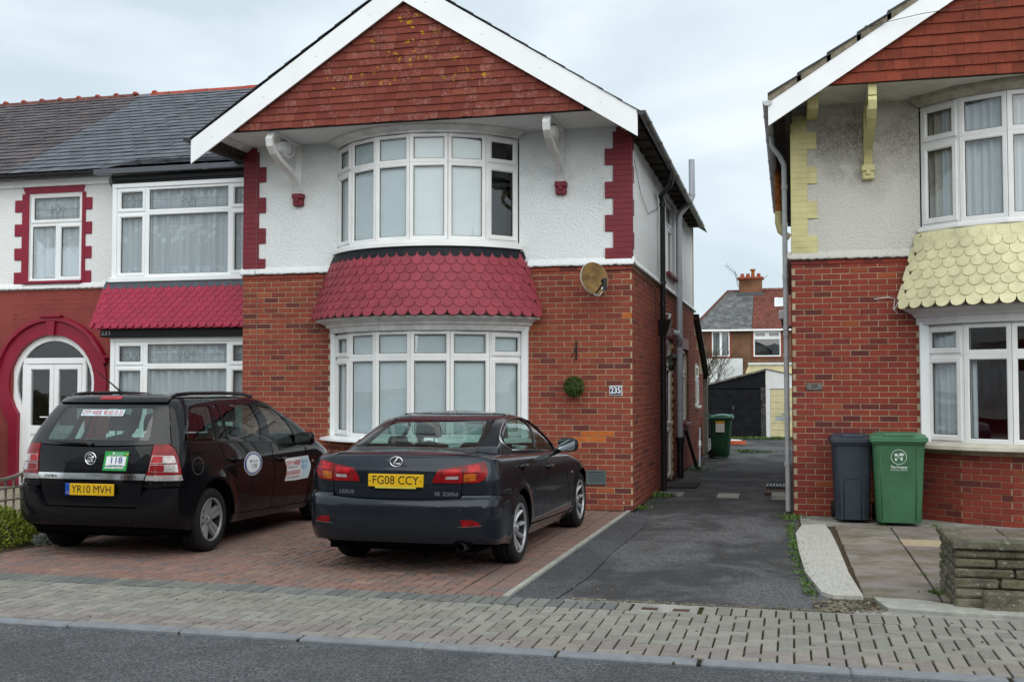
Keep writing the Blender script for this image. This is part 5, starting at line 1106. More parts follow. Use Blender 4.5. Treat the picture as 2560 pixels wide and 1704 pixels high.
# gutter and pipes on the alley side
gutter(H7, (-0.245, 13.42, 5.065), (-0.245, 21.5, 4.99), 0.058, 'pipe_white', joints=6)
pipe('downpipe', [(-0.225, 15.0, 4.98), (-0.225, 15.0, 4.86), (-0.12, 15.05, 4.72), (-0.065, 15.05, 4.60), (-0.055, 15.05, 0.0)], 0.034, 'pipe_white', H7, [(-0.06, 15.05, z) for z in (4.3, 3.1, 2.42, 2.33, 2.05, 0.62)], 1.25)
pipe('rusty_vent_pipe', [(-0.17, 17.5, 5.9), (-0.17, 17.5, 4.35)], 0.05, 'rust', H7, [(-0.17, 17.5, 4.75)], 1.15)
pipe('vent_elbow', [(-0.17, 17.5, 4.36), (-0.17, 17.5, 4.18), (-0.14, 17.5, 4.06), (-0.05, 17.5, 3.98), (0.0, 17.5, 3.95)], 0.052, 'paint_cream', H7)
cb = MB(); cb.tube([(1.62, YF - 0.06, 3.24), (1.45, YF - 0.05, 2.95), (1.30, YF - 0.05, 2.68), (1.26, YF - 0.05, 2.60), (1.29, YF - 0.03, 2.56)], 0.006, 5); cb.tube([(1.25, YF - 0.05, 2.60), (1.27, YF - 0.03, 2.74), (1.2, YF - 0.02, 2.76), (1.02, YF - 0.018, 2.74)], 0.005, 5); cb.build('cable', 'wood_white', H7)
cb = MB(); cb.prism([(0.865, 5.86), (0.935, 5.86), (0.90, 5.90)], lambda u, v, t: (u, t, v), YB5 - 0.01, YB5 - 0.002); cb.tube([(0.92, YB5 - 0.01, 5.875), (1.05, YB5 - 0.05, 5.89), (1.5, YB5 - 0.1, 5.95), (2.4, YB5 - 0.1, 6.03)], 0.004, 5); cb.tube([(1.05, YB5 - 0.05, 5.89), (1.12, YB5 - 0.05, 5.96), (1.15, YB5 - 0.04, 6.05)], 0.004, 5); cb.build('phone_wire', 'black_plastic', H7)
# ================================================================ end of the alley: garages, far house, bare tree
YG = 36.3
simple('garage_black', (0.010, 0.011, 0.014), 0.8, spec=0.15, var=0.3, nscale=4, bump=0.2)
simple('garage_post', (0.055, 0.055, 0.055), 0.9, spec=0.1, var=0.7, nscale=16, bump=0.5, bscale=40)
simple('garage_cream', (0.62, 0.56, 0.34), 0.6, spec=0.3, var=0.08, dirt=0.2)
simple('garage_white', (0.70, 0.72, 0.73), 0.55, spec=0.3, var=0.05)
simple('paint_peel', (0.32, 0.36, 0.36), 0.7, var=0.2)
simple('felt_roof', (0.16, 0.15, 0.135), 0.95, spec=0.1, var=0.5, nscale=8, bump=0.5)
GA = thing('garage', (-1.75, YG, 0), 'black boarded garage with sloping felt roof at the end of the alley', 'garage')
for k in range(7):
    MB().box(-2.70, -0.955, YG, YG + 0.03, 0.06 + k * 0.218, 0.06 + k * 0.218 + 0.213, 0.006).build('door_board', 'garage_black', GA)
MB().box(-2.71, -0.95, YG + 0.032, YG + 0.06, 0, 1.6).build('door_back', 'black_void', GA)
MB().tube([(-1.83, YG - 0.04, 1.02), (-1.83, YG - 0.04, 0.92)], 0.014, 6).build('door_handle', 'grey_metal', GA)
MB().box(-0.955, -0.80, YG - 0.02, YG + 0.1, 0, 1.595).build('post', 'garage_post', GA)
MB().prism([(-2.72, 1.60), (-0.80, 1.60), (-0.80, 2.16), (-2.72, 1.665)], lambda u, v, t: (u, t, v), YG - 0.03, YG + 0.05).build('gable_board', 'garage_black', GA)
MB().prism([(-2.80, 1.655), (-0.83, 2.165), (-0.83, 2.225), (-2.80, 1.715)], lambda u, v, t: (u, t, v), YG - 0.10, YG + 5).build('roof', 'felt_roof', GA)
w = MB(); w.box(-2.72, -2.66, YG + 0.05, YG + 5, 0, 1.66); w.build('side_wall', 'concrete_grey', GA)
GB = thing('garage', (0.1, YG, 0), 'cream garage door with white boarded gable behind the house at the right', 'garage')
for k in range(7):
    MB().box(-0.655, 1.2, YG, YG + 0.03, 0.05 + k * 0.220, 0.05 + k * 0.220 + 0.214, 0.006).build('door_board', 'garage_cream', GB)
MB().box(-0.66, 1.2, YG + 0.032, YG + 0.06, 0, 1.6).build('door_back', 'timber_dark', GB)
for (x, z, a, b) in ((-0.22, 0.78, 0.13, 0.05), (-0.35, 0.62, 0.20, 0.09), (-0.05, 0.95, 0.07, 0.06), (-0.10, 0.62, 0.1, 0.10)):
    pp = MB(); rg = random.Random(int(x * 100)); pp.add([(x + a * math.cos(t) * rg.uniform(0.7, 1.1), YG - 0.004, z + b * math.sin(t) * rg.uniform(0.6, 1.1)) for t in [2 * math.pi * k / 11 for k in range(11)]], [tuple(range(11))]); pp.build('peeled_patch', 'paint_peel', GB)
MB().box(-0.79, -0.66, YG - 0.02, YG + 0.1, 0, 1.59).build('post', 'garage_white', GB)
for k in range(10):
    x0 = -0.79 + k * 0.2; zt_ = lambda x: 2.205 - 0.215 * (x + 0.79); MB().prism([(x0, 1.592), (x0 + 0.196, 1.592), (x0 + 0.196, zt_(x0 + 0.196)), (x0, zt_(x0))], lambda u, v, t: (u, t, v), YG - 0.03, YG + 0.03).build('gable_board', 'garage_white', GB)
MB().prism([(-0.82, 2.215), (1.3, 1.76), (1.3, 1.79), (-0.82, 2.245)], lambda u, v, t: (u, t, v), YG - 0.06, YG + 5).build('roof', 'felt_roof', GB)
# ---- pair of houses beyond
YH = 66.0
simple('brick_far', (0.155, 0.075, 0.045), 0.9, spec=0.15, var=0.35, nscale=1.2, bump=0.2, rnd=0.2)
simple('brick_far_red', (0.27, 0.07, 0.04), 0.9, spec=0.15, var=0.2)
simple('render_far', (0.60, 0.64, 0.64), 0.9, spec=0.1, var=0.08)
HF = thing('brick_house', (-2.5, YH, 0), 'distant brown brick house seen past the alley, half slate half red tile roof with chimney', 'house')
w = MB(); w.box(-5.4, 3.5, YH, YH + 0.3, 0, 5.0); w.box(-5.4, -5.1, YH, YH + 8, 0, 5); wf = w.build('wall', 'mortar_far' if 'mortar_far' in M else simple('mortar_far', (0.27, 0.20, 0.13), 0.95), HF)
bl = []
brick_run((-5.4, YH), (0.3, YH), 2.2, 5.0, [(0.80, 1.98, 3.38, 5.02), (3.2, 4.9, 3.36, 5.02)], bl, gauge=0.09, pitch=0.27)
lay_bricks(bl, 'brick_far', wf, 0, H=0.078, seed=77)
MB().box(-5.45, -2.75, YH - 0.25, YH - 0.05, 0, 3.33).build('rendered_extension', 'render_far', HF)
MB().prism([(-2.55, 0), (0.6, 0), (0.6, 2.9), (-2.3, 2.95), (-2.55, 2.3)], lambda u, v, t: (u, t, v), YH - 2.6, YH - 2.4).build('lean_to', 'garage_cream', HF)
MB().box(-2.35, 0.7, YH - 2.7, YH - 2.3, 2.90, 3.02).build('lean_to_roof', 'render_far', HF)
for (x0, x1, z0, z1, kind) in ((-4.52, -3.5, 3.45, 4.92, 0), (-2.12, -0.57, 3.43, 4.93, 1)):
    wn = part_empty('window', HF); MB().box(x0 - 0.09, x1 + 0.09, YH - 0.05, YH - 0.004, z0 - 0.09, z1 + 0.0).build('window_surround', 'brick_far_red', wn)
    Lw = x1 - x0
    lt = [(0, Lw / 2, z0, z1, False), (Lw / 2, Lw, z0, z1, False)] if kind == 0 else [(0, Lw, z0, lerp(z0, z1, 0.72), False), (0, Lw / 2, lerp(z0, z1, 0.72), z1, True), (Lw / 2, Lw, lerp(z0, z1, 0.72), z1, True)]
    fn, pn = window(wn, (x0, YH - 0.12), (x1, YH - 0.12), lt, 'upvc', 'glass_dark', 0.07)
    if kind == 0: curtain(wn, fn, 0.1, Lw - 0.1, z0 + 0.1, z1 - 0.1, 0.05, 'curtain_white', seed=91, amp=0.02)
    else: MB().add([fn(0.05, 0.06, z0), fn(Lw - 0.05, 0.06, z0), fn(Lw - 0.05, 0.06, z1), fn(0.05, 0.06, z1)], [(0, 1, 2, 3)]).build('room_back', 'dark_room', wn)
rff = part_empty('roof', HF); ZR = 7.62; YR_ = YH + 4.0
fz = lambda y: 5.02 + (ZR - 5.02) * (y - (YH - 0.35)) / (YR_ - (YH - 0.35))
def far_rows(x0f, x1, mat, g, tw, nm, seed):
    rng = random.Random(seed); mb = MB(); n = int((YR_ - YH + 0.35) / g)
    for k in range(n + 1):
        y = YH - 0.35 + k * g; z = fz(y); xa = x0f(y); x = xa - (tw / 2 if k % 2 else 0)
        while x < x1:
            a, b = max(x, xa) + 0.006, min(x + tw, x1) - 0.006
            if b - a > 0.05: dz = rng.uniform(0, 0.012); mb.add([(a, y, z + 0.03 + dz), (b, y, z + 0.03 + dz), (b, y + g * 1.3, fz(y + g * 1.3) + 0.012), (a, y + g * 1.3, fz(y + g * 1.3) + 0.012), (a, y, z), (b, y, z)], [(0, 1, 2, 3), (4, 5, 1, 0)])
            x += tw
    mb.build(nm, mat, rff, kind='stuff')
MB().add([(-5.75, YH - 0.35, 4.99), (1.5, YH - 0.35, 4.99), (1.5, YR_, ZR - 0.03), (-3.8, YR_, ZR - 0.03)], [(0, 1, 2, 3)]).build('roof_deck', 'timber_dark', rff)
hipx = lambda y: -5.75 + (y - (YH - 0.35)) / (YR_ - (YH - 0.35)) * 1.95
far_rows(hipx, -2.2, 'slate_far', 0.20, 0.30, 'slates_beyond', 3); far_rows(lambda y: -2.19, 1.5, 'tile_far', 0.27, 0.27, 'tiles_beyond', 4)
MB().add([(-5.75, YH - 0.35, 5.0), (-3.8, YR_, ZR), (-5.75, YH + 8.5, 5.0)], [(0, 1, 2)]).build('hip', 'slate_far', rff)
MB().tube([(-5.75, YH - 0.35, 5.04), (-3.8, YR_, ZR + 0.02)], 0.09, 6).build('hip_ridge', 'ridge_brown', rff); MB().tube([(-3.8, YR_, ZR), (1.5, YR_, ZR)], 0.10, 6).build('ridge', 'ridge_brown', rff)
MB().box(-5.5, 1.6, YH - 0.42, YH - 0.30, 4.93, 5.03).build('gutter', 'upvc', rff)
sk = part_empty('skylight', HF); ys, ye = YH + 2.0, YH + 2.9
MB().add([(-0.88, ys, fz(ys) + 0.10), (-0.22, ys, fz(ys) + 0.10), (-0.22, ye, fz(ye) + 0.10), (-0.88, ye, fz(ye) + 0.10)], [(0, 1, 2, 3)]).build('pane', simple('sky_glass', (0.5, 0.55, 0.58), 0.05, spec=0.8, coat=1.0), sk)
MB().tube([(-0.9, ys, fz(ys) + 0.1), (-0.2, ys, fz(ys) + 0.1), (-0.2, ye, fz(ye) + 0.1), (-0.9, ye, fz(ye) + 0.1), (-0.9, ys, fz(ys) + 0.1)], 0.05, 6).build('frame', 'upvc', sk)
ch = part_empty('chimney', HF)
MB().box(-3.1, -1.70, YR_ - 0.4, YR_ + 0.4, 7.2, 8.35).build('stack', 'brick_far', ch); MB().box(-3.2, -1.60, YR_ - 0.5, YR_ + 0.5, 8.35, 8.48).build('cap', 'brick_far_red', ch)
for k, x in enumerate((-2.9, -2.55, -1.9)): MB().lathe([(0.13, 8.48), (0.11, 8.72), (0.0, 8.72)], 10, lambda a, b, h, x=x: (x + a, YR_ + b, h)).build('chimney_pot', 'brick_far_red', ch)
MB().lathe([(0.12, 8.48), (0.10, 8.85), (0.16, 8.9), (0.16, 9.0), (0.0, 9.0)], 10, lambda a, b, h: (-2.25 + a, YR_ + b, h)).build('chimney_pot', 'rust', ch)
MB().box(-3.2, -1.6, YR_ - 0.55, YR_ - 0.41, 7.28, 7.5).build('lead_apron', 'lead_lip', ch)
ae = MB(); ae.tube([(-3.15, YR_, 7.9), (-3.35, YR_, 8.9)], 0.02, 5); ae.tube([(-3.9, YR_, 9.3), (-3.2, YR_, 8.6)], 0.015, 5)
for k in range(6): x = lerp(-3.9, -3.25, k / 5); z = lerp(9.3, 8.65, k / 5); ae.tube([(x - 0.12, YR_, z - 0.12), (x + 0.12, YR_, z + 0.12)], 0.01, 4)
ae.tube([(-1.65, YR_, 8.3), (-1.35, YR_, 8.6)], 0.015, 5); ae.build('aerial', 'dark_metal', ch)
# ---- bare tree
simple('bark', (0.085, 0.065, 0.045), 0.95, spec=0.1, var=0.35, nscale=12)
TR = thing('bare_tree', (-4.1, 47.0, 0), 'leafless garden tree behind the garages at the end of the alley', 'tree')
rg = random.Random(12); trunk = MB(); twigs = MB()
def grow(p, d, L_, r_, depth):
    q = p + d * L_; mid = p + d * (L_ * 0.5) + Vector((rg.uniform(-1, 1), rg.uniform(-1, 1), 0)) * L_ * 0.06
    (trunk if depth < 2 else twigs).tube([p, mid, q], [r_, r_ * 0.82, r_ * 0.62], 6 if depth < 2 else 4, cap=False)
    if depth >= 6 or r_ < 0.004: return
    for k in range(rg.choice((2, 3, 3) if depth < 4 else (2, 3))):
        nd = (d + Vector((rg.uniform(-1, 1), rg.uniform(-1, 1), rg.uniform(-0.05, 0.75))) * 0.62).normalized(); grow(p + d * L_ * rg.uniform(0.55, 1.0), nd, L_ * rg.uniform(0.62, 0.82), r_ * 0.60, depth + 1)
for k in range(4): grow(Vector((-4.1 + rg.uniform(-0.5, 0.9), 47.0, 0.0)), Vector((rg.uniform(-0.25, 0.25), 0, 1)).normalized(), 1.35, 0.06, 0)
trunk.build('trunk', 'bark', TR, smooth=True); twigs.build('crown', 'bark', TR, smooth=True)
# low garden wall and fence closing the view left of the garages
FN = thing('garden_fence', (-6, 38.0, 0), 'grey board fence behind the black garage at the alley end', 'fence')
for k in range(22): x = -8.2 + k * 0.25; MB().box(x, x + 0.235, 38.0, 38.03, 0, 1.7 + 0.03 * (k % 3), 0.006).build('fence_board', 'timber_grey', FN)
FP = thing('gate_post', (-2.02, 27.1, 0), 'tall weathered brown timber post at the corner of the extension', 'post')
MB().box(-2.08, -1.97, 27.05, 27.17, 0, 1.95, 0.01).build('post', 'timber_grey', FP); MB().box(-2.09, -1.96, 27.04, 27.18, 1.951, 1.98, 0.006).build('post_cap', 'timber_dark', FP)
# ================================================================ cars
def car_paint(name, col, metal, flake):
    t = NT(name)
    dust = t.ramp(t.noise(3.0, 6, 0.7), [(0.45, 0.0), (0.8, 1.0)])
    c = t.mix(t.math('MULTIPLY', dust, 0.02), col, (0.16, 0.15, 0.14))
    r = t.math('ADD', 0.22, t.math('MULTIPLY', dust, 0.12))
    M[name] = t.princ(c, r, metal, 0.05, 0.85); t.p.inputs['Coat IOR'].default_value = 1.36; t.p.inputs['Coat Roughness'].default_value = 0.02; return M[name]
car_paint('paint_black', (0.0045, 0.0045, 0.006), 0.0, 0)
car_paint('paint_graphite', (0.020, 0.025, 0.034), 0.55, 0)
simple('trim_black', (0.008, 0.008, 0.009), 0.18, spec=0.5, var=0.1)
simple('tyre', (0.014, 0.014, 0.015), 0.8, spec=0.25, var=0.25, nscale=14, bump=0.2)
simple('alloy', (0.40, 0.41, 0.43), 0.35, metal=0.6, var=0.06, nscale=12)
simple('disc_dark', (0.03, 0.03, 0.032), 0.5, metal=0.5)
simple('seat_cloth', (0.012, 0.012, 0.014), 0.85, spec=0.2)
simple('plate_yellow', (0.66, 0.40, 0.010), 0.35, spec=0.4, var=0.03)
simple('plate_blue', (0.010, 0.06, 0.34), 0.35, spec=0.4, var=0.03)
simple('print_black', (0.008, 0.008, 0.010), 0.4)
simple('print_red', (0.50, 0.012, 0.03), 0.45, var=0.04)
simple('print_blue', (0.02, 0.05, 0.22), 0.45, var=0.04)
simple('print_sky', (0.10, 0.36, 0.62), 0.45, var=0.04)
simple('sticker_pale', (0.62, 0.74, 0.76), 0.45, var=0.04)
simple('sticker_green', (0.012, 0.30, 0.055), 0.4, var=0.05)
simple('sticker_white', (0.78, 0.80, 0.82), 0.4, var=0.02)
simple('sticker_cyan', (0.55, 0.72, 0.78), 0.4, var=0.03)
def lamp_mat(name, col):
    t = NT(name); v = t.ramp(t.noise(16, 2), [(0.30, 0.55), (0.70, 1.3)]); rib = t.ramp(t.noise(3, 0, stretch=(1, 1, 60)), [(0.4, 0.85), (0.6, 1.1)])
    c = t.mix(1.0, t.mix(1.0, col, v, 'MULTIPLY'), rib, 'MULTIPLY')
    M[name] = t.princ(c, 0.35, 0.0, 0.2, 0.6); t.p.inputs['Coat IOR'].default_value = 1.35; t.p.inputs['Coat Roughness'].default_value = 0.03; return M[name]
lamp_mat('lamp_red', (0.22, 0.001, 0.004)); lamp_mat('lamp_red_bright', (0.40, 0.004, 0.009)); lamp_mat('lamp_amber', (0.40, 0.095, 0.004))
def lamp_clear():
    t = NT('lamp_clear'); v = t.ramp(t.noise(30, 3, stretch=(1, 1, 3)), [(0.35, 0.55), (0.65, 1.0)]); c = t.mix(1.0, (0.46, 0.42, 0.42), v, 'MULTIPLY')
    M['lamp_clear'] = t.princ(c, 0.25, 0.25, 0.5, 1.0)
lamp_clear()
simple('mirror_face', (0.62, 0.70, 0.72), 0.03, metal=1.0, var=0.0)

def pchip(xs, ys):
    xs = np.array(xs, float); ys = np.array(ys, float); h = np.diff(xs); d = np.diff(ys) / h; m = np.zeros(len(xs))
    for i in range(1, len(xs) - 1):
        if d[i - 1] * d[i] > 0: w1, w2 = 2 * h[i] + h[i - 1], h[i] + 2 * h[i - 1]; m[i] = (w1 + w2) / (w1 / d[i - 1] + w2 / d[i])
    m[0], m[-1] = d[0], d[-1]
    def f(x):
        x = np.clip(x, xs[0], xs[-1]); i = np.clip(np.searchsorted(xs, x) - 1, 0, len(xs) - 2); t = (x - xs[i]) / h[i]
        return (2 * t**3 - 3 * t**2 + 1) * ys[i] + (t**3 - 2 * t**2 + t) * h[i] * m[i] + (-2 * t**3 + 3 * t**2) * ys[i + 1] + (t**3 - t**2) * h[i] * m[i + 1]
    return f
class Shell:
    """body surface by height: each level is a rounded plan; u in [-3,3] runs from front-left round the back (u=0) to front-right"""
    def __init__(s, levels, bulge=None, flares=(), shear=None, front_n=2.6):
        z = [l[0] for l in levels]; s.z0, s.z1 = z[0], z[-1]
        s.w, s.yr, s.dr, s.n, s.yf, s.df = [pchip(z, [l[k] for l in levels]) for k in range(1, 7)]
        s.bulge = bulge or (lambda y: 1.0 + 0 * y); s.flares = flares; s.shear = shear; s.fn = front_n
    def raw(s, u, z):
        u = np.asarray(u, float); z = np.asarray(z, float); a = np.abs(u); sg = np.where(u < 0, -1.0, 1.0)
        w, yr, dr, n, yf, df = s.w(z), s.yr(z), s.dr(z), s.n(z), s.yf(z), s.df(z)
        ph = np.clip(a, 0, 1) * np.pi / 2; ysd0 = yr + dr; ysd1 = yf - df
        xr = w * np.sin(ph) ** (2 / n); yrr = yr + dr * (1 - np.maximum(np.cos(ph), 0) ** (2 / n))
        ts = np.clip(a - 1, 0, 1); ys = ysd0 + (ysd1 - ysd0) * ts
        pf = np.clip(a - 2, 0, 1) * np.pi / 2; xf = w * np.maximum(np.cos(pf), 0) ** (2 / s.fn); yff = ysd1 + df * np.sin(pf) ** (2 / s.fn)
        x = np.where(a <= 1, xr, np.where(a <= 2, w, xf)); y = np.where(a <= 1, yrr, np.where(a <= 2, ys, yff))
        x = x * s.bulge(y)
        for (cy, cz, r, amp) in s.flares:
            d = np.sqrt((y - cy) ** 2 + (z - cz) ** 2); g = np.exp(-((d - r) / 0.07) ** 2) * np.clip((x - 0.55) / 0.2, 0, 1); x = x + amp * g
        zz = z + (s.shear(y, z) if s.shear else 0)
        return x * sg, y, zz
    def P(s, u, z): return np.stack(s.raw(u, z), -1)
    def N(s, u, z):
        e = 2e-3; du = s.P(u + e, z) - s.P(u - e, z); dz = s.P(u, np.minimum(z + e, s.z1)) - s.P(u, np.maximum(z - e, s.z0)); n = np.cross(du, dz); l = np.linalg.norm(n, axis=-1, keepdims=True); return n / np.maximum(l, 1e-9)
    def zinv(s, y, zt):
        z = zt
        if s.shear:
            for _ in range(12): z = zt - float(s.shear(np.array(y), np.array(z)))
        return z
    def ur(s, x, z):      # rear point by x
        g = s.G1; u = float(np.interp(abs(x), s.raw(g, np.full_like(g, z))[0], g)); return u if x >= 0 else -u
    def us(s, y, z, sg=1):      # side point by y
        g = s.G3; return float(np.interp(y, s.raw(g, np.full_like(g, z))[1], g)) * sg
    G1 = np.linspace(0, 1, 240); G3 = np.linspace(0, 3, 700)
    def uv(s, p, sg=1):
        """p = ('r', x, z) on the back or ('s', y, z) on a side"""
        if p[0] == 'r':
            z = s.zinv(float(s.yr(p[2])), p[2]) if s.shear else p[2]; return (s.ur(p[1], z) * 1.0, z)
        z = s.zinv(p[1], p[2]) if s.shear else p[2]; return (s.us(p[1], z, sg), z)
def inside(poly, x, y):
    c = False; n = len(poly); j = n - 1
    for i in range(n):
        if (poly[i][1] > y) != (poly[j][1] > y) and x < (poly[j][0] - poly[i][0]) * (y - poly[i][1]) / (poly[j][1] - poly[i][1]) + poly[i][0]: c = not c
        j = i
    return c
def inside_np(poly, X, Y):
    p = np.array(poly); q = np.roll(p, 1, axis=0); c = np.zeros(len(X), bool)
    for (x0, y0), (x1, y1) in zip(p, q):
        if y0 == y1: continue
        c ^= ((y0 > Y) != (y1 > Y)) & (X < (x1 - x0) * (Y - y0) / (y1 - y0) + x0)
    return c
def inner_points(bd, step, holes=()):
    b = np.array(bd); lo, hi = b.min(0), b.max(0); nx, nz = int((hi[0] - lo[0]) / step) + 1, int((hi[1] - lo[1]) / step) + 1
    if nx < 2 or nz < 2: return []
    g = np.array([(lo[0] + (hi[0] - lo[0]) * i / nx, lo[1] + (hi[1] - lo[1]) * j / nz) for i in range(1, nx) for j in range(1, nz)])
    k = inside_np(bd, g[:, 0], g[:, 1])
    for h in holes: k &= ~inside_np(h, g[:, 0], g[:, 1])
    g = g[k]
    if not len(g): return []
    al = np.vstack([b] + [np.array(h) for h in holes]); d = ((g[:, None, :] - al[None, :, :]) ** 2).sum(-1).min(1)
    return [tuple(q) for q in g[d > (step * 0.45) ** 2]]
def round_poly(poly, rads, seg=5):
    """round the corners of a polygon by length; rads: one number or list"""
    n = len(poly); out = []
    for i in range(n):
        r = rads[i] if isinstance(rads, (list, tuple)) else rads; p = Vector(poly[i]); a = Vector(poly[i - 1]); b = Vector(poly[(i + 1) % n])
        da, db = (a - p), (b - p); r_ = min(r, da.length * 0.45, db.length * 0.45)
        if r_ < 1e-5: out.append(tuple(p)); continue
        p0, p1 = p + da.normalized() * r_, p + db.normalized() * r_
        for k in range(seg + 1):
            t = k / seg; q = p0 * (1 - t) ** 2 + p * 2 * t * (1 - t) + p1 * t * t; out.append(tuple(q))
    return out
def resample(poly, step):
    out = []; n = len(poly)
    for i in range(n):
        a, b = poly[i], poly[(i + 1) % n]; d = math.hypot(b[0] - a[0], b[1] - a[1]); k = max(1, int(d / step))
        for q in range(k): out.append((lerp(a[0], b[0], q / k), lerp(a[1], b[1], q / k)))
    return out
def inset(poly, d):
    """move every edge inwards by d (positive area assumed either way)"""
    n = len(poly); area = sum(poly[i - 1][0] * poly[i][1] - poly[i][0] * poly[i - 1][1] for i in range(n)); sg = 1 if area > 0 else -1; out = []
    for i in range(n):
        a, p, b = Vector(poly[i - 1]), Vector(poly[i]), Vector(poly[(i + 1) % n]); e0, e1 = (p - a), (b - p)
        if e0.length < 1e-9 or e1.length < 1e-9: out.append(poly[i]); continue
        e0.normalize(); e1.normalize(); n0, n1 = Vector((-e0.y, e0.x)) * sg, Vector((-e1.y, e1.x)) * sg; m = n0 + n1
        if m.length < 1e-6: out.append(poly[i]); continue
        m.normalize(); k = d / max(0.35, m.dot(n0)); q = p + m * k; out.append((q.x, q.y))
    return out
class CarKit:
    """polygons are drawn in a flat 'unrolled' chart (q, z): q = metres along the plan outline from the tail centre, at the shell's mid height"""
    def __init__(s, root): s.root = root
    def panel(s, name, shell, poly, mat, parent=None, off=0.0, gap=0.0, step=0.03, flange=0.02, rad=0.0, sg=None, mirror=False, offf=None, label=None, holes=(), hrad=0.0):
        """poly: list of ('r',x,z)/('s',y,z); mirror also builds the left twin"""
        P = []
        for p in poly: 
            q = shell.uv(p, 1); P.append(q)
        for side in ((1, -1) if mirror else (1,)):
            pts = [(u * side, z) for u, z in P]
            # local metric: scale u to metres
            zm = sum(z for u, z in pts) / len(pts); um = [u for u, z in pts]; e = 0.02
            um_ = (min(um) + max(um)) / 2
            ku = []
            for uu in np.linspace(min(um) + 1e-3, max(um) - 1e-3, 9):
                a = shell.P(uu - e, zm); b = shell.P(uu + e, zm); ku.append(np.linalg.norm(b - a) / (2 * e))
            k = float(np.mean(ku))
            k = max(k, 0.2)
            m2 = [(u * k, z) for u, z in pts]
            if rad: m2 = round_poly(m2, rad)
            if gap: m2 = inset(m2, gap)
            bd = resample(m2, step)
            hb_ = []
            for hp in holes:
                h2 = [(lambda q: (q[0] * side * k, q[1]))(shell.uv(p, 1)) for p in hp]
                if hrad: h2 = round_poly(h2, hrad)
                hb_.append(resample(h2, step))
            inn = inner_points(bd, step, hb_)
            nb = len(bd); allp = list(bd); edges = [(i, (i + 1) % nb) for i in range(nb)]
            for h in hb_:
                k0 = len(allp); allp += h; edges += [(k0 + i, k0 + (i + 1) % len(h)) for i in range(len(h))]
            co, _, fc, _, _, _ = delaunay_2d_cdt([Vector(p) for p in allp + inn], edges, [], 0, 1e-6)
            ctr = np.array([(sum(co[i].x for i in f) / len(f), sum(co[i].y for i in f) / len(f)) for f in fc]); keep = inside_np(bd, ctr[:, 0], ctr[:, 1])
            for h in hb_: keep &= ~inside_np(h, ctr[:, 0], ctr[:, 1])
            fc = [f for f, kk_ in zip(fc, keep) if kk_]
            uu = np.array([c.x / k for c in co]); zz = np.array([c.y for c in co])
            pos = shell.P(uu, zz); nrm = shell.N(uu, zz)
            o_ = off + (offf(pos[:, 0], pos[:, 1], pos[:, 2]) if offf else 0.0)
            pos = pos + nrm * (np.broadcast_to(o_, (len(pos),))[:, None])
            mb = MB(); fs = []
            for f in fc:
                a, b, c = [pos[i] for i in f[:3]]; nn_ = np.cross(b - a, c - a)
                fs.append(tuple(f) if np.dot(nn_, nrm[f[0]]) > 0 else tuple(f)[::-1])
            mb.v = [tuple(p) for p in pos]; mb.f = fs; norms = [tuple(n) for n in nrm]
            if flange:
                cnt = {}
                for f in fs:
                    for i in range(len(f)): e_ = (f[i], f[(i + 1) % len(f)]); cnt[e_] = 1
                base = len(mb.v); mp_ = {}
                for (a, b) in list(cnt):
                    if (b, a) in cnt: continue
                    for q in (a, b):
                        if q not in mp_:
                            mp_[q] = (len(mb.v), len(mb.v) + 1); mb.v.append(tuple(pos[q])); mb.v.append(tuple(pos[q] - nrm[q] * flange)); norms += [None, None]
                    mb.f.append((mp_[b][0], mp_[a][0], mp_[a][1], mp_[b][1]))
            me = mb.mesh(name, mat, smooth=True)
            nl = np.zeros((len(me.vertices), 3)); me.vertex_normals
            vn = [v.normal for v in me.vertices]
            for i, n in enumerate(norms): nl[i] = n if n is not None else vn[i]
            me.normals_split_custom_set_from_vertices([tuple(x) for x in nl])
            o = bpy.data.objects.new(name, me); COL.objects.link(o); o.parent = parent if parent is not None else s.root
            if label: o['label'] = label
            last = o
        return last
    def skin(s, name, shell, u0, u1, z0, z1, mat, off=0.0, nu=40, nz=20, keep=None, parent=None):
        """a plain strip of the shell; keep(x, y, z) drops faces (wheel arches)"""
        us = np.linspace(min(u0, u1), max(u0, u1), nu); zs = np.linspace(z0, z1, nz); U, Zg = np.meshgrid(us, zs); p = shell.P(U, Zg); n = shell.N(U, Zg)
        p = p + n * off; c = (p[:-1, :-1] + p[1:, 1:]) / 2; mb = MB(); mb.v = [tuple(q) for q in p.reshape(-1, 3)]
        for i in range(nz - 1):
            for j in range(nu - 1):
                if keep is not None and not keep(*c[i, j]): continue
                mb.f.append((i * nu + j, i * nu + j + 1, (i + 1) * nu + j + 1, (i + 1) * nu + j))
        me = mb.mesh(name, mat, smooth=True); me.normals_split_custom_set_from_vertices([tuple(q) for q in n.reshape(-1, 3)])
        o = bpy.data.objects.new(name, me); COL.objects.link(o); o.parent = parent or s.root; return o
    def ledge(s, name, top, low, pts, mat, sg=1, depth=0.03):
        a = []; b = []
        for p in pts:
            u, z = top.uv(p); q = top.P(np.array(u), np.array(z)); u2, z2 = low.uv(p); n = low.N(np.array(u2), np.array(z2)); q2 = low.P(np.array(u2), np.array(z2)) - n * depth
            a.append((q[0] * sg, q[1], q[2])); b.append((q2[0] * sg, q2[1], q2[2] + 0.004))
        MB().grid([a, b]).build(name, mat, s.root, smooth=True)
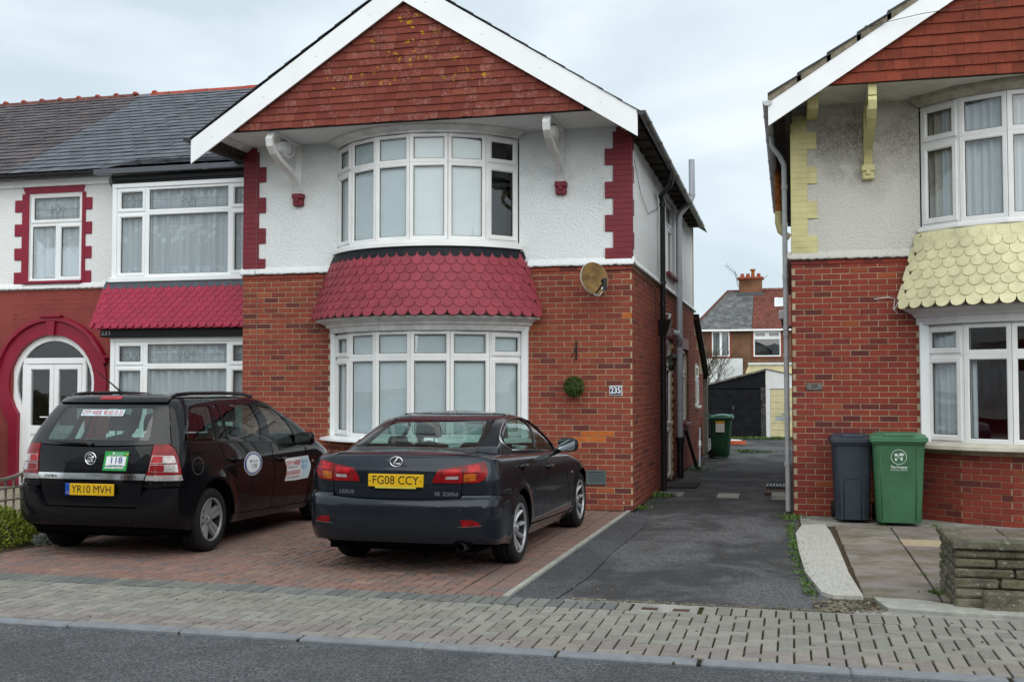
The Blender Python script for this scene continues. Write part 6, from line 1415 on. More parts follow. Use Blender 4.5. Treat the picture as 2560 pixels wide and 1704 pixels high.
    def cap(s, name, poly, zf, mat, parent=None, step=0.05, gap=0.0, flange=0.02, rad=0.0, label=None):
        """roof, bonnet or boot top over a plan polygon (x, y); zf(x, y)"""
        m2 = round_poly(poly, rad) if rad else poly
        if gap: m2 = inset(m2, gap)
        bd = resample(m2, step); inn = inner_points(bd, step)
        co, _, fc, _, _, _ = delaunay_2d_cdt([Vector(p) for p in bd + inn], [], [list(range(len(bd)))], 1, 1e-6)
        vs = [(c.x, c.y, zf(c.x, c.y)) for c in co]; fs = []
        for f in fc:
            a, b, c = [Vector(vs[i]) for i in f[:3]]; fs.append(tuple(f) if (b - a).cross(c - a).z > 0 else tuple(f)[::-1])
        mb = MB(); mb.v = vs; mb.f = fs; e = 0.004; norms = []
        for (x, y, z) in vs: n = Vector((-(zf(x + e, y) - zf(x - e, y)) / (2 * e), -(zf(x, y + e) - zf(x, y - e)) / (2 * e), 1)).normalized(); norms.append(n)
        if flange:
            cnt = {(f[i], f[(i + 1) % len(f)]) for f in fs for i in range(len(f))}; mp_ = {}
            for (a, b) in list(cnt):
                if (b, a) in cnt: continue
                for q in (a, b):
                    if q not in mp_: mp_[q] = (len(mb.v), len(mb.v) + 1); mb.v.append(vs[q]); mb.v.append((vs[q][0], vs[q][1], vs[q][2] - flange)); norms += [None, None]
                mb.f.append((mp_[b][0], mp_[a][0], mp_[a][1], mp_[b][1]))
        me = mb.mesh(name, mat, smooth=True); vn = [v.normal for v in me.vertices]
        me.normals_split_custom_set_from_vertices([tuple(n if n is not None else vn[i]) for i, n in enumerate(norms)])
        o = bpy.data.objects.new(name, me); COL.objects.link(o); o.parent = parent or s.root
        if label: o['label'] = label
        return o
    def bar(s, name, pts, r, mat, parent=None, seg=8): return MB().tube(pts, r, seg).build(name, mat, parent or s.root, smooth=True, ang=60)
def wheel(root, x, y, R_, rim, width, side, style):
    """tyre, rim, spokes; side +1 = right-hand wheel (face towards +x)"""
    w = part_empty('wheel', root); w.location = (x, y, R_); w.rotation_euler = (0, 0, 0 if side > 0 else math.pi)
    hw = width / 2; F = lambda a, b, h: (h, a, b)
    ty = MB(); ty.lathe([(rim - 0.01, hw - 0.030), (rim + 0.004, hw - 0.012), (rim + 0.018, hw - 0.003), (rim + (R_ - rim) * 0.55, hw + 0.006), (R_ - 0.022, hw - 0.004), (R_ - 0.006, hw - 0.022), (R_, hw - 0.05), (R_, 0.0), (R_, -hw + 0.05), (R_ - 0.006, -hw + 0.022), (R_ - 0.022, -hw + 0.004), (rim + 0.02, -hw + 0.003), (rim - 0.01, -hw + 0.03)], 56, F)
    ty.build('tyre', 'tyre', w, smooth=True)
    tr = MB()
    for k in (-0.05, 0.0, 0.05): tr.lathe([(R_ + 0.0012, k - 0.004), (R_ + 0.0012, k + 0.004)], 56, F)
    tr.build('tread_groove', 'black_void', w, smooth=True)
    rm = MB(); rm.lathe([(rim + 0.004, hw - 0.010), (rim + 0.002, hw - 0.002), (rim - 0.012, hw - 0.004), (rim - 0.016, hw - 0.022)], 56, F); rm.build('rim', 'alloy', w, smooth=True, ang=50)
    rm = MB(); rm.lathe([(rim - 0.016, hw - 0.022), (rim - 0.03, -hw + 0.02)], 56, F); rm.build('rim_barrel', 'disc_dark', w, smooth=True)
    bk = MB(); bk.lathe([(0.0, -0.02), (rim - 0.025, -0.03)], 40, F); bk.build('wheel_back', 'black_void', w, smooth=True)
    bd = MB(); bd.lathe([(0.05, hw - 0.085), (0.135, hw - 0.085), (0.135, hw - 0.10)], 40, F); bd.build('brake_disc', 'disc_dark', w, smooth=True)
    if style == 'five':        # five broad split spokes
        for k in range(5):
            a0 = 2 * math.pi * k / 5 + math.pi / 2 + 0.1
            for s in (-1, 1):
                sp = MB(); rows = []
                for t in np.linspace(0, 1, 7):
                    r_ = lerp(0.045, rim - 0.012, t); c_ = a0 + s * lerp(0.30, 0.145, t); hwid = lerp(0.020, 0.027, t) ; h = hw - 0.018 - 0.035 * (1 - t) ** 2 * 0 - 0.022 * (1 - t)
                    d = Vector((math.cos(c_), math.sin(c_))); tn = Vector((-d.y, d.x)); row = []
                    for (o, dh) in ((-1.15, -0.03), (-0.85, -0.004), (0, 0.0), (0.85, -0.004), (1.15, -0.03)):
                        p = d * r_ + tn * (o * hwid); row.append((h + dh, p.x, p.y))
                    rows.append(row)
                sp.grid(rows).build('spoke', 'alloy', w, smooth=True, ang=60)
    else:                      # ten slim spokes in pairs
        for k in range(10):
            a0 = 2 * math.pi * (k + 0.15) / 10; wob = 0.09 if k % 2 else -0.09; rows = []; sp = MB()
            for t in np.linspace(0, 1, 7):
                r_ = lerp(0.045, rim - 0.01, t); c_ = a0 + wob * (1 - t) ; hwid = lerp(0.012, 0.021, t); h = hw - 0.012 - 0.045 * math.sin(math.pi * (1 - t) * 0.55); d = Vector((math.cos(c_), math.sin(c_))); tn = Vector((-d.y, d.x)); row = []
                for (o, dh) in ((-1.2, -0.035), (-0.7, -0.003), (0, 0.003), (0.7, -0.003), (1.2, -0.035)):
                    p = d * r_ + tn * (o * hwid); row.append((h + dh, p.x, p.y))
                rows.append(row)
            sp.grid(rows).build('spoke', 'alloy', w, smooth=True, ang=60)
    hb = MB(); hb.lathe([(0.066, hw - 0.06), (0.060, hw - 0.038), (0.032, hw - 0.030), (0.030, hw - 0.024), (0.0, hw - 0.022)], 24, F); hb.build('hub_cap', 'alloy', w, smooth=True, ang=40)
    nb = MB()
    for k in range(5):
        a = 2 * math.pi * k / 5 + 0.4; cx, cy = 0.047 * math.cos(a), 0.047 * math.sin(a); nb.lathe([(0.009, hw - 0.04), (0.008, hw - 0.029), (0.0, hw - 0.029)], 6, lambda p, q, h: (h, cx + p, cy + q))
    nb.build('wheel_nuts', 'dark_metal', w, kind='stuff')
    return w
def arc_poly(cy, cz, r, a0, a1, n=14): return [('s', cy + r * math.cos(R(lerp(a0, a1, k / n))), cz + r * math.sin(R(lerp(a0, a1, k / n)))) for k in range(n + 1)]
def ell(kind, c, z, rx, rz, n=28): return [(kind, c + rx * math.cos(2 * math.pi * k / n), z + rz * math.sin(2 * math.pi * k / n)) for k in range(n)]
def surf_fn(shell, kind, off):
    """place lettering: (a, z) -> point just above the surface"""
    def f(a, z):
        u, v = shell.uv((kind, a, z)); p = shell.P(np.array(u), np.array(v)); n = shell.N(np.array(u), np.array(v)); return tuple(p + n * off)
    return f
def seat(root, x, y, z, mat='seat_cloth', head=True, w=0.50, hh=0.62, recl=0.22, hz=0.30):
    s_ = part_empty('seat', root)
    def blob(name, pts):
        MB().grid(pts).build(name, mat, s_, smooth=True)
    def slab(name, x0, x1, base, top, th):
        b = MB(); n = 6; rows = []
        for (t) in np.linspace(0, 1, n):
            cy = lerp(base[0], top[0], t); cz = lerp(base[1], top[1], t); k = 1 - 0.25 * t ** 3; row = []
            for a in np.linspace(0, 2 * math.pi, 17):
                row.append((x + (x1 - x0) / 2 * k * np.sign(math.cos(a)) * abs(math.cos(a)) ** 0.5, cy + th * np.sign(math.sin(a)) * abs(math.sin(a)) ** 0.6, cz))
            rows.append(row)
        rows.append([(x, lerp(base[0], top[0], 1.02), top[1] + th * 0.6)] * 17)
        b.grid(rows).build(name, mat, s_, smooth=True)
    slab('backrest', x - w / 2, x + w / 2, (y, z), (y - recl, z + hh), 0.06)
    if head:
        slab('headrest', x - 0.14, x + 0.14, (y - recl - 0.0, z + hh + 0.07), (y - recl - 0.015, z + hh + hz - 0.02), 0.045)
        for dx in (-0.06, 0.06): MB().tube([(x + dx, y - recl, z + hh - 0.02), (x + dx, y - recl, z + hh + 0.12)], 0.008, 6).build('headrest_post', 'chrome', s_)
    return s_
def panel_left(self, name, shell, poly, mat, **kw):
    """the same panel on the left flank"""
    me_shell = shell
    class Flip:
        z0, z1 = shell.z0, shell.z1
        yr = staticmethod(shell.yr)
        def uv(f, p, sg=1): u, z = shell.uv(p, 1); return (u, z)
        def P(f, u, z): q = shell.P(u, z); q = np.array(q); q[..., 0] *= -1; return q
        def N(f, u, z): q = shell.N(u, z); q = np.array(q); q[..., 0] *= -1; return q
    return self.panel(name, Flip(), poly, mat, **kw)
CarKit.panel_left = panel_left
# ---------------------------------------------------------------- black people carrier
def build_mpv():
    root = thing('parked_car', (-6.49, 9.97, 0.0), 'black seven-seat people carrier with taxi stickers parked on the red block drive', 'car', rz=0.006, world=False)
    K = CarKit(root)
    bul = lambda y: 1 - 0.012 * np.clip((y - 1.2) / 2, -1.5, 1.5) ** 2
    fl = ((0.0, 0.315, 0.41, 0.014), (2.703, 0.315, 0.41, 0.014))
    lv = [(0.16, 0.8, -0.62, 0.34, 3, 3.36, 0.7), (0.26, 0.865, -0.71, 0.34, 3, 3.48, 0.75), (0.4, 0.89, -0.75, 0.34, 3.1, 3.55, 0.8), (0.55, 0.896, -0.762, 0.34, 3.2, 3.57, 0.8), (0.68, 0.9, -0.765, 0.34, 3.2, 3.54, 0.8),
          (0.78, 0.9, -0.762, 0.34, 3.2, 3.42, 0.85), (0.88, 0.896, -0.752, 0.34, 3.2, 3.22, 0.8), (0.96, 0.888, -0.738, 0.34, 3.2, 2.95, 0.62), (1.03, 0.876, -0.722, 0.33, 3.2, 2.72, 0.52), (1.09, 0.862, -0.702, 0.32, 3.2, 2.6, 0.5), (1.15, 0.842, -0.672, 0.31, 3.2, 2.5, 0.5), (1.25, 0.805, -0.612, 0.29, 3.2, 2.28, 0.5),
          (1.35, 0.762, -0.548, 0.29, 3.2, 2.05, 0.5), (1.44, 0.718, -0.485, 0.29, 3.2, 1.84, 0.5), (1.49, 0.683, -0.445, 0.29, 3, 1.66, 0.5), (1.52, 0.645, -0.405, 0.29, 2.9, 1.45, 0.5), (1.535, 0.6, -0.36, 0.29, 2.8, 1.22, 0.5)]
    S = Shell(lv, bul, fl, front_n=2.7)
    SB = Shell([(z, w + (0.012 if z < 0.7 else 0.004), yr - 0.045 + (0.0 if z > 0.3 else 0.03), dr, n, yf, df) for z, w, yr, dr, n, yf, df in lv if z < 1.0], bul, fl, front_n=2.7)
    P = 'paint_black'
    r = lambda x, z: ('r', x, z); s = lambda y, z: ('s', y, z)
    # inner dark hull so that shut lines read dark
    in_arch = lambda y, z, rr_=0.43: math.hypot(y, z - 0.315) < rr_ or math.hypot(y - 2.703, z - 0.315) < rr_
    K.skin('inner_body', S, -2.9, 2.9, 0.22, 1.06, 'black_void', -0.035, 200, 40, lambda x, y, z: not (in_arch(y, z) and abs(x) > 0.5))
    lim = pchip([0.2, 0.272, 0.55, 0.75, 0.945, 1.2], [2.19, 2.195, 2.23, 2.205, 2.136, 2.0])
    for sg in (1, -1):    # front end: wings and bonnet as one painted skin
        K.skin('front_wing', S, 1.6 * sg, 3.0 * sg, 0.28, 1.06, P, 0.0, 110, 44, lambda x, y, z: y > float(lim(z)) and not (math.hypot(y - 2.703, z - 0.315) < 0.40 and abs(x) > 0.5))
        K.skin('windscreen', S, 2.42 * sg, 3.0 * sg, 1.06, 1.52, 'glass_car', -0.002, 20, 12)
    # tailgate
    tg = K.panel('tailgate', S, [r(-0.612, 1.083), r(0, 1.062), r(0.612, 1.083), r(0.597, 0.93), r(0.578, 0.80), r(0.564, 0.752), r(0.545, 0.70), r(0.530, 0.58), r(0.512, 0.50), r(-0.512, 0.50), r(-0.530, 0.58), r(-0.545, 0.70), r(-0.564, 0.752), r(-0.578, 0.80), r(-0.597, 0.93)], P, gap=0.003, offf=lambda x, y, z: -0.030 * np.clip((0.735 - z) / 0.05, 0, 1) * np.clip((0.42 - abs(x)) / 0.06, 0, 1) * np.clip((z - 0.545) / 0.03, 0, 1))
    clear = [r(-0.57, 1.125), r(0.57, 1.125), r(0.485, 1.435), r(-0.485, 1.435)]
    gf = K.panel('tailgate_glass_border', S, [r(-0.76, 1.094), r(0, 1.072), r(0.76, 1.094), r(0.60, 1.468), r(-0.60, 1.468)], 'trim_black', gap=0.002, holes=[clear], hrad=0.06)
    K.panel('rear_window', S, clear, 'glass_car', off=-0.002, rad=0.06, flange=0)
    MB().tube([(-0.02, -0.72, 1.085), (-0.06, -0.735, 1.10), (-0.42, -0.725, 1.108)], [0.022, 0.018, 0.006], 8).build('rear_wiper', 'black_plastic', root)
    K.panel('chrome_strip', S, [r(-0.562, 0.757), r(0.562, 0.757), r(0.578, 0.815), r(-0.578, 0.815)], 'chrome', off=0.012)
    f_ = surf_fn(S, 'r', 0.0145)
    text_on('badge_lettering', 'ZAFIRA', 0.042, lambda u, v: f_(-0.43 + u, 0.782 + v), 'dark_metal', root, width=0.15); text_on('badge_lettering', '1.9 CDTi', 0.042, lambda u, v: f_(0.42 + u, 0.779 + v), 'dark_metal', root, width=0.17); text_on('badge_lettering', 'VAUXHALL', 0.034, lambda u, v: f_(0.06 + u, 0.795 + v), 'grey_metal', root, width=0.18)
    # rear bumper
    bump = [r(0.505, 0.492), r(0.535, 0.55), r(0.575, 0.635), r(0.62, 0.668), r(0.72, 0.682), s(-0.52, 0.685), s(-0.40, 0.672)] + arc_poly(0, 0.315, 0.405, 125, 193, 8) + [s(-0.40, 0.245), s(-0.5, 0.265), r(0.70, 0.295), r(0.40, 0.305)]
    half = [r(0.0, 0.492)] + bump + [r(0.0, 0.308)]; under = lambda x, y, z: -0.02 * np.clip((0.36 - z) / 0.06, 0, 1)
    K.panel('rear_bumper', SB, half, P, offf=under); K.panel_left('rear_bumper', SB, half, P, offf=under)
    for sg in (1, -1): K.ledge('bumper_ledge', SB, S, [r(0, 0.492), r(0.25, 0.492), r(0.505, 0.492), r(0.535, 0.55), r(0.575, 0.635), r(0.62, 0.668), r(0.72, 0.682), s(-0.52, 0.685), s(-0.42, 0.674)], P, sg)
    # quarters, doors, sills
    arch = arc_poly(0, 0.315, 0.40, 46, 125, 12)
    K.panel('quarter_panel', S, [r(0.750, 1.099), s(-0.45, 1.100), s(0.0, 1.086), s(0.140, 1.078), s(0.19, 0.90), s(0.255, 0.72)] + arch + [s(-0.40, 0.668), s(-0.52, 0.690), r(0.72, 0.690), r(0.61, 0.672), r(0.552, 0.70), r(0.570, 0.746), r(0.877, 0.739), r(0.869, 0.802), r(0.859, 0.871), r(0.832, 0.978), r(0.804, 1.044)], P, gap=0.002, mirror=True)
    K.panel('rear_door', S, [s(0.146, 1.077), s(0.72, 1.052), s(1.235, 1.022), s(1.275, 0.80), s(1.288, 0.56), s(1.268, 0.298), s(0.412, 0.328)] + arc_poly(0, 0.315, 0.402, 4, 44, 7) + [s(0.261, 0.72), s(0.196, 0.90)], P, gap=0.003, mirror=True)
    K.panel('front_door', S, [s(1.245, 1.022), s(1.70, 0.985), s(2.13, 0.945), s(2.20, 0.75), s(2.225, 0.55), s(2.19, 0.272), s(1.278, 0.298), s(1.298, 0.56), s(1.285, 0.80)], P, gap=0.003, mirror=True)
    K.panel('sill', S, [s(0.40, 0.322), s(1.27, 0.290), s(2.25, 0.262), s(2.31, 0.24), s(2.25, 0.195), s(0.36, 0.235)], P, mirror=True, off=-0.006)
    for (a, b, z0, z1) in ((0.47, 1.27, 0.59, 0.555), (1.30, 2.20, 0.553, 0.515)):
        K.panel('side_moulding', S, [s(a, z0 + 0.026), s(b, z1 + 0.026), s(b, z1 - 0.022), s(a, z0 - 0.022)], P, off=0.010, rad=0.015, mirror=True)
    # glasshouse
    w3 = [s(-0.49, 1.116), s(0.085, 1.096), s(0.180, 1.445), s(-0.11, 1.440), s(-0.20, 1.41)]
    w2a = [s(0.168, 1.092), s(0.305, 1.086), s(0.342, 1.455), s(0.252, 1.455)]
    w2b = [s(0.342, 1.084), s(1.000, 1.052), s(1.030, 1.450), s(0.372, 1.455)]
    w1 = [s(1.188, 1.040), s(1.885, 0.985), s(1.862, 1.105), s(1.76, 1.25), s(1.60, 1.364), s(1.41, 1.410), s(1.212, 1.438)]
    top = [s(2.03, 1.30), s(1.78, 1.41), s(1.50, 1.495), s(1.0, 1.522), s(0.4, 1.522), s(-0.1, 1.522), r(0.56, 1.515)]
    side_up = [r(0.765, 1.10), s(-0.632, 1.104), s(0.22, 1.079), s(0.72, 1.056), s(1.24, 1.026), s(1.7, 0.989), s(2.13, 0.949), s(2.36, 1.03), s(2.28, 1.13)] + top + [r(0.605, 1.468)]
    K.panel('window_frame', S, side_up, P, holes=[w3, w2a, w2b, w1], hrad=0.025, mirror=True, step=0.028)
    for w_ in (w3, w2a, w2b, w1): K.panel('side_window', S, w_, 'glass_car_dark' if w_ is w3 else 'glass_car', off=-0.006, rad=0.02, flange=0, mirror=True, step=0.05)
    K.panel('belt_strip', S, [s(-0.46, 1.094), s(0.72, 1.050), s(1.25, 1.020), s(2.10, 0.952), s(2.10, 0.968), s(1.25, 1.036), s(0.72, 1.066), s(-0.46, 1.110)], 'trim_black', off=0.006, mirror=True)
    # roof with shallow crown
    us = np.linspace(-3, 3, 121); ol = S.P(us, np.full_like(us, 1.533)); poly = [(q[0], q[1]) for q in ol[:-1]]
    K.cap('roof', poly, lambda x, y: 1.533 + 0.030 * (1 - min(1, (x / 0.60) ** 2)) * max(0, min(1, (y + 0.40) / 0.35)) * max(0, min(1, (1.22 - y) / 0.7)) , P, step=0.05)
    for sg in (1, -1):
        us = np.linspace(1.9, 3.0, 24) * sg; MB().grid([[tuple(q) for q in S.P(us, np.full_like(us, z))] for z in np.linspace(1.50, 1.535, 5)]).build('roof_front', P, root, smooth=True)
    sp = K.panel('spoiler', S, [r(-0.585, 1.472), r(0.585, 1.472), r(0.56, 1.531), r(-0.56, 1.531)], P, off=0.022, rad=0.012, flange=0.05)
    K.panel('brake_lamp', S, [r(-0.115, 1.495), r(0.115, 1.495), r(0.115, 1.520), r(-0.115, 1.520)], 'lamp_red_bright', off=0.025)
    for sg in (1, -1):
        K.bar('roof_rail', [(sg * 0.565, -0.28, 1.535), (sg * 0.572, -0.22, 1.556), (sg * 0.592, 0.0, 1.570), (sg * 0.605, 0.6, 1.572), (sg * 0.605, 1.1, 1.556), (sg * 0.60, 1.32, 1.530)], 0.019, 'trim_black')
    MB().tube([(-0.05, -0.20, 1.555), (-0.05, -0.23, 1.60), (-0.19, -0.42, 1.80)], [0.016, 0.009, 0.003], 8).build('aerial', 'black_plastic', root)
    # tail lamps
    for sg in (1, -1):
        lp = part_empty('tail_lamp', root)
        def lamp(nm, poly, m, off): (K.panel if sg > 0 else K.panel_left)(nm, S, poly, m, parent=lp, off=off, flange=0.02, step=0.018)
        lamp('lamp_body', [r(0.619, 1.085), r(0.744, 1.091), r(0.800, 1.042), r(0.828, 0.978), r(0.855, 0.871), r(0.865, 0.803), r(0.586, 0.803), r(0.604, 0.929)], 'lamp_red', 0.006)
        lamp('reversing_lens', [r(0.582, 0.801), r(0.865, 0.801), r(0.873, 0.747), r(0.572, 0.752)], 'lamp_clear', 0.005)
        lamp('indicator_lens', [r(0.622, 0.986), r(0.800, 0.982), r(0.826, 0.915), r(0.610, 0.912)], 'lamp_clear', 0.010)
        lamp('lower_lens', [r(0.609, 0.902), r(0.830, 0.902), r(0.845, 0.828), r(0.603, 0.834)], 'lamp_clear', 0.010)
        lamp('red_lens', [r(0.628, 0.980), r(0.715, 0.979), r(0.718, 0.919), r(0.617, 0.917)], 'lamp_red_bright', 0.0125)
        lamp('red_lens', [r(0.615, 0.896), r(0.735, 0.896), r(0.738, 0.834), r(0.610, 0.838)], 'lamp_red', 0.0125)
    # number plate, badge, permit
    pl = part_empty('number_plate', root); cx = 0.012
    MB().box(cx - 0.26, cx + 0.26, -0.790, -0.770, 0.606, 0.717, 0.004).build('plate', 'plate_yellow', pl)
    MB().box(cx - 0.262, cx - 0.208, -0.7915, -0.770, 0.605, 0.718, 0.004).build('blue_band', 'plate_blue', pl)
    text_on('lettering', 'YR10 MVH', 0.105, lambda u, v: (cx + 0.025 + u, -0.7915, 0.6615 + v), 'print_black', pl, width=0.425)
    text_on('lettering', 'GB', 0.022, lambda u, v: (cx - 0.235 + u, -0.7925, 0.63 + v), 'plate_yellow', pl)
    yb = float(S.yr(0.954)) - 0.006
    bd = part_empty('badge', root); F = lambda a, b, h: (-0.005 + a, yb - h, 0.954 + b)
    mb = MB(); mb.lathe([(0.050, 0.0), (0.053, 0.010), (0.060, 0.012), (0.063, 0.006), (0.063, -0.004)], 36, F); mb.build('badge_ring', 'chrome', bd, smooth=True)
    mb = MB(); mb.lathe([(0.0, 0.003), (0.052, 0.003)], 32, F); mb.build('badge_field', 'trim_black', bd)
    gr = MB()
    for (pts, rr) in (([(-0.036, -0.018), (-0.02, -0.03), (0.005, -0.032), (0.03, -0.022)], 0.006), ([(-0.03, 0.0), (-0.012, 0.012), (0.01, 0.006), (0.028, 0.014)], 0.009), ([(-0.034, 0.022), (-0.015, 0.036), (0.012, 0.034)], 0.006), ([(0.016, 0.03), (0.034, 0.016), (0.038, -0.006)], 0.006), ([(-0.028, -0.012), (0.0, -0.012), (0.026, -0.006)], 0.006)):
        gr.tube([F(a, b, 0.008) for a, b in pts], rr, 6)
    gr.build('badge_emblem', 'chrome', bd, smooth=True, kind='stuff')
    fs = surf_fn(S, 'r', 0.004); pm = part_empty('permit_plate', root)
    def quad(nm, x0, x1, z0, z1, m, off, sk=0.0, parent=pm, f=None):
        ff = f or surf_fn(S, 'r', off); MB().add([ff(x0 + sk, z0), ff(x1 + sk, z0), ff(x1, z1), ff(x0, z1)], [(0, 1, 2, 3)]).build(nm, m, parent)
    quad('permit_board', 0.142, 0.392, 0.842, 1.022, 'sticker_green', 0.005, -0.012); quad('permit_field', 0.165, 0.372, 0.888, 0.975, 'sticker_white', 0.007, -0.006); quad('permit_strip', 0.158, 0.355, 0.862, 0.878, 'sticker_white', 0.007, -0.004)
    fp = surf_fn(S, 'r', 0.009)
    text_on('lettering', '118', 0.082, lambda u, v: fp(0.268 + u, 0.937 + v), 'print_blue', pm, width=0.118, bold=0.0006); text_on('lettering', 'Keith Gwynn Driver', 0.016, lambda u, v: fp(0.268 + u, 0.896 + v), 'print_blue', pm, width=0.14)
    text_on('lettering', 'Portsmouth', 0.022, lambda u, v: fp(0.285 + u, 1.003 + v), 'sticker_cyan', pm, width=0.11); text_on('lettering', 'YR10 MVH   31 January 2014', 0.013, lambda u, v: fp(0.255 + u, 0.870 + v), 'print_blue', pm, width=0.18); text_on('lettering', 'PRIVATE HIRE VEHICLE', 0.012, lambda u, v: fp(0.262 + u, 0.983 + v), 'sticker_white', pm, width=0.15)
    MB().prism([(0.226, 1.012), (0.246, 1.012), (0.246, 0.999), (0.236, 0.989), (0.226, 0.999)], lambda u, v, t: fp(u, v), 0, 1).build('crest', 'sticker_white', pm)
    MB().box(0.372, 0.405, yb - 0.008, yb, 0.992, 1.003, 0.003).build('cable_tie', 'plate_yellow', pm)
    # window sticker
    fw = surf_fn(S, 'r', 0.004); ws = part_empty('window_sticker', root)
    quad('sticker_field', -0.262, 0.205, 1.352, 1.412, 'sticker_cyan', 0.002, 0.0, ws, lambda a, z: fw(a, z + 0.010 * a * 0))
    fw2 = surf_fn(S, 'r', 0.007)
    text_on('lettering', 'CITY WIDE  92 83 33 33', 0.060, lambda u, v: fw2(-0.028 + u, 1.380 + v), 'print_red', ws, width=0.44, bold=0.0004)
    # flank: handles, fuel flap, door signs, mirrors
    for (y, z) in ((0.385, 0.888), (1.465, 0.826)):
        for sg in (1, -1):
            h = part_empty('door_handle', root); 
            fh = lambda a, b, o: (lambda p: (p[0] * sg, p[1], p[2]))(surf_fn(S, 's', o)(a, b))
            MB().tube([fh(y - 0.10, z, 0.004), fh(y - 0.08, z + 0.004, 0.032), fh(y + 0.07, z + 0.004, 0.034), fh(y + 0.10, z, 0.004)], 0.013, 8).build('grip', P, h, smooth=True)
            (K.panel if sg > 0 else K.panel_left)('handle_recess', S, ell('s', y, z - 0.008, 0.07, 0.032), 'black_void', parent=h, off=0.0015, flange=0)
    ff = MB(); rows = [[], []]
    for k in range(33):
        a = 2 * math.pi * k / 32
        for q, rr_ in enumerate((0.088, 0.083)): rows[q].append(surf_fn(S, 's', 0.002)(-0.325 + rr_ * 1.15 * math.cos(a), 0.868 + rr_ * 0.95 * math.sin(a)))
    ff.grid(rows).build('fuel_flap_line', 'grey_metal', root)
    st = part_empty('licence_sticker', root)
    for nm, rx, rz_, m, off in (('ring', 0.205, 0.126, 'sticker_white', 0.003), ('ring_band', 0.196, 0.120, 'print_blue', 0.0045), ('field', 0.158, 0.095, 'sticker_white', 0.006)):
        K.panel(nm, S, ell('s', 0.80, 0.818, rx, rz_, 36), m, parent=st, off=off, flange=0, step=0.04)
    fd = surf_fn(S, 's', 0.009)
    text_on('lettering', '118', 0.068, lambda u, v: fd(0.81 + u, 0.790 + v), 'print_black', st, width=0.10); text_on('lettering', 'Portsmouth', 0.03, lambda u, v: fd(0.835 + u, 0.845 + v), 'print_blue', st, width=0.14)
    MB().prism([(0.722, 0.858), (0.75, 0.858), (0.75, 0.84), (0.736, 0.826), (0.722, 0.84)], lambda u, v, t: fd(u, v), 0, 1).build('crest', 'print_black', st)
    def curved(txt, flip, size, span):
        vs, fcs = text_mb(txt, size); w_ = max(v[0] for v in vs) - min(v[0] for v in vs); k_ = span / w_; pts = []
        for u, v in vs:
            a = (math.pi / 2 - u * k_) if not flip else (-math.pi / 2 + u * k_); rr_ = 1.0 + (v / 0.108 if not flip else -v / 0.108) * 0.9
            pts.append(fd(0.80 + 0.177 * rr_ * math.cos(a), 0.818 + 0.1075 * rr_ * math.sin(a)))
        MB().add(pts, fcs).build('lettering', 'sticker_white', st)
    curved('ADVANCE BOOKINGS ONLY', False, 0.020, 2.5); curved('LICENSED PRIVATE HIRE', True, 0.020, 2.3)
    dsn = part_empty('door_sign', root)
    def side_quad(nm, y0, y1, za, zb, m, off): K.panel(nm, S, [s(y0, za), s(y1, za), s(y1, zb), s(y0, zb)], m, parent=dsn, off=off, flange=0, step=0.06)
    side_quad('sign_board', 1.565, 2.20, 0.556, 0.822, 'sticker_white', 0.004); side_quad('sign_panel', 1.985, 2.192, 0.562, 0.816, 'sticker_cyan', 0.006)
    fe = surf_fn(S, 's', 0.009)
    text_on('lettering', 'CITY WIDE', 0.075, lambda u, v: fe(1.775 + u, 0.768 - 0.012 + v), 'print_red', dsn, width=0.385, bold=0.0006); text_on('lettering', 'PORTSMOUTH', 0.036, lambda u, v: fe(1.775 + u, 0.710 + v), 'print_black', dsn, width=0.25); text_on('lettering', '023-92-833333', 0.070, lambda u, v: fe(1.775 + u, 0.648 + v), 'print_red', dsn, width=0.385, bold=0.0006); text_on('lettering', 'IT PAYS TO RIDE CITY WIDE', 0.028, lambda u, v: fe(1.775 + u, 0.590 + v), 'print_black', dsn, width=0.34)
    text_on('lettering', 'Express', 0.05, lambda u, v: fe(2.085 + u, 0.765 + v), 'print_sky', dsn, width=0.17); text_on('lettering', '93.7', 0.075, lambda u, v: fe(2.085 + u, 0.695 + v), 'print_sky', dsn, width=0.17, bold=0.001)
    ln = MB(); ln.add([fe(1.61, 0.605), fe(1.97, 0.605), fe(1.97, 0.609), fe(1.61, 0.609)], [(0, 1, 2, 3)]); ln.build('sign_rule', 'print_red', dsn)
    for sg in (1, -1):
        mr = part_empty('door_mirror', root)
        def ellipsoid(c, rx, ry, rz_, cut=None):
            b = MB(); rows = []
            for i in range(9):
                t = math.pi * i / 8; rows.append([(sg * (c[0] + rx * math.sin(t) ** 0.6 * np.sign(math.cos(a)) * abs(math.cos(a)) ** 0.6), c[1] - ry * math.cos(t), c[2] + rz_ * math.sin(t) ** 0.6 * np.sign(math.sin(a)) * abs(math.sin(a)) ** 0.6) for a in np.linspace(0, 2 * math.pi, 25)])
            return b.grid(rows)
        ellipsoid((0.985, 1.93, 1.035), 0.115, 0.075, 0.080).build('mirror_shell', P, mr, smooth=True)
        fm = MB(); fm.add([(sg * (0.985 + 0.098 * np.sign(math.cos(a)) * abs(math.cos(a)) ** 0.6), 1.848, 1.035 + 0.066 * np.sign(math.sin(a)) * abs(math.sin(a)) ** 0.6) for a in np.linspace(0, 2 * math.pi, 25)[:-1]], [tuple(range(24))]); fm.build('mirror_glass', 'mirror_face', mr)
        MB().tube([(sg * 0.80, 1.98, 0.975), (sg * 0.90, 1.95, 1.0)], 0.028, 8).build('mirror_arm', 'trim_black', mr)
    K.panel('side_repeater', S, ell('s', 2.34, 0.752, 0.028, 0.013, 14), 'lamp_clear', off=0.004, mirror=True)
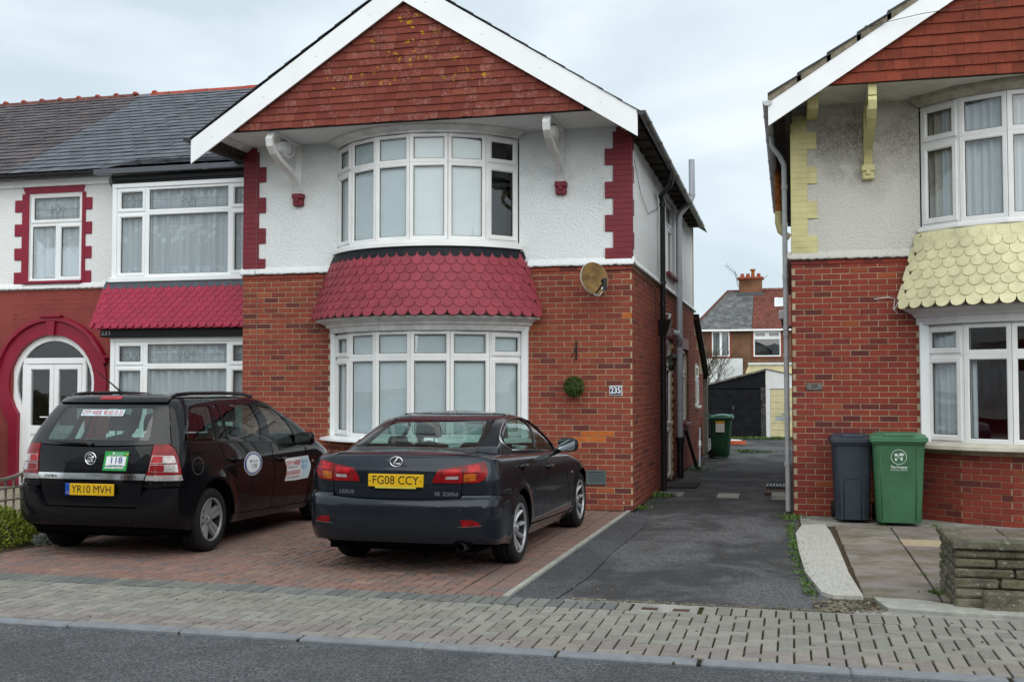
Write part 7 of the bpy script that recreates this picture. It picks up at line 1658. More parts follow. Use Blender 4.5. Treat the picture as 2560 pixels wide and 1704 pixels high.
    # wheels and wheel housings
    for sg in (1, -1):
        for y in (0.0, 2.703): wheel(root, sg * 0.765, y, 0.315, 0.212, 0.205, sg, 'five')
        for y in (0.0, 2.703): MB().grid([[(sg * (0.862 + h), y + rr_ * math.cos(R(a)), 0.315 + rr_ * math.sin(R(a))) for a in range(-18, 199, 12)] for rr_, h in ((0.402, 0.0), (0.402, -0.34), (0.0, -0.34))]).build('wheel_housing', 'black_void', root)
    ub = MB(); ub.box(-0.70, 0.70, -0.55, 3.2, 0.20, 0.30); ub.build('underbody', 'black_void', root)
    # cabin
    MB().box(-0.74, 0.74, -0.55, 2.3, 0.34, 0.42).build('cabin_floor', 'black_void', root)
    for x in (-0.36, 0.36): seat(root, x, 1.35, 0.62, hh=0.56, recl=0.20, hz=0.26)
    for x in (-0.42, 0.0, 0.42): seat(root, x, 0.55, 0.60, w=0.40, hh=0.50, recl=0.18, hz=0.26)
    MB().box(-0.72, 0.72, 1.95, 2.35, 0.80, 0.98, 0.05).build('dashboard', 'seat_cloth', root)
    MB().box(-0.66, 0.66, -0.50, -0.10, 0.70, 1.0, 0.03).build('load_cover', 'seat_cloth', root)
    return root
build_mpv()
# ---------------------------------------------------------------- dark grey saloon
def build_saloon():
    root = thing('parked_car', (-3.345, 10.05, 0.0), 'dark grey four-door saloon parked in front of the middle house', 'car', rz=-0.0198, world=False)
    K = CarKit(root); P = 'paint_graphite'; r = lambda x, z: ('r', x, z); s = lambda y, z: ('s', y, z)
    smz = lambda z: np.clip((z - 0.55) / 0.4, 0, 1) ** 1.3
    sh = lambda y, z: -0.033 * (y + 0.95) * smz(z)
    fl = ((0.0, 0.325, 0.375, 0.014), (2.73, 0.325, 0.375, 0.014))
    lv = [(0.16, .80, -.84, .45, 3.0, 3.36, .7), (0.28, .862, -.90, .45, 3.0, 3.46, .75), (0.40, .886, -.925, .42, 3.0, 3.52, .8), (0.55, .893, -.94, .38, 3.0, 3.54, .8), (0.70, .895, -.945, .36, 3.0, 3.50, .8), (0.82, .893, -.943, .34, 3.0, 3.38, .8),
          (0.90, .886, -.938, .34, 3.0, 3.2, .8), (0.925, .881, -.928, .34, 3.0, 3.1, .8), (0.96, .872, -.918, .34, 3.0, 2.95, .75), (1.0, .852, -.905, .33, 3.0, 2.65, .7), (1.025, .825, -.890, .33, 3.0, 2.35, .6), (1.04, .785, -.865, .32, 2.9, 2.1, .5)]
    S = Shell(lv, None, fl, sh, 2.7)
    SB = Shell([(0.20, .845, -.90, .42, 3.0, 3.4, .7), (0.27, .875, -.965, .42, 3.0, 3.46, .75), (0.33, .892, -.995, .42, 3.0, 3.5, .8), (0.42, .901, -1.012, .42, 3.0, 3.52, .8), (0.52, .904, -1.022, .42, 3.0, 3.54, .8), (0.60, .903, -1.020, .41, 3.0, 3.54, .8), (0.642, .901, -1.006, .40, 3.0, 3.5, .8), (0.668, .899, -.982, .39, 3.0, 3.5, .8), (0.688, .897, -.955, .38, 3.0, 3.5, .8), (0.72, .896, -.942, .37, 3.0, 3.5, .8)], None, fl, None, 2.7)
    G = Shell([(0.88, .80, -.62, .32, 3.0, 2.50, .5), (1.0, .778, -.50, .32, 3.0, 2.22, .5), (1.07, .748, -.42, .32, 3.0, 2.06, .5), (1.15, .710, -.21, .31, 3.0, 1.90, .5), (1.22, .674, -.01, .30, 3.0, 1.74, .5), (1.28, .640, .17, .30, 3.0, 1.56, .5), (1.32, .610, .32, .30, 2.9, 1.39, .5), (1.345, .575, .45, .30, 2.8, 1.24, .45), (1.365, .52, .62, .28, 2.8, 1.05, .4)], front_n=2.7)
    in_arch = lambda y, z, rr_=0.40: math.hypot(y, z - 0.325) < rr_ or math.hypot(y - 2.73, z - 0.325) < rr_
    K.skin('inner_body', S, -2.9, 2.9, 0.22, 1.0, 'black_void', -0.03, 200, 40, lambda x, y, z: not (in_arch(y, z) and abs(x) > 0.5))
    lim = pchip([0.16, 0.27, 0.50, 0.70, 0.80, 0.86, 1.04], [2.10, 2.10, 2.06, 1.93, 1.86, 1.82, 1.80])
    for sg in (1, -1):
        K.skin('front_wing', S, 1.55 * sg, 3.0 * sg, 0.26, 1.04, P, 0.0, 110, 44, lambda x, y, z: y > float(lim(z)) and not (math.hypot(y - 2.73, z - 0.325) < 0.365 and abs(x) > 0.5))
        K.skin('windscreen', G, 2.42 * sg, 3.0 * sg, 0.90, 1.35, 'glass_car', -0.002, 20, 12)
    # boot lid: back face with number plate recess, then the deck
    def rec(x, y, z):
        wz = 0.24 + (z - 0.705) / 0.195 * 0.075
        return -0.028 * np.clip((wz - abs(x)) / 0.025, 0, 1) * np.clip((z - 0.705) / 0.02, 0, 1) * np.clip((0.902 - z) / 0.006, 0, 1)
    K.panel('boot_lid', S, [r(-0.605, 1.0385), r(0.605, 1.0385), r(0.602, 0.80), r(0.590, 0.672), r(0.30, 0.660), r(0, 0.656), r(-0.30, 0.660), r(-0.590, 0.672), r(-0.602, 0.80)], P, gap=0.003, offf=rec, step=0.02, rad=[0.0, 0.0, 0.0, 0.05, 0, 0, 0, 0.05, 0])
    us = np.linspace(-3, 3, 161); ol = S.P(us, np.full_like(us, 1.0395)); plan = [(float(q[0]), float(q[1])) for q in ol[:-1]]
    base_z = lambda y: 1.0395 + float(sh(np.array(y), np.array(1.04)))
    deck = lambda x, y: base_z(y) + 0.022 * (1 - min(1.0, (x / 0.78) ** 4)) * min(1.0, max(0.0, (y + 0.872) / 0.12)) + 0.030 * max(0.0, min(1.0, (y + 0.86) / 0.46)) * (1 - min(1, (x / 0.74) ** 2)) 
    lidp = [(x, y) for x, y in plan if abs(x) < 0.60 and y < -0.5]
    lidp = sorted(lidp, key=lambda q: q[0]); lidpoly = [(-0.603, lidp[0][1])] + lidp + [(0.603, lidp[-1][1]), (0.585, -0.40), (0.3, -0.47), (0.0, -0.49), (-0.3, -0.47), (-0.585, -0.40)]
    K.cap('boot_lid_top', lidpoly, deck, P, step=0.04, gap=0.002)
    K.cap('body_top', plan, lambda x, y: deck(x, y) - 0.006, P, step=0.06, flange=0)
    K.panel('quarter_panel', S, [r(0.612, 1.0), s(-0.60, 0.989), s(-0.05, 0.971), s(0.02, 0.93), s(0.10, 0.83), s(0.17, 0.74)] + arc_poly(0, 0.325, 0.365, 62, 122, 10) + [s(-0.42, 0.668), s(-0.60, 0.690), s(-0.80, 0.702), r(0.598, 0.705), r(0.606, 0.80), r(0.610, 0.90)], P, gap=0.0015, mirror=True)
    K.panel('rear_door', S, [s(-0.044, 0.9705), s(0.5, 0.953), s(0.99, 0.9365), s(1.0, 0.91), s(0.97, 0.70), s(0.90, 0.45), s(0.865, 0.300), s(0.378, 0.318)] + arc_poly(0, 0.325, 0.366, 2, 60, 9) + [s(0.175, 0.74), s(0.105, 0.83), s(0.025, 0.93)], P, gap=0.0025, mirror=True)
    K.panel('front_door', S, [s(0.996, 0.9365), s(1.4, 0.923), s(1.80, 0.9095), s(1.85, 0.80), s(1.93, 0.68), s(2.05, 0.48), s(2.095, 0.262), s(0.872, 0.298), s(0.908, 0.45), s(0.978, 0.70), s(1.007, 0.91)], P, gap=0.0025, mirror=True)
    K.panel('sill', S, [s(0.36, 0.310), s(0.87, 0.292), s(2.10, 0.256), s(2.36, 0.26), s(2.32, 0.205), s(2.0, 0.175), s(0.30, 0.215)], P, mirror=True, off=0.008)
    for sg in (1, -1): K.skin('body_top_side', S, S.ur(0.609, 1.02) * sg, 2.35 * sg, 1.001, 1.0395, P, 0.0, 90, 8)
    bump = [r(0.0, 0.654), r(0.30, 0.658), r(0.590, 0.672), r(0.606, 0.698), s(-0.80, 0.697), s(-0.60, 0.685), s(-0.42, 0.664)] + arc_poly(0, 0.325, 0.370, 122, 196, 9) + [s(-0.42, 0.235), s(-0.55, 0.255), r(0.72, 0.285), r(0.35, 0.286), r(0.0, 0.288)]
    for fn_ in (K.panel, K.panel_left): fn_('rear_bumper', SB, bump, P, step=0.022)
    for sg in (1, -1):
        f_ = K.panel if sg > 0 else K.panel_left
        f_('bumper_reflector', SB, [r(0.605, 0.498), r(0.70, 0.494), r(0.755, 0.468), r(0.772, 0.446), r(0.615, 0.438)], 'lamp_red', off=0.004, rad=0.008)
        f_('reflector_trim', SB, [r(0.58, 0.434), r(0.774, 0.441), r(0.774, 0.445), r(0.58, 0.437)], 'grey_metal', off=0.006)
        for x in (0.22, 0.60): f_('parking_sensor', SB, ell('r', x, 0.588, 0.010, 0.010, 14), 'black_plastic', off=0.002, flange=0)
    MB().tube([(0.61, -0.80, 0.255), (0.61, -0.93, 0.262), (0.61, -0.985, 0.262)], 0.036, 16, cap=False).build('exhaust', 'dark_metal', root, smooth=True)
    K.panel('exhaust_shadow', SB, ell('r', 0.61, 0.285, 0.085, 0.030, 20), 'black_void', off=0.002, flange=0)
    # tail lamps wrap round the corners
    for sg in (1, -1):
        f_ = K.panel if sg > 0 else K.panel_left; lp = part_empty('tail_lamp', root)
        f_('lamp_body', S, [r(0.610, 0.955), r(0.70, 0.974), s(-0.795, 0.984), s(-0.80, 0.94), s(-0.815, 0.88), s(-0.848, 0.822), r(0.70, 0.808), r(0.610, 0.805)], 'lamp_red', parent=lp, off=0.007, step=0.02, rad=[0, 0, 0.012, 0, 0.01, 0.02, 0, 0])
        f_('lid_lamp', S, [r(0.603, 0.953), r(0.50, 0.936), r(0.395, 0.916), r(0.36, 0.86), r(0.335, 0.806), r(0.603, 0.805)], 'lamp_red', parent=lp, off=0.007, step=0.02, rad=[0, 0, 0.015, 0, 0.015, 0])
        f_('indicator_lens', S, [r(0.614, 0.882), r(0.72, 0.888), r(0.71, 0.828), r(0.614, 0.818)], 'lamp_amber', parent=lp, off=0.0115, rad=0.006, step=0.02)
        f_('bright_lens', S, [r(0.64, 0.955), r(0.73, 0.966), r(0.745, 0.90), r(0.65, 0.895)], 'lamp_red_bright', parent=lp, off=0.0095, rad=0.01, step=0.02)
        f_('reversing_lens', S, [r(0.468, 0.860), r(0.572, 0.862), r(0.566, 0.838), r(0.458, 0.836)], 'lamp_clear', parent=lp, off=0.0115, rad=0.004, step=0.02)
        f_('bright_lens', S, [r(0.44, 0.912), r(0.57, 0.932), r(0.58, 0.885), r(0.43, 0.876)], 'lamp_red_bright', parent=lp, off=0.0095, rad=0.01, step=0.02)
    # plate and lettering
    yb = float(S.yr(0.81)) + 0.010
    pl = part_empty('number_plate', root); 
    MB().box(-0.256, 0.256, yb - 0.012, yb + 0.03, 0.762, 0.872, 0.004).build('plate', 'plate_yellow', pl); MB().box(-0.19, 0.19, yb - 0.014, yb + 0.02, 0.748, 0.764, 0.002).build('plate_strip', 'sticker_dealer' if 'sticker_dealer' in M else simple('sticker_dealer', (0.50, 0.46, 0.06), 0.4), pl)
    text_on('lettering', 'FG08 CCY', 0.105, lambda u, v: (u, yb - 0.0135, 0.8175 + v), 'print_black', pl, width=0.43)
    for x in (-0.235, 0.235): MB().tube([(x, yb - 0.008, 0.815), (x, yb - 0.016, 0.815)], 0.005, 8).build('plate_screw', 'dark_metal', pl)
    fr = surf_fn(S, 'r', 0.004)
    text_on('badge_lettering', 'LEXUS', 0.045, lambda u, v: fr(-0.465 + u, 0.712 + v), 'chrome', root, width=0.145, bold=0.001); text_on('badge_lettering', 'IS 220d', 0.045, lambda u, v: fr(0.465 + u, 0.709 + v), 'chrome', root, width=0.20, bold=0.001)
    em = part_empty('badge', root); ye = float(S.yr(0.98)) - 0.010
    MB().tube([(0.058 * math.cos(2 * math.pi * k / 36), ye, 0.980 + 0.042 * math.sin(2 * math.pi * k / 36)) for k in range(37)], 0.0062, 8, cap=False).build('badge_ring', 'chrome', em, smooth=True)
    MB().tube([(0.016, ye, 1.018), (-0.022, ye, 0.966), (-0.018, ye, 0.962), (0.040, ye, 0.962)], [0.004, 0.008, 0.008, 0.005], 8).build('badge_stroke', 'chrome', em, smooth=True)
    # glasshouse
    rw = [r(-0.545, 1.078), r(0.545, 1.078), r(0.475, 1.308), r(-0.475, 1.308)]
    K.panel('rear_window', G, rw, 'glass_car', off=-0.003, rad=0.03, flange=0)
    K.panel('rear_window_border', G, [r(-0.58, 1.045), r(0.58, 1.045), r(0.505, 1.322), r(-0.505, 1.322)], 'trim_black', holes=[rw], hrad=0.03, off=0.0)
    d1 = [s(0.100, 1.038), s(0.03, 1.058), s(-0.022, 1.078), s(-0.075, 1.112), s(-0.055, 1.142), s(0.008, 1.170), s(0.115, 1.210), s(0.211, 1.243), s(0.334, 1.279), s(0.446, 1.302), s(0.569, 1.315), s(0.746, 1.320), s(0.955, 1.314), s(0.905, 0.998), s(0.5, 1.018)]
    d2 = [s(0.985, 0.992), s(1.03, 1.308), s(1.22, 1.272), s(1.42, 1.205), s(1.58, 1.105), s(1.72, 1.0), s(1.77, 0.945), s(1.40, 0.968)]
    up = [r(0.585, 1.045), s(-0.35, 1.03), s(0.10, 1.000), s(0.6, 0.972), s(1.0, 0.950), s(1.4, 0.930), s(1.86, 0.900), s(1.80, 1.02), s(1.66, 1.125), s(1.52, 1.21), s(1.36, 1.29), s(1.22, 1.322), s(0.95, 1.330), s(0.72, 1.330), s(0.55, 1.328), r(0.520, 1.312)]
    K.panel('window_frame', G, up, P, holes=[d1, d2], mirror=True, step=0.025)
    for sg in (1, -1):
        f_ = K.panel if sg > 0 else K.panel_left
        for d_ in (d1, d2):
            f_('side_window', G, d_, 'glass_car', off=-0.006, flange=0, step=0.05)
        f_('window_pillar', G, [s(0.905, 0.998), s(0.985, 0.992), s(1.03, 1.308), s(0.955, 1.312)], 'trim_black', off=0.002)
        f_('window_divider', G, [s(0.145, 1.036), s(0.167, 1.035), s(0.120, 1.208), s(0.104, 1.203)], 'trim_black', off=0.001)
        def edge(pts, rr_, m, nm):
            q = [surf_fn(G, 's', 0.004)(a, b) for (_, a, b) in pts]; MB().tube([(x * sg, y, z) for x, y, z in q], rr_, 6).build(nm, m, root, smooth=True)
        edge(d1[0:13], 0.006, 'chrome', 'window_trim'); edge([s(1.02, 1.314), s(1.22, 1.278), s(1.42, 1.212), s(1.58, 1.112), s(1.74, 1.0)], 0.006, 'trim_black', 'window_trim'); edge([s(0.11, 1.036), s(0.5, 1.014), s(0.93, 0.992), s(1.4, 0.964), s(1.77, 0.941)], 0.006, 'chrome', 'window_trim')
    us = np.linspace(-3, 3, 121); ol = G.P(us, np.full_like(us, 1.3635)); poly = [(float(q[0]), float(q[1])) for q in ol[:-1]]
    K.cap('roof', poly, lambda x, y: 1.3635 + 0.034 * (1 - min(1, (x / 0.52) ** 2)) * max(0, min(1, (y - 0.55) / 0.3)) * max(0, min(1, (1.10 - y) / 0.3)) , P, step=0.04)
    for sg in (1, -1): K.skin('roof_front', G, 1.9 * sg, 3.0 * sg, 1.335, 1.3645, P, 0.0, 30, 6); K.skin('roof_rear', G, 0.0, 1.0 * sg, 1.318, 1.3645, P, 0.0, 24, 8); K.skin('roof_side', G, 1.0 * sg, 1.9 * sg, 1.322, 1.3645, P, 0.0, 24, 8)
    # handles, mirrors, repeater
    for (y, z) in ((0.07, 0.886), (1.075, 0.818)):
        for sg in (1, -1):
            h = part_empty('door_handle', root); fh = lambda a, b, o: (lambda p: (p[0] * sg, p[1], p[2]))(surf_fn(S, 's', o)(a, b))
            MB().tube([fh(y - 0.11, z + 0.004, 0.004), fh(y - 0.08, z + 0.008, 0.034), fh(y + 0.08, z + 0.003, 0.034), fh(y + 0.11, z - 0.002, 0.004)], 0.013, 8).build('grip', P, h, smooth=True)
            (K.panel if sg > 0 else K.panel_left)('handle_recess', S, ell('s', y, z - 0.008, 0.065, 0.030), 'black_void', parent=h, off=0.0015, flange=0)
    for sg in (1, -1):
        mr = part_empty('door_mirror', root); c = (0.975, 1.64, 1.015); rows = []
        for i in range(9):
            t = math.pi * i / 8; rows.append([(sg * (c[0] + 0.112 * math.sin(t) ** 0.6 * np.sign(math.cos(a)) * abs(math.cos(a)) ** 0.6), c[1] - 0.08 * math.cos(t), c[2] + 0.076 * math.sin(t) ** 0.6 * np.sign(math.sin(a)) * abs(math.sin(a)) ** 0.6) for a in np.linspace(0, 2 * math.pi, 25)])
        MB().grid(rows).build('mirror_shell', P, mr, smooth=True)
        MB().add([(sg * (c[0] + 0.094 * np.sign(math.cos(a)) * abs(math.cos(a)) ** 0.6), c[1] - 0.086, c[2] + 0.062 * np.sign(math.sin(a)) * abs(math.sin(a)) ** 0.6) for a in np.linspace(0, 2 * math.pi, 25)[:-1]], [tuple(range(24))]).build('mirror_glass', 'mirror_face', mr)
        MB().tube([(sg * 0.80, 1.70, 0.935), (sg * 0.89, 1.67, 0.96)], 0.026, 8).build('mirror_arm', 'trim_black', mr)
    K.panel('side_repeater', S, ell('s', 2.22, 0.682, 0.03, 0.013, 14), 'lamp_clear', off=0.004, mirror=True)
    for sg in (1, -1):
        for y in (0.0, 2.73):
            wheel(root, sg * 0.775, y, 0.322, 0.228, 0.215, sg, 'ten')
            MB().grid([[(sg * (0.860 + h), y + rr_ * math.cos(R(a)), 0.325 + rr_ * math.sin(R(a))) for a in range(-18, 199, 12)] for rr_, h in ((0.372, 0.0), (0.372, -0.34), (0.0, -0.34))]).build('wheel_housing', 'black_void', root)
    MB().box(-0.70, 0.70, -0.75, 3.2, 0.19, 0.28).build('underbody', 'black_void', root)
    MB().box(-0.70, 0.70, -0.50, 2.0, 0.34, 0.42).build('cabin_floor', 'black_void', root)
    for x in (-0.36, 0.36): seat(root, x, 1.15, 0.50, hh=0.54, recl=0.22, hz=0.26, w=0.48)
    MB().box(-0.62, 0.62, -0.42, 0.16, 0.80, 0.985, 0.03).build('parcel_shelf', 'seat_cloth', root)
    rs = part_empty('rear_seat', root); MB().box(-0.62, 0.62, 0.10, 0.34, 0.45, 1.0, 0.05).build('backrest', 'seat_cloth', rs)
    for x in (-0.36, 0.0, 0.36): MB().box(x - 0.13, x + 0.13, 0.12, 0.22, 0.985, 1.10 if x else 1.08, 0.04).build('headrest', 'seat_cloth', rs)
    MB().box(-0.70, 0.70, 1.70, 2.1, 0.70, 0.90, 0.05).build('dashboard', 'seat_cloth', root)
    MB().box(-0.11, 0.11, 1.38, 1.41, 1.235, 1.295, 0.015).build('interior_mirror', 'black_plastic', root)
    return root
build_saloon()
# ================================================================ bins, dish, plants and small things
simple('bin_charcoal', (0.030, 0.040, 0.055), 0.55, spec=0.4, var=0.12, nscale=5, bump=0.15, bscale=120)
simple('bin_green', (0.042, 0.130, 0.060), 0.5, spec=0.4, var=0.15, nscale=4, bump=0.15, bscale=120)
simple('bin_green_dark', (0.012, 0.070, 0.030), 0.5, spec=0.4, var=0.2, nscale=4)
simple('bin_lid_green', (0.050, 0.155, 0.075), 0.45, spec=0.45, var=0.12, nscale=6)
simple('bin_lid_pale', (0.09, 0.26, 0.17), 0.5, spec=0.4, var=0.15, nscale=6)
simple('bin_print', (0.60, 0.68, 0.64), 0.6, var=0.1, nscale=30)
def wheelie_bin(loc, rz, w, d, h, body, lid, label, emboss=False, logo=False, sticker=False, group='wheelie bins'):
    """own axes: front towards -y"""
    b = thing('wheelie_bin', loc, label, 'bin', group, rz, world=False)
    k = 0.80; hb = h - 0.10; wb, db = w * k, d * 0.74; yb0 = -d / 2 + 0.09
    def sec(t):   # front, back, half width at height fraction
        hw = lerp(wb, w * 0.94, t) / 2; f = lerp(yb0, -d / 2 + 0.01, t); bk = lerp(yb0 + db, d / 2 - 0.04, t); return hw, f, bk
    rows = []; c = 0.045
    for t in (0.0, 0.02, 0.3, 0.6, 0.9, 0.985):
        hw, f, bk = sec(t); i = 0.012 if t == 0 else 0; hw -= i; z = hb * t + 0.02
        rows.append([(-hw + c, f, z), (-hw + c / 3, f + c / 3, z), (-hw, f + c, z), (-hw, bk - c, z), (-hw + c / 3, bk - c / 3, z), (-hw + c, bk, z), (hw - c, bk, z), (hw - c / 3, bk - c / 3, z), (hw, bk - c, z), (hw, f + c, z), (hw - c / 3, f + c / 3, z), (hw - c, f, z), (-hw + c, f, z)])
    MB().grid(rows).add(rows[0][:-1], [tuple(range(12))]).build('body', body, b, smooth=True, ang=40)
    hw = w / 2
    rm = MB(); rm.box(-hw * 0.97, hw * 0.97, -d / 2 - 0.005, d / 2 - 0.03, hb - 0.045, hb + 0.004, 0.012); rm.build('rim', body, b)
    ld = MB(); n = 8; rows = []
    for i in range(n + 1):
        y = lerp(-d / 2 - 0.022, d / 2, i / n); z = h - 0.055 + 0.05 * math.sin(math.pi * min(1, i / n * 1.05 + 0.02)) ** 0.7; rows.append([(x * hw * 1.02, y, z - 0.030 * abs(x) ** 6) for x in np.linspace(-1, 1, 13)])
    ld.grid(rows); ld.build('lid', lid, b, smooth=True, ang=50)
    lp = MB(); lp.box(-hw * 1.02, hw * 1.02, -d / 2 - 0.030, -d / 2 - 0.005, h - 0.115, h - 0.050, 0.01)
    for s in (-1, 1): lp.box(s * hw * 1.02 - 0.012, s * hw * 1.02 + 0.012, -d / 2 - 0.004, d / 2, h - 0.105, h - 0.055, 0.008)
    lp.build('lid_lip', lid, b); MB().box(-hw * 0.55, hw * 0.55, -d / 2 - 0.012, -d / 2 + 0.06, h - 0.052, h - 0.012, 0.012).build('lid_grip', lid, b)
    MB().tube([(-hw * 0.8, d / 2 - 0.05, h - 0.05), (-hw * 0.75, d / 2 + 0.03, h - 0.03), (hw * 0.75, d / 2 + 0.03, h - 0.03), (hw * 0.8, d / 2 - 0.05, h - 0.05)], 0.016, 8).build('handle', body, b, smooth=True)
    for s in (-1, 1):
        x = s * (wb / 2 + 0.012)
        wh = part_empty('wheel', b); MB().lathe([(0.06, -0.024), (0.092, -0.024), (0.10, -0.014), (0.10, 0.014), (0.092, 0.024), (0.06, 0.024), (0.055, 0.01), (0.0, 0.012)], 24, lambda p, q, hh, x=x: (x + s * hh, yb0 + db - 0.02 + p, 0.10 + q)).build('tyre', 'tyre', wh, smooth=True, ang=40)
    MB().tube([(-wb / 2, yb0 + db - 0.02, 0.10), (wb / 2, yb0 + db - 0.02, 0.10)], 0.012, 6).build('axle', 'dark_metal', b)
    fr = lambda u, z: (u, lerp(yb0, -d / 2 + 0.01, (z - 0.02) / hb) - 0.004, z)
    if emboss:
        em = MB(); pts = [(-0.10, 0.02), (-0.10, 0.47), (-0.085, 0.505), (-0.05, 0.52), (0.05, 0.52), (0.085, 0.505), (0.10, 0.47), (0.10, 0.02)]; em.tube([fr(u, z) for u, z in pts], 0.006, 6); em.build('embossed_panel', body, b, smooth=True)
    for x in (-0.30, 0.30): MB().tube([fr(x * w, 0.05), fr(x * w * 1.12, hb - 0.05)], 0.005, 6).build('rib', body, b, smooth=True)
    if logo:
        lg = part_empty('printed_logo', b); cx, cz, r_ = 0.0, 0.79, 0.085
        MB().tube([fr(cx + r_ * math.cos(2 * math.pi * k_ / 32), cz + r_ * math.sin(2 * math.pi * k_ / 32)) for k_ in range(33)], 0.0035, 5, cap=False).build('logo_ring', 'bin_print', lg)
        blob = random.Random(4)
        for (u, v, a, q) in ((-0.028, 0.024, 0.028, 0.020), (0.03, 0.03, 0.030, 0.022), (-0.03, -0.026, 0.018, 0.026), (0.032, -0.022, 0.020, 0.024), (0.0, -0.002, 0.012, 0.010)):
            MB().add([fr(cx + u + a * math.cos(t) * blob.uniform(0.6, 1.1), cz + v + q * math.sin(t) * blob.uniform(0.6, 1.1)) for t in [2 * math.pi * k_ / 12 for k_ in range(12)]], [tuple(range(12))]).build('logo_shape', 'bin_print', lg)
        text_on('lettering', 'The Pompey', 0.046, lambda u, v: fr(u, 0.672 + v), 'bin_print', lg, width=0.19, bold=0.001); text_on('lettering', 'recycling scheme', 0.028, lambda u, v: fr(u, 0.640 + v), 'bin_print', lg, width=0.19)
    if sticker:
        MB().add([(-0.04, *fr(0, 0.62)[1:]), (0.16, *fr(0, 0.62)[1:]), (0.16, *fr(0, 0.88)[1:]), (-0.04, *fr(0, 0.88)[1:])], [(0, 1, 2, 3)]).build('notice', 'white_paint', b)
    return b
wheelie_bin((0.695, 14.02, 0.03), 0.02, 0.48, 0.55, 1.05, 'bin_charcoal', 'bin_charcoal', 'dark slate-blue wheelie bin with closed lid against the brick wall', True)
wheelie_bin((1.215, 13.90, 0.03), -0.03, 0.62, 0.70, 1.075, 'bin_green', 'bin_lid_green', 'wide green wheelie bin with white printed recycling logo', logo=True)
bn = wheelie_bin((-1.60, 26.1, 0), R(90), 0.56, 0.52, 1.02, 'bin_green_dark', 'bin_lid_pale', 'dark green wheelie bin standing halfway down the alley')
st_ = MB(); st_.box(-0.06, 0.14, -0.285, -0.278, 0.60, 0.86); 
MB().add([(-0.16, 0.30, 0.62), (-0.16, 0.10, 0.62)], []) 
nb_ = thing('bin_notice', (-1.62, 25.79, 0.6), 'white paper notice stuck on the far green bin', 'notice'); MB().box(-1.70, -1.50, 25.786, 25.790, 0.60, 0.80).build('sheet', 'white_paint', nb_); MB().box(-1.70, -1.50, 25.785, 25.7895, 0.8005, 0.86).build('yellow_band', 'plate_yellow', nb_)
# ---- satellite dish
simple('dish_rust', (0.185, 0.110, 0.038), 0.7, spec=0.3, var=0.35, nscale=10, bump=0.1)
SD = thing('satellite_dish', (-2.50, 14.50, 2.95), 'small rusty brown satellite dish on the brick wall under the white render', 'satellite dish')
nz = Vector((0.62, -0.76, 0.20)).normalized(); ex_ = Vector((0.76, 0.62, 0)).normalized(); ey_ = nz.cross(ex_).normalized(); ey_ = -ey_ if ey_.z < 0 else ey_
C0 = Vector((-2.51, 14.22, 3.05))
def dsh(rr, a, h): return C0 + ex_ * (0.20 * rr * math.cos(a)) + ey_ * (0.215 * rr * math.sin(a)) + nz * h
mb = MB(); rows = [[dsh(rr, 2 * math.pi * k / 36, 0.045 * rr * rr) for k in range(37)] for rr in (0.0, 0.25, 0.5, 0.75, 1.0)]; mb.grid(rows).build('dish_face', 'dish_rust', SD, smooth=True)
mb = MB(); mb.grid([[dsh(1.0, 2 * math.pi * k / 36, 0.046) for k in range(37)], [dsh(1.035, 2 * math.pi * k / 36, 0.040) for k in range(37)], [dsh(1.035, 2 * math.pi * k / 36, 0.020) for k in range(37)], [dsh(0.9, 2 * math.pi * k / 36, 0.01) for k in range(37)], [dsh(0.0, 2 * math.pi * k / 36, -0.02) for k in range(37)]]).build('dish_back', simple('dish_rim', (0.42, 0.41, 0.36), 0.5, dirt=0.4), SD, smooth=True)
lnb = C0 + nz * 0.26 - ey_ * 0.10
MB().tube([dsh(0.95, -math.pi / 2, 0.03), C0 + nz * 0.14 - ey_ * 0.17, lnb - ey_ * 0.02], 0.012, 8).build('feed_arm', 'dark_metal', SD)
MB().tube([lnb - nz * 0.02, lnb + nz * 0.05], 0.030, 10).build('feed_horn', 'black_plastic', SD); MB().tube([lnb + nz * 0.03, lnb + nz * 0.035 - Vector((0, 0, 0.13))], 0.026, 10).build('receiver', 'black_plastic', SD)
MB().box(lnb.x - 0.02, lnb.x + 0.02, lnb.y - 0.035, lnb.y - 0.03, lnb.z - 0.11, lnb.z - 0.085).build('receiver_label', 'white_paint', SD)
MB().tube([C0 - nz * 0.03, C0 + Vector((-0.02, 0.18, -0.02)), (C0.x - 0.02, 14.535, C0.z - 0.05)], 0.02, 8).build('wall_arm', 'grey_metal', SD)
MB().tube([lnb - Vector((0, 0, 0.11)), lnb - Vector((0.05, 0, 0.19)), lnb - Vector((0.12, -0.05, 0.18)), dsh(0.9, -math.pi / 2, 0.0)], 0.004, 5).build('cable', 'white_paint', SD)
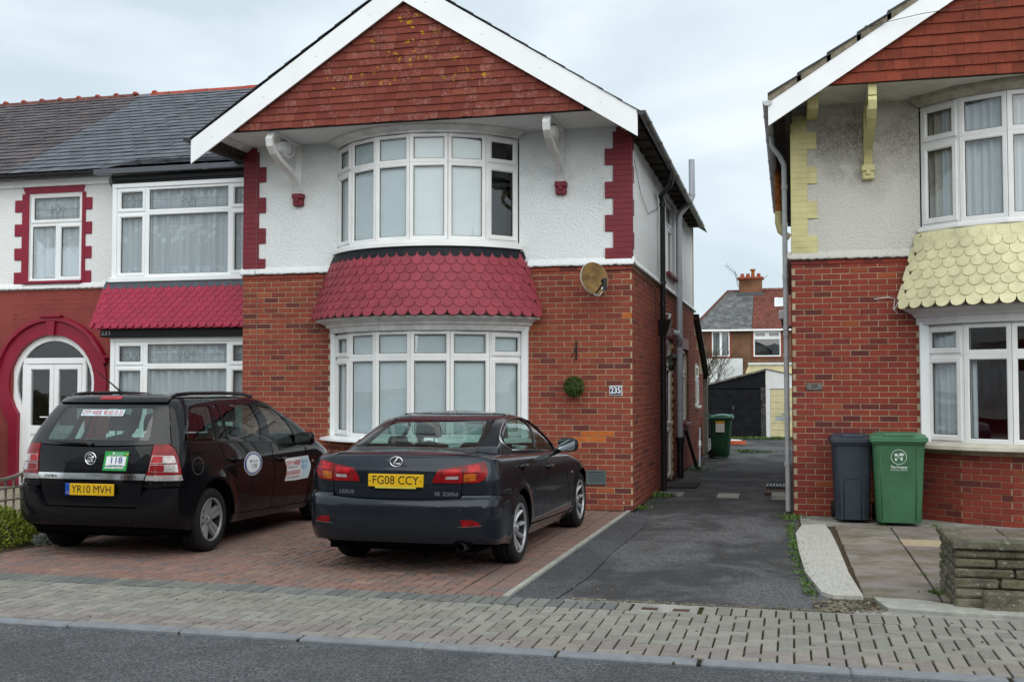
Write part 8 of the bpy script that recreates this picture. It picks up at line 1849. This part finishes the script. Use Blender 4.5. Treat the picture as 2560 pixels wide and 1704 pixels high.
# ---- leaves
def leaf_mat(name, a, b, rough=0.5):
    t = NT(name); c = t.ramp(t.rnd(), [(0.0, a), (1.0, b)]); p = t.princ(c, rough, spec=0.35); t.set(t.p.inputs['Transmission Weight'], 0.0); M[name] = p
leaf_mat('leaf_box', (0.018, 0.045, 0.008), (0.075, 0.115, 0.020)); leaf_mat('leaf_lime', (0.075, 0.115, 0.010), (0.24, 0.27, 0.025)); leaf_mat('leaf_weed', (0.035, 0.085, 0.012), (0.11, 0.19, 0.035)); leaf_mat('leaf_silver', (0.16, 0.19, 0.16), (0.34, 0.37, 0.32)); leaf_mat('leaf_hedge', (0.012, 0.035, 0.008), (0.055, 0.085, 0.018))
def leaf(mb, p, d, up, L_, w):
    d = d.normalized(); s = d.cross(up); s = s.normalized() if s.length > 1e-5 else Vector((1, 0, 0)); n = s.cross(d)
    mb.add([p, p + d * L_ * 0.5 + s * w - n * 0.1 * L_ * 0, p + d * L_, p + d * L_ * 0.5 - s * w], [(0, 1, 2, 3)])
def rndv(rg): 
    v = Vector((rg.gauss(0, 1), rg.gauss(0, 1), rg.gauss(0, 1))); return v.normalized()
# topiary ball hung from a bracket
TB = thing('topiary_ball', (-2.80, 14.36, 1.51), 'round clipped green topiary ball hanging on the brick wall', 'plant')
mb = MB(); rg = random.Random(2)
for k in range(1500):
    v = rndv(rg); rr = 0.128 * rg.uniform(0.86, 1.02); p = Vector((-2.80, 14.385, 1.64)) + v * rr; leaf(mb, p, (v + rndv(rg) * 0.9), rndv(rg), 0.024, 0.008)
mb.build('foliage', 'leaf_box', TB)
core = MB(); core.lathe([(0.001, 0.115), (0.06, 0.10), (0.105, 0.05), (0.115, 0.0), (0.105, -0.05), (0.06, -0.10), (0.001, -0.115)], 16, lambda a, b, h: (-2.80 + a, 14.385 + b, 1.64 + h)); core.build('core', 'leaf_hedge', TB, smooth=True)
ck = MB()
for dx in (-0.07, 0.07, 0.0): ck.tube([(-2.80 + dx, 14.385 - 0.04 * (dx == 0), 1.74), (-2.795, 14.40, 2.02)], 0.0015, 4)
ck.build('hanging_chain', 'dark_metal', TB)
HB = thing('hanging_bracket', (-2.795, 14.53, 2.02), 'black iron hanging bracket above the topiary ball', 'bracket')
MB().box(-2.805, -2.785, 14.515, 14.535, 2.0, 2.25, 0.004).build('wall_bar', 'dark_metal', HB); MB().tube([(-2.795, 14.52, 2.22), (-2.80, 14.46, 2.12), (-2.83, 14.40, 2.05), (-2.84, 14.38, 2.03)], 0.008, 6).build('arm', 'dark_metal', HB); MB().tube([(-2.795, 14.52, 2.03), (-2.795, 14.42, 2.03)], 0.007, 6).build('hook', 'dark_metal', HB)
# ---- number plaques
PQ = thing('number_plaque', (-2.264, YF, 1.52), 'blue enamel house number plaque with white figures on the brick wall', 'sign')
MB().box(-2.350, -2.178, YF - 0.022, YF - 0.004, 1.522, 1.653, 0.006).build('plate', 'white_paint', PQ); MB().box(-2.342, -2.186, YF - 0.0245, YF - 0.01, 1.530, 1.645, 0.004).build('blue_field', 'sign_blue', PQ)
text_on('lettering', '235', 0.115, lambda u, v: (-2.264 + u, YF - 0.0262, 1.588 + v), 'white_paint', PQ, width=0.138, bold=0.003)
PR = thing('number_plaque', (0.283, YF, 1.59), 'small grey metal number plate screwed to the brick wall above the bins', 'sign')
MB().box(0.182, 0.384, YF - 0.022, YF - 0.004, 1.594, 1.688, 0.006).build('plate', simple('plate_pewter', (0.16, 0.15, 0.14), 0.45, metal=0.6, var=0.25, nscale=20), PR)
text_on('lettering', '237', 0.060, lambda u, v: (0.283 + u, YF - 0.0235, 1.641 + v), 'print_black', PR, width=0.075, bold=0.001)
for x in (0.205, 0.36): MB().tube([(x, YF - 0.015, 1.641), (x, YF - 0.026, 1.641)], 0.009, 8).build('screw', 'chrome', PR)
# ---- lantern beside the side door
LN = thing('wall_lantern', (-2.03, 18.25, 1.9), 'black carriage lantern with glass panes by the side door', 'lamp')
lx, ly = -1.90, 18.2
MB().tube([(XB, ly, 2.02), (-1.96, ly, 1.95), (lx, ly, 1.92)], 0.012, 6).build('arm', 'dark_metal', LN)
MB().lathe([(0.03, 1.90), (0.05, 1.915), (0.05, 1.925), (0.0, 1.925)], 6, lambda a, b, h: (lx + a, ly + b, h)).build('base', 'dark_metal', LN)
MB().lathe([(0.05, 1.925), (0.082, 2.11)], 6, lambda a, b, h: (lx + a, ly + b, h)).build('glass', 'glass_dark', LN)
for k in range(6): a = 2 * math.pi * k / 6; MB().tube([(lx + 0.05 * math.cos(a), ly + 0.05 * math.sin(a), 1.925), (lx + 0.083 * math.cos(a), ly + 0.083 * math.sin(a), 2.11)], 0.005, 4).build('rib', 'dark_metal', LN)
MB().lathe([(0.098, 2.105), (0.09, 2.125), (0.035, 2.17), (0.012, 2.185), (0.016, 2.20), (0.0, 2.225)], 6, lambda a, b, h: (lx + a, ly + b, h)).build('roof', 'dark_metal', LN)
# ---- flood light on the right-hand house
FL = thing('flood_light', (-0.02, 18.6, 2.7), 'white security light on black bracket at the alley side of the right house', 'lamp')
MB().tube([(0.02, 18.6, 2.62), (-0.12, 18.6, 2.62), (-0.13, 18.6, 2.74)], 0.025, 8).build('bracket', 'black_plastic', FL); MB().box(-0.19, -0.07, 18.52, 18.64, 2.74, 2.90, 0.02).build('head', 'white_paint', FL)
# ---- things lying along the alley
PL = thing('leaning_pole', (-1.89, 22.8, 0), 'dark pole leaning on the alley wall beneath the small window', 'pole'); MB().tube([(-1.88, 22.7, 0.0), (-2.00, 21.7, 0.78)], 0.035, 8).build('pole', 'black_plastic', PL)
PK = thing('leaning_pole', (-1.92, 23.2, 0), 'thin grey pole with white clip leaning on the alley wall', 'pole'); MB().tube([(-1.85, 22.95, 0.0), (-2.00, 25.0, 0.72)], 0.020, 8).build('pole', 'pipe_grey', PK); MB().tube([(-1.93, 24.0, 0.36), (-1.945, 24.25, 0.45)], 0.034, 8).build('clip', 'white_paint', PK)
MT = thing('door_mat', (-1.83, 18.6, 0), 'flat brown mat on the tarmac by the side door', 'mat'); MB().box(-2.0, -1.52, 18.15, 19.0, -0.014, 0.012, 0.006).build('mat', 'timber_dark', MT)
DC = thing('drain_cover', (-1.85, 17.1, 0), 'grey inspection cover set in tarmac below the black downpipe', 'drain cover'); MB().box(-2.0, -1.62, 16.85, 17.35, -0.02, 0.004, 0.004).build('frame', 'concrete_grey', DC); MB().box(-1.95, -1.68, 16.92, 17.28, -0.02, 0.010, 0.004).build('lid', 'grey_metal', DC)
CV = thing('drain_cover', (-0.94, 17.0, 0), 'pale concrete cover strip in the middle of the alley', 'drain cover'); MB().box(-1.10, -0.77, 16.75, 17.25, -0.03, 0.012, 0.006).build('lid', 'concrete_edge', CV)
SS = thing('concrete_step', (0.0, 17.3, 0), 'rough concrete step with iron grating beside the right house', 'step'); MB().box(-0.30, -0.06, 16.6, 17.1, -0.02, 0.06, 0.012).build('block', 'concrete_edge', SS); MB().box(-0.42, -0.05, 17.3, 18.2, -0.02, 0.03, 0.008).build('slab', 'rust_dark', SS)
for k in range(7): MB().box(-0.40 + k * 0.05, -0.37 + k * 0.05, 17.9, 18.4, 0.04, 0.075).build('grating_bar', 'dark_metal', SS)
OB = thing('flat_board', (-1.62, 32.4, 0), 'flat orange and white plastic board lying on the tarmac', 'board')  # unidentified flat object, built as a plain lens-shaped board
MB().prism([(-2.1, 32.2), (-1.6, 32.15), (-1.28, 32.35), (-1.6, 32.6), (-2.1, 32.6)], lambda u, v, t: (u, v, t), 0.0, 0.10).build('hull', simple('orange_plastic', (0.55, 0.10, 0.03), 0.5), OB); MB().prism([(-2.1, 32.22), (-1.62, 32.18), (-1.40, 32.35), (-1.6, 32.55), (-2.1, 32.55)], lambda u, v, t: (u, v, t), 0.1005, 0.13).build('deck', 'white_paint', OB)
# ---- stone planter at the right
def stone_mat():
    t = NT('stone_planter'); c = t.ramp(t.rnd(), [(0.0, (0.215, 0.195, 0.145)), (0.5, (0.26, 0.235, 0.175)), (1.0, (0.19, 0.18, 0.145))])
    c = t.mix(t.math('MULTIPLY', t.ramp(t.noise(5, 6, 0.7), [(0.42, 0.0), (0.62, 1.0)]), 0.75), c, (0.065, 0.06, 0.048))
    c = t.mix(t.math('MULTIPLY', t.ramp(t.noise(24, 3, 0.6), [(0.62, 0.0), (0.68, 1.0)]), 0.8), c, (0.46, 0.46, 0.43))
    c = t.mix(t.math('MULTIPLY', t.ramp(t.noise(3, 4), [(0.50, 0.0), (0.7, 1.0)]), 0.4), c, (0.12, 0.13, 0.035))
    M['stone_planter'] = t.princ(c, 0.95, spec=0.1, normal=t.bump(t.noise(36, 6, 0.7), 1.0, 0.03))
stone_mat()
PT = thing('stone_planter', (1.9, 9.2, 0), 'mossy grey stone planter wall at the front of the paved forecourt', 'planter')
rg = random.Random(31); X0, X1, Y0, Y1 = 1.155, 2.9, 8.72, 9.62
MB().box(X0 + 0.03, X1 - 0.03, Y0 + 0.03, Y0 + 0.14, 0, 0.46).build('core_wall', 'timber_dark', PT); MB().box(X0 + 0.03, X0 + 0.14, Y0 + 0.14, Y1, 0, 0.46).build('core_wall', 'timber_dark', PT); MB().box(X0 + 0.13, X1, Y0 + 0.13, Y1, 0, 0.40).build('soil', 'soil', PT)
def rough_box(x0, x1, y0, y1, z0, z1, nm):
    mb = MB().box(x0, x1, y0, y1, z0, z1, 0.014); mb.v = [(x + rg.uniform(-0.006, 0.006), y + rg.uniform(-0.006, 0.006), z + rg.uniform(-0.003, 0.003)) for x, y, z in mb.v]; mb.build(nm, 'stone_planter', PT, smooth=False)
hts = [0.0, 0.085, 0.155, 0.235, 0.305, 0.375, 0.44]
for r_ in range(6):
    x = X0 + (0.0 if r_ % 2 else -0.0)
    while x < X1:
        L_ = rg.uniform(0.26, 0.62); e = min(x + L_, X1)
        if not (r_ < 2 and x > X0 + 0.20): rough_box(x, e - 0.008, Y0 + rg.uniform(-0.006, 0.004), Y0 + 0.06, hts[r_] + 0.003, hts[r_ + 1] - 0.004, 'stone')
        elif r_ == 0 and x < X0 + 0.25 + 0.5: pass
        x = e
    y = Y0 + 0.064
    while y < Y1:
        e = min(y + rg.uniform(0.2, 0.4), Y1); rough_box(X0 + rg.uniform(-0.006, 0.004), X0 + 0.06, y, e - 0.008, hts[r_] + 0.003, hts[r_ + 1] - 0.004, 'stone'); y = e
rough_box(X0 + 0.19, X0 + 0.95, Y0 - 0.10, Y0 + 0.05, 0.0, 0.150, 'base_block'); rough_box(X0 + 0.96, X1, Y0 - 0.10, Y0 + 0.05, 0.0, 0.150, 'base_block')
for (a, b) in ((0.0, 0.62), (0.62, 1.2), (1.2, 1.745)): rough_box(X0 + a - 0.02 * (a == 0), X0 + b - 0.006, Y0 - 0.03, Y0 + 0.15, 0.443, 0.510, 'coping_stone')
for (a, b) in ((0.156, 0.5), (0.5, 0.9)): rough_box(X0 - 0.025, X0 + 0.14, Y0 + a, Y0 + b - 0.006, 0.443, 0.510, 'coping_stone')
# ---- trellis, shrubs and hedge at the left
TL = thing('trellis', (-8.35, 10.8, 0), 'weathered grey timber trellis panel with dipped top behind the people carrier', 'trellis')
topz = lambda y: 0.62 + 0.10 * ((y - 10.2) / 0.6) ** 2 if y > 10.2 else 0.62 + 0.12 * ((10.2 - y) / 0.9) ** 2
for k in range(19):
    y = 9.2 + k * 0.118 * 1.1; MB().box(-8.365, -8.345, y - 0.011, y + 0.011, 0.16, topz(y), 0.003).build('upright', 'timber_grey', TL)
for z in (0.27, 0.40, 0.53): MB().box(-8.345, -8.325, 9.15, 11.7, z - 0.011, z + 0.011, 0.003).build('rail', 'timber_grey', TL)
ys_ = [9.15 + 0.17 * k for k in range(16)]
MB().grid([[(-8.36 + a, y, topz(y) + b) for y in ys_] for a, b in ((0, -0.012), (0, 0.018), (0.035, 0.018), (0.035, -0.012), (0, -0.012))]).build('top_rail', 'timber_grey', TL)
for y in (9.2, 11.6): MB().box(-8.38, -8.32, y - 0.03, y + 0.03, 0, 0.85, 0.006).build('post', 'timber_grey', TL)
def bush(name, c, rx, ry, rz_, n, mat, label, cat='shrub', group=None, L_=0.045, w=0.013, seed=1, low=0.0, spiky=0.0):
    t_ = thing(name, (c[0], c[1], 0), label, cat, group); rg = random.Random(seed); mb = MB(); lob = [(rndv(rg), rg.uniform(0.7, 1.15)) for _ in range(9)]
    for k in range(n):
        v = rndv(rg); v.z = abs(v.z) if rg.random() < 0.85 else v.z * 0.4
        f = 1.0
        for lv_, am in lob: f += 0.16 * am * max(0, v.dot(lv_)) ** 5
        rr = f * rg.uniform(0.55, 1.0) ** 0.5 * 0.9; p = Vector((c[0] + v.x * rx * rr, c[1] + v.y * ry * rr, max(0.01, c[2] + v.z * rz_ * rr))); leaf(mb, p, v + rndv(rg) * (0.9 - spiky) + Vector((0, 0, 0.3)), rndv(rg), L_ * rg.uniform(0.7, 1.3), w)
    mb.build('foliage', mat, t_)
    st = MB()
    for k in range(14):
        v = rndv(rg); st.tube([(c[0] + v.x * rx * 0.2, c[1] + v.y * ry * 0.2, 0), (c[0] + v.x * rx * 0.6, c[1] + v.y * ry * 0.6, c[2] + rz_ * 0.55)], 0.006, 4)
    st.build('stem', 'bark', t_); return t_
bush('shrub', (-8.05, 9.75, 0.04), 0.40, 0.55, 0.30, 5200, 'leaf_lime', 'low yellow-green shrub beside the drive, left of the people carrier', seed=5, L_=0.038, w=0.011)
bush('shrub', (-7.72, 10.55, 0.04), 0.26, 0.55, 0.24, 2600, 'leaf_lime', 'small yellow-green shrub half hidden behind the people carrier rear wheel', seed=6, L_=0.042, w=0.014)
bush('silver_plant', (-7.66, 9.12, 0.02), 0.16, 0.15, 0.13, 900, 'leaf_silver', 'low silver-leaved plant at the left edge of the drive', 'plant', seed=8, L_=0.04, w=0.006)
bush('silver_plant', (-7.50, 10.02, 0.02), 0.16, 0.22, 0.10, 900, 'leaf_silver', 'low silver-leaved plant beneath the bumper of the people carrier', 'plant', seed=9, L_=0.04, w=0.006)
bush('hedge', (-12.95, 15.0, 0.5), 0.42, 0.35, 1.15, 3500, 'leaf_hedge', 'tall dark green hedge at the left edge beside the crimson arch', 'hedge', seed=10, L_=0.07, w=0.022)
# soil bed beneath the shrubs
sheet('planting_bed', [(-8.9, 8.6), (-7.62, 8.9), (-7.50, 10.0), (-7.45, 11.6), (-8.3, 11.8), (-8.9, 11.5)], 0.004, 'soil')
# ---- weeds: grass and leaf tufts along joints and walls
wd = MB(); rg = random.Random(44)
def tuft(x, y, n, sp, L_, z=0.0):
    for k in range(n):
        a = rg.uniform(0, 2 * math.pi); p = Vector((x + rg.gauss(0, sp), y + rg.gauss(0, sp), z)); leaf(wd, p, Vector((math.cos(a) * 0.8, math.sin(a) * 0.8, rg.uniform(0.3, 1.2))), rndv(rg), L_ * rg.uniform(0.35, 0.9), L_ * 0.11)
for k in range(34):      # seam between the alley tarmac and the white strip
    t = k / 33; tuft(lerp(-0.01, 0.13, t ** 2) + rg.gauss(0, 0.02), lerp(13.6, 8.95, t), rg.choice((8, 20, 50, 70)), 0.03, 0.05)
for (x, y, n, sp, L_) in ((0.0, 14.35, 90, 0.10, 0.08), (-0.02, 14.05, 50, 0.06, 0.07), (-1.97, 14.85, 80, 0.06, 0.09), (-1.94, 16.55, 160, 0.12, 0.11), (-1.96, 15.6, 30, 0.05, 0.05), (-1.95, 15.9, 30, 0.08, 0.05), (-1.88, 22.0, 120, 0.16, 0.10), (-1.9, 23.6, 80, 0.15, 0.10), (-1.9, 26.9, 120, 0.18, 0.14), (-1.15, 28.4, 180, 0.12, 0.13), (-0.70, 28.45, 180, 0.17, 0.09), (-0.95, 28.4, 90, 0.1, 0.08), (1.12, 9.30, 90, 0.05, 0.06), (1.09, 10.2, 40, 0.03, 0.04), (1.06, 11.6, 20, 0.02, 0.03), (1.03, 13.75, 40, 0.03, 0.05), (1.62, 13.8, 40, 0.03, 0.05), (1.64, 13.2, 20, 0.02, 0.04), (0.42, 14.42, 25, 0.02, 0.05), (1.30, 14.4, 30, 0.03, 0.06), (-1.55, 13.0, 22, 0.04, 0.03), (-1.62, 13.6, 14, 0.03, 0.03), (0.55, 8.95, 16, 0.03, 0.03), (2.2, 13.75, 20, 0.03, 0.05)):
    tuft(x, y, n, sp, L_)
for k in range(26): tuft(lerp(-1.9, 0.1, k / 25), 35.9 + rg.gauss(0, 0.12), rg.choice((20, 40, 60)), 0.09, 0.13)
o = wd.build('weeds', 'leaf_weed', None, kind='stuff'); tag(o, 'green weeds growing in the joints and along the wall bases', 'weeds')
# loose gravel and litter where the tarmac has broken up
gv = MB(); rg = random.Random(51)
for k in range(520):
    x = rg.uniform(0.15, 0.70) if rg.random() < 0.6 else rg.uniform(-1.7, 0.4); y = rg.uniform(8.42, 8.92) if x > 0.15 else 8.42 + abs(rg.gauss(0, 0.03)); s_ = rg.uniform(0.006, 0.018); gv.box(x - s_, x + s_, y - s_, y + s_ * rg.uniform(0.5, 1), -0.012, s_ * 0.6 - 0.004, s_ * 0.4)
for k in range(140): x, y = rg.uniform(-5, 1.5), rg.uniform(6.0, 14.0); s_ = rg.uniform(0.004, 0.009); gv.box(x - s_, x + s_, y - s_, y + s_, -0.03 if y < 6.6 else -0.01, (-0.022 if y < 6.6 else 0.004) + s_ * 0.7, s_ * 0.4)
o = gv.build('gravel', 'stone_planter', None, kind='stuff'); tag(o, 'loose gravel scattered on the tarmac and paving', 'gravel')
# ================================================================ the row across the street, mirrored in windows and paintwork
simple('opp_render', (0.62, 0.62, 0.58), 0.9, spec=0.1); simple('opp_roof', (0.06, 0.045, 0.04), 0.8)
def opposite(x, label):
    h = thing('terraced_house', (x, -7.0, 0), label, 'house', 'houses across the street'); y = -7.0
    MB().box(x - 3.2, x + 3.2, y - 8, y, 0, 2.9).build('brick_wall', 'brick_far', h); MB().box(x - 3.2, x + 3.2, y - 8, y - 0.02, 2.9, 5.2).build('render_wall', 'opp_render', h)
    MB().prism([(x - 3.5, 5.1), (x + 3.5, 5.1), (x, 7.4)], lambda u, v, t: (u, t, v), y - 8, y + 0.5).build('roof', 'opp_roof', h)
    MB().prism([(x - 2.9, 5.22), (x + 2.9, 5.22), (x, 7.15)], lambda u, v, t: (u, t, v), y + 0.5, y + 0.56).build('gable', 'tile_gable_new', h)
    for (z0, z1) in ((0.9, 2.4), (3.5, 5.0)):
        wn = part_empty('bay_window', h); MB().box(x - 2.3, x + 0.7, y, y + 0.6, z0 - 0.3, z1 + 0.2).build('bay', 'opp_render', wn)
        for k in range(4): MB().box(x - 2.22 + k * 0.72, x - 2.22 + k * 0.72 + 0.64, y + 0.58, y + 0.61, z0, z1).build('pane', 'sky_glass', wn)
    MB().box(x + 1.4, x + 2.5, y - 0.02, y + 0.05, 0, 2.2).build('door', 'upvc', h)
    for sx in (-1, 1): MB().prism([(0, 5.0), (3.55, 5.0), (0, 7.35), (0, 7.65)], lambda u, v, t, sx=sx: (x + sx * u, t, v), y + 0.56, y + 0.6) .build('barge_board', 'upvc', h)
for i in range(5): opposite(-17 + i * 7.6, 'house on the far side of the street mirrored in the windows')
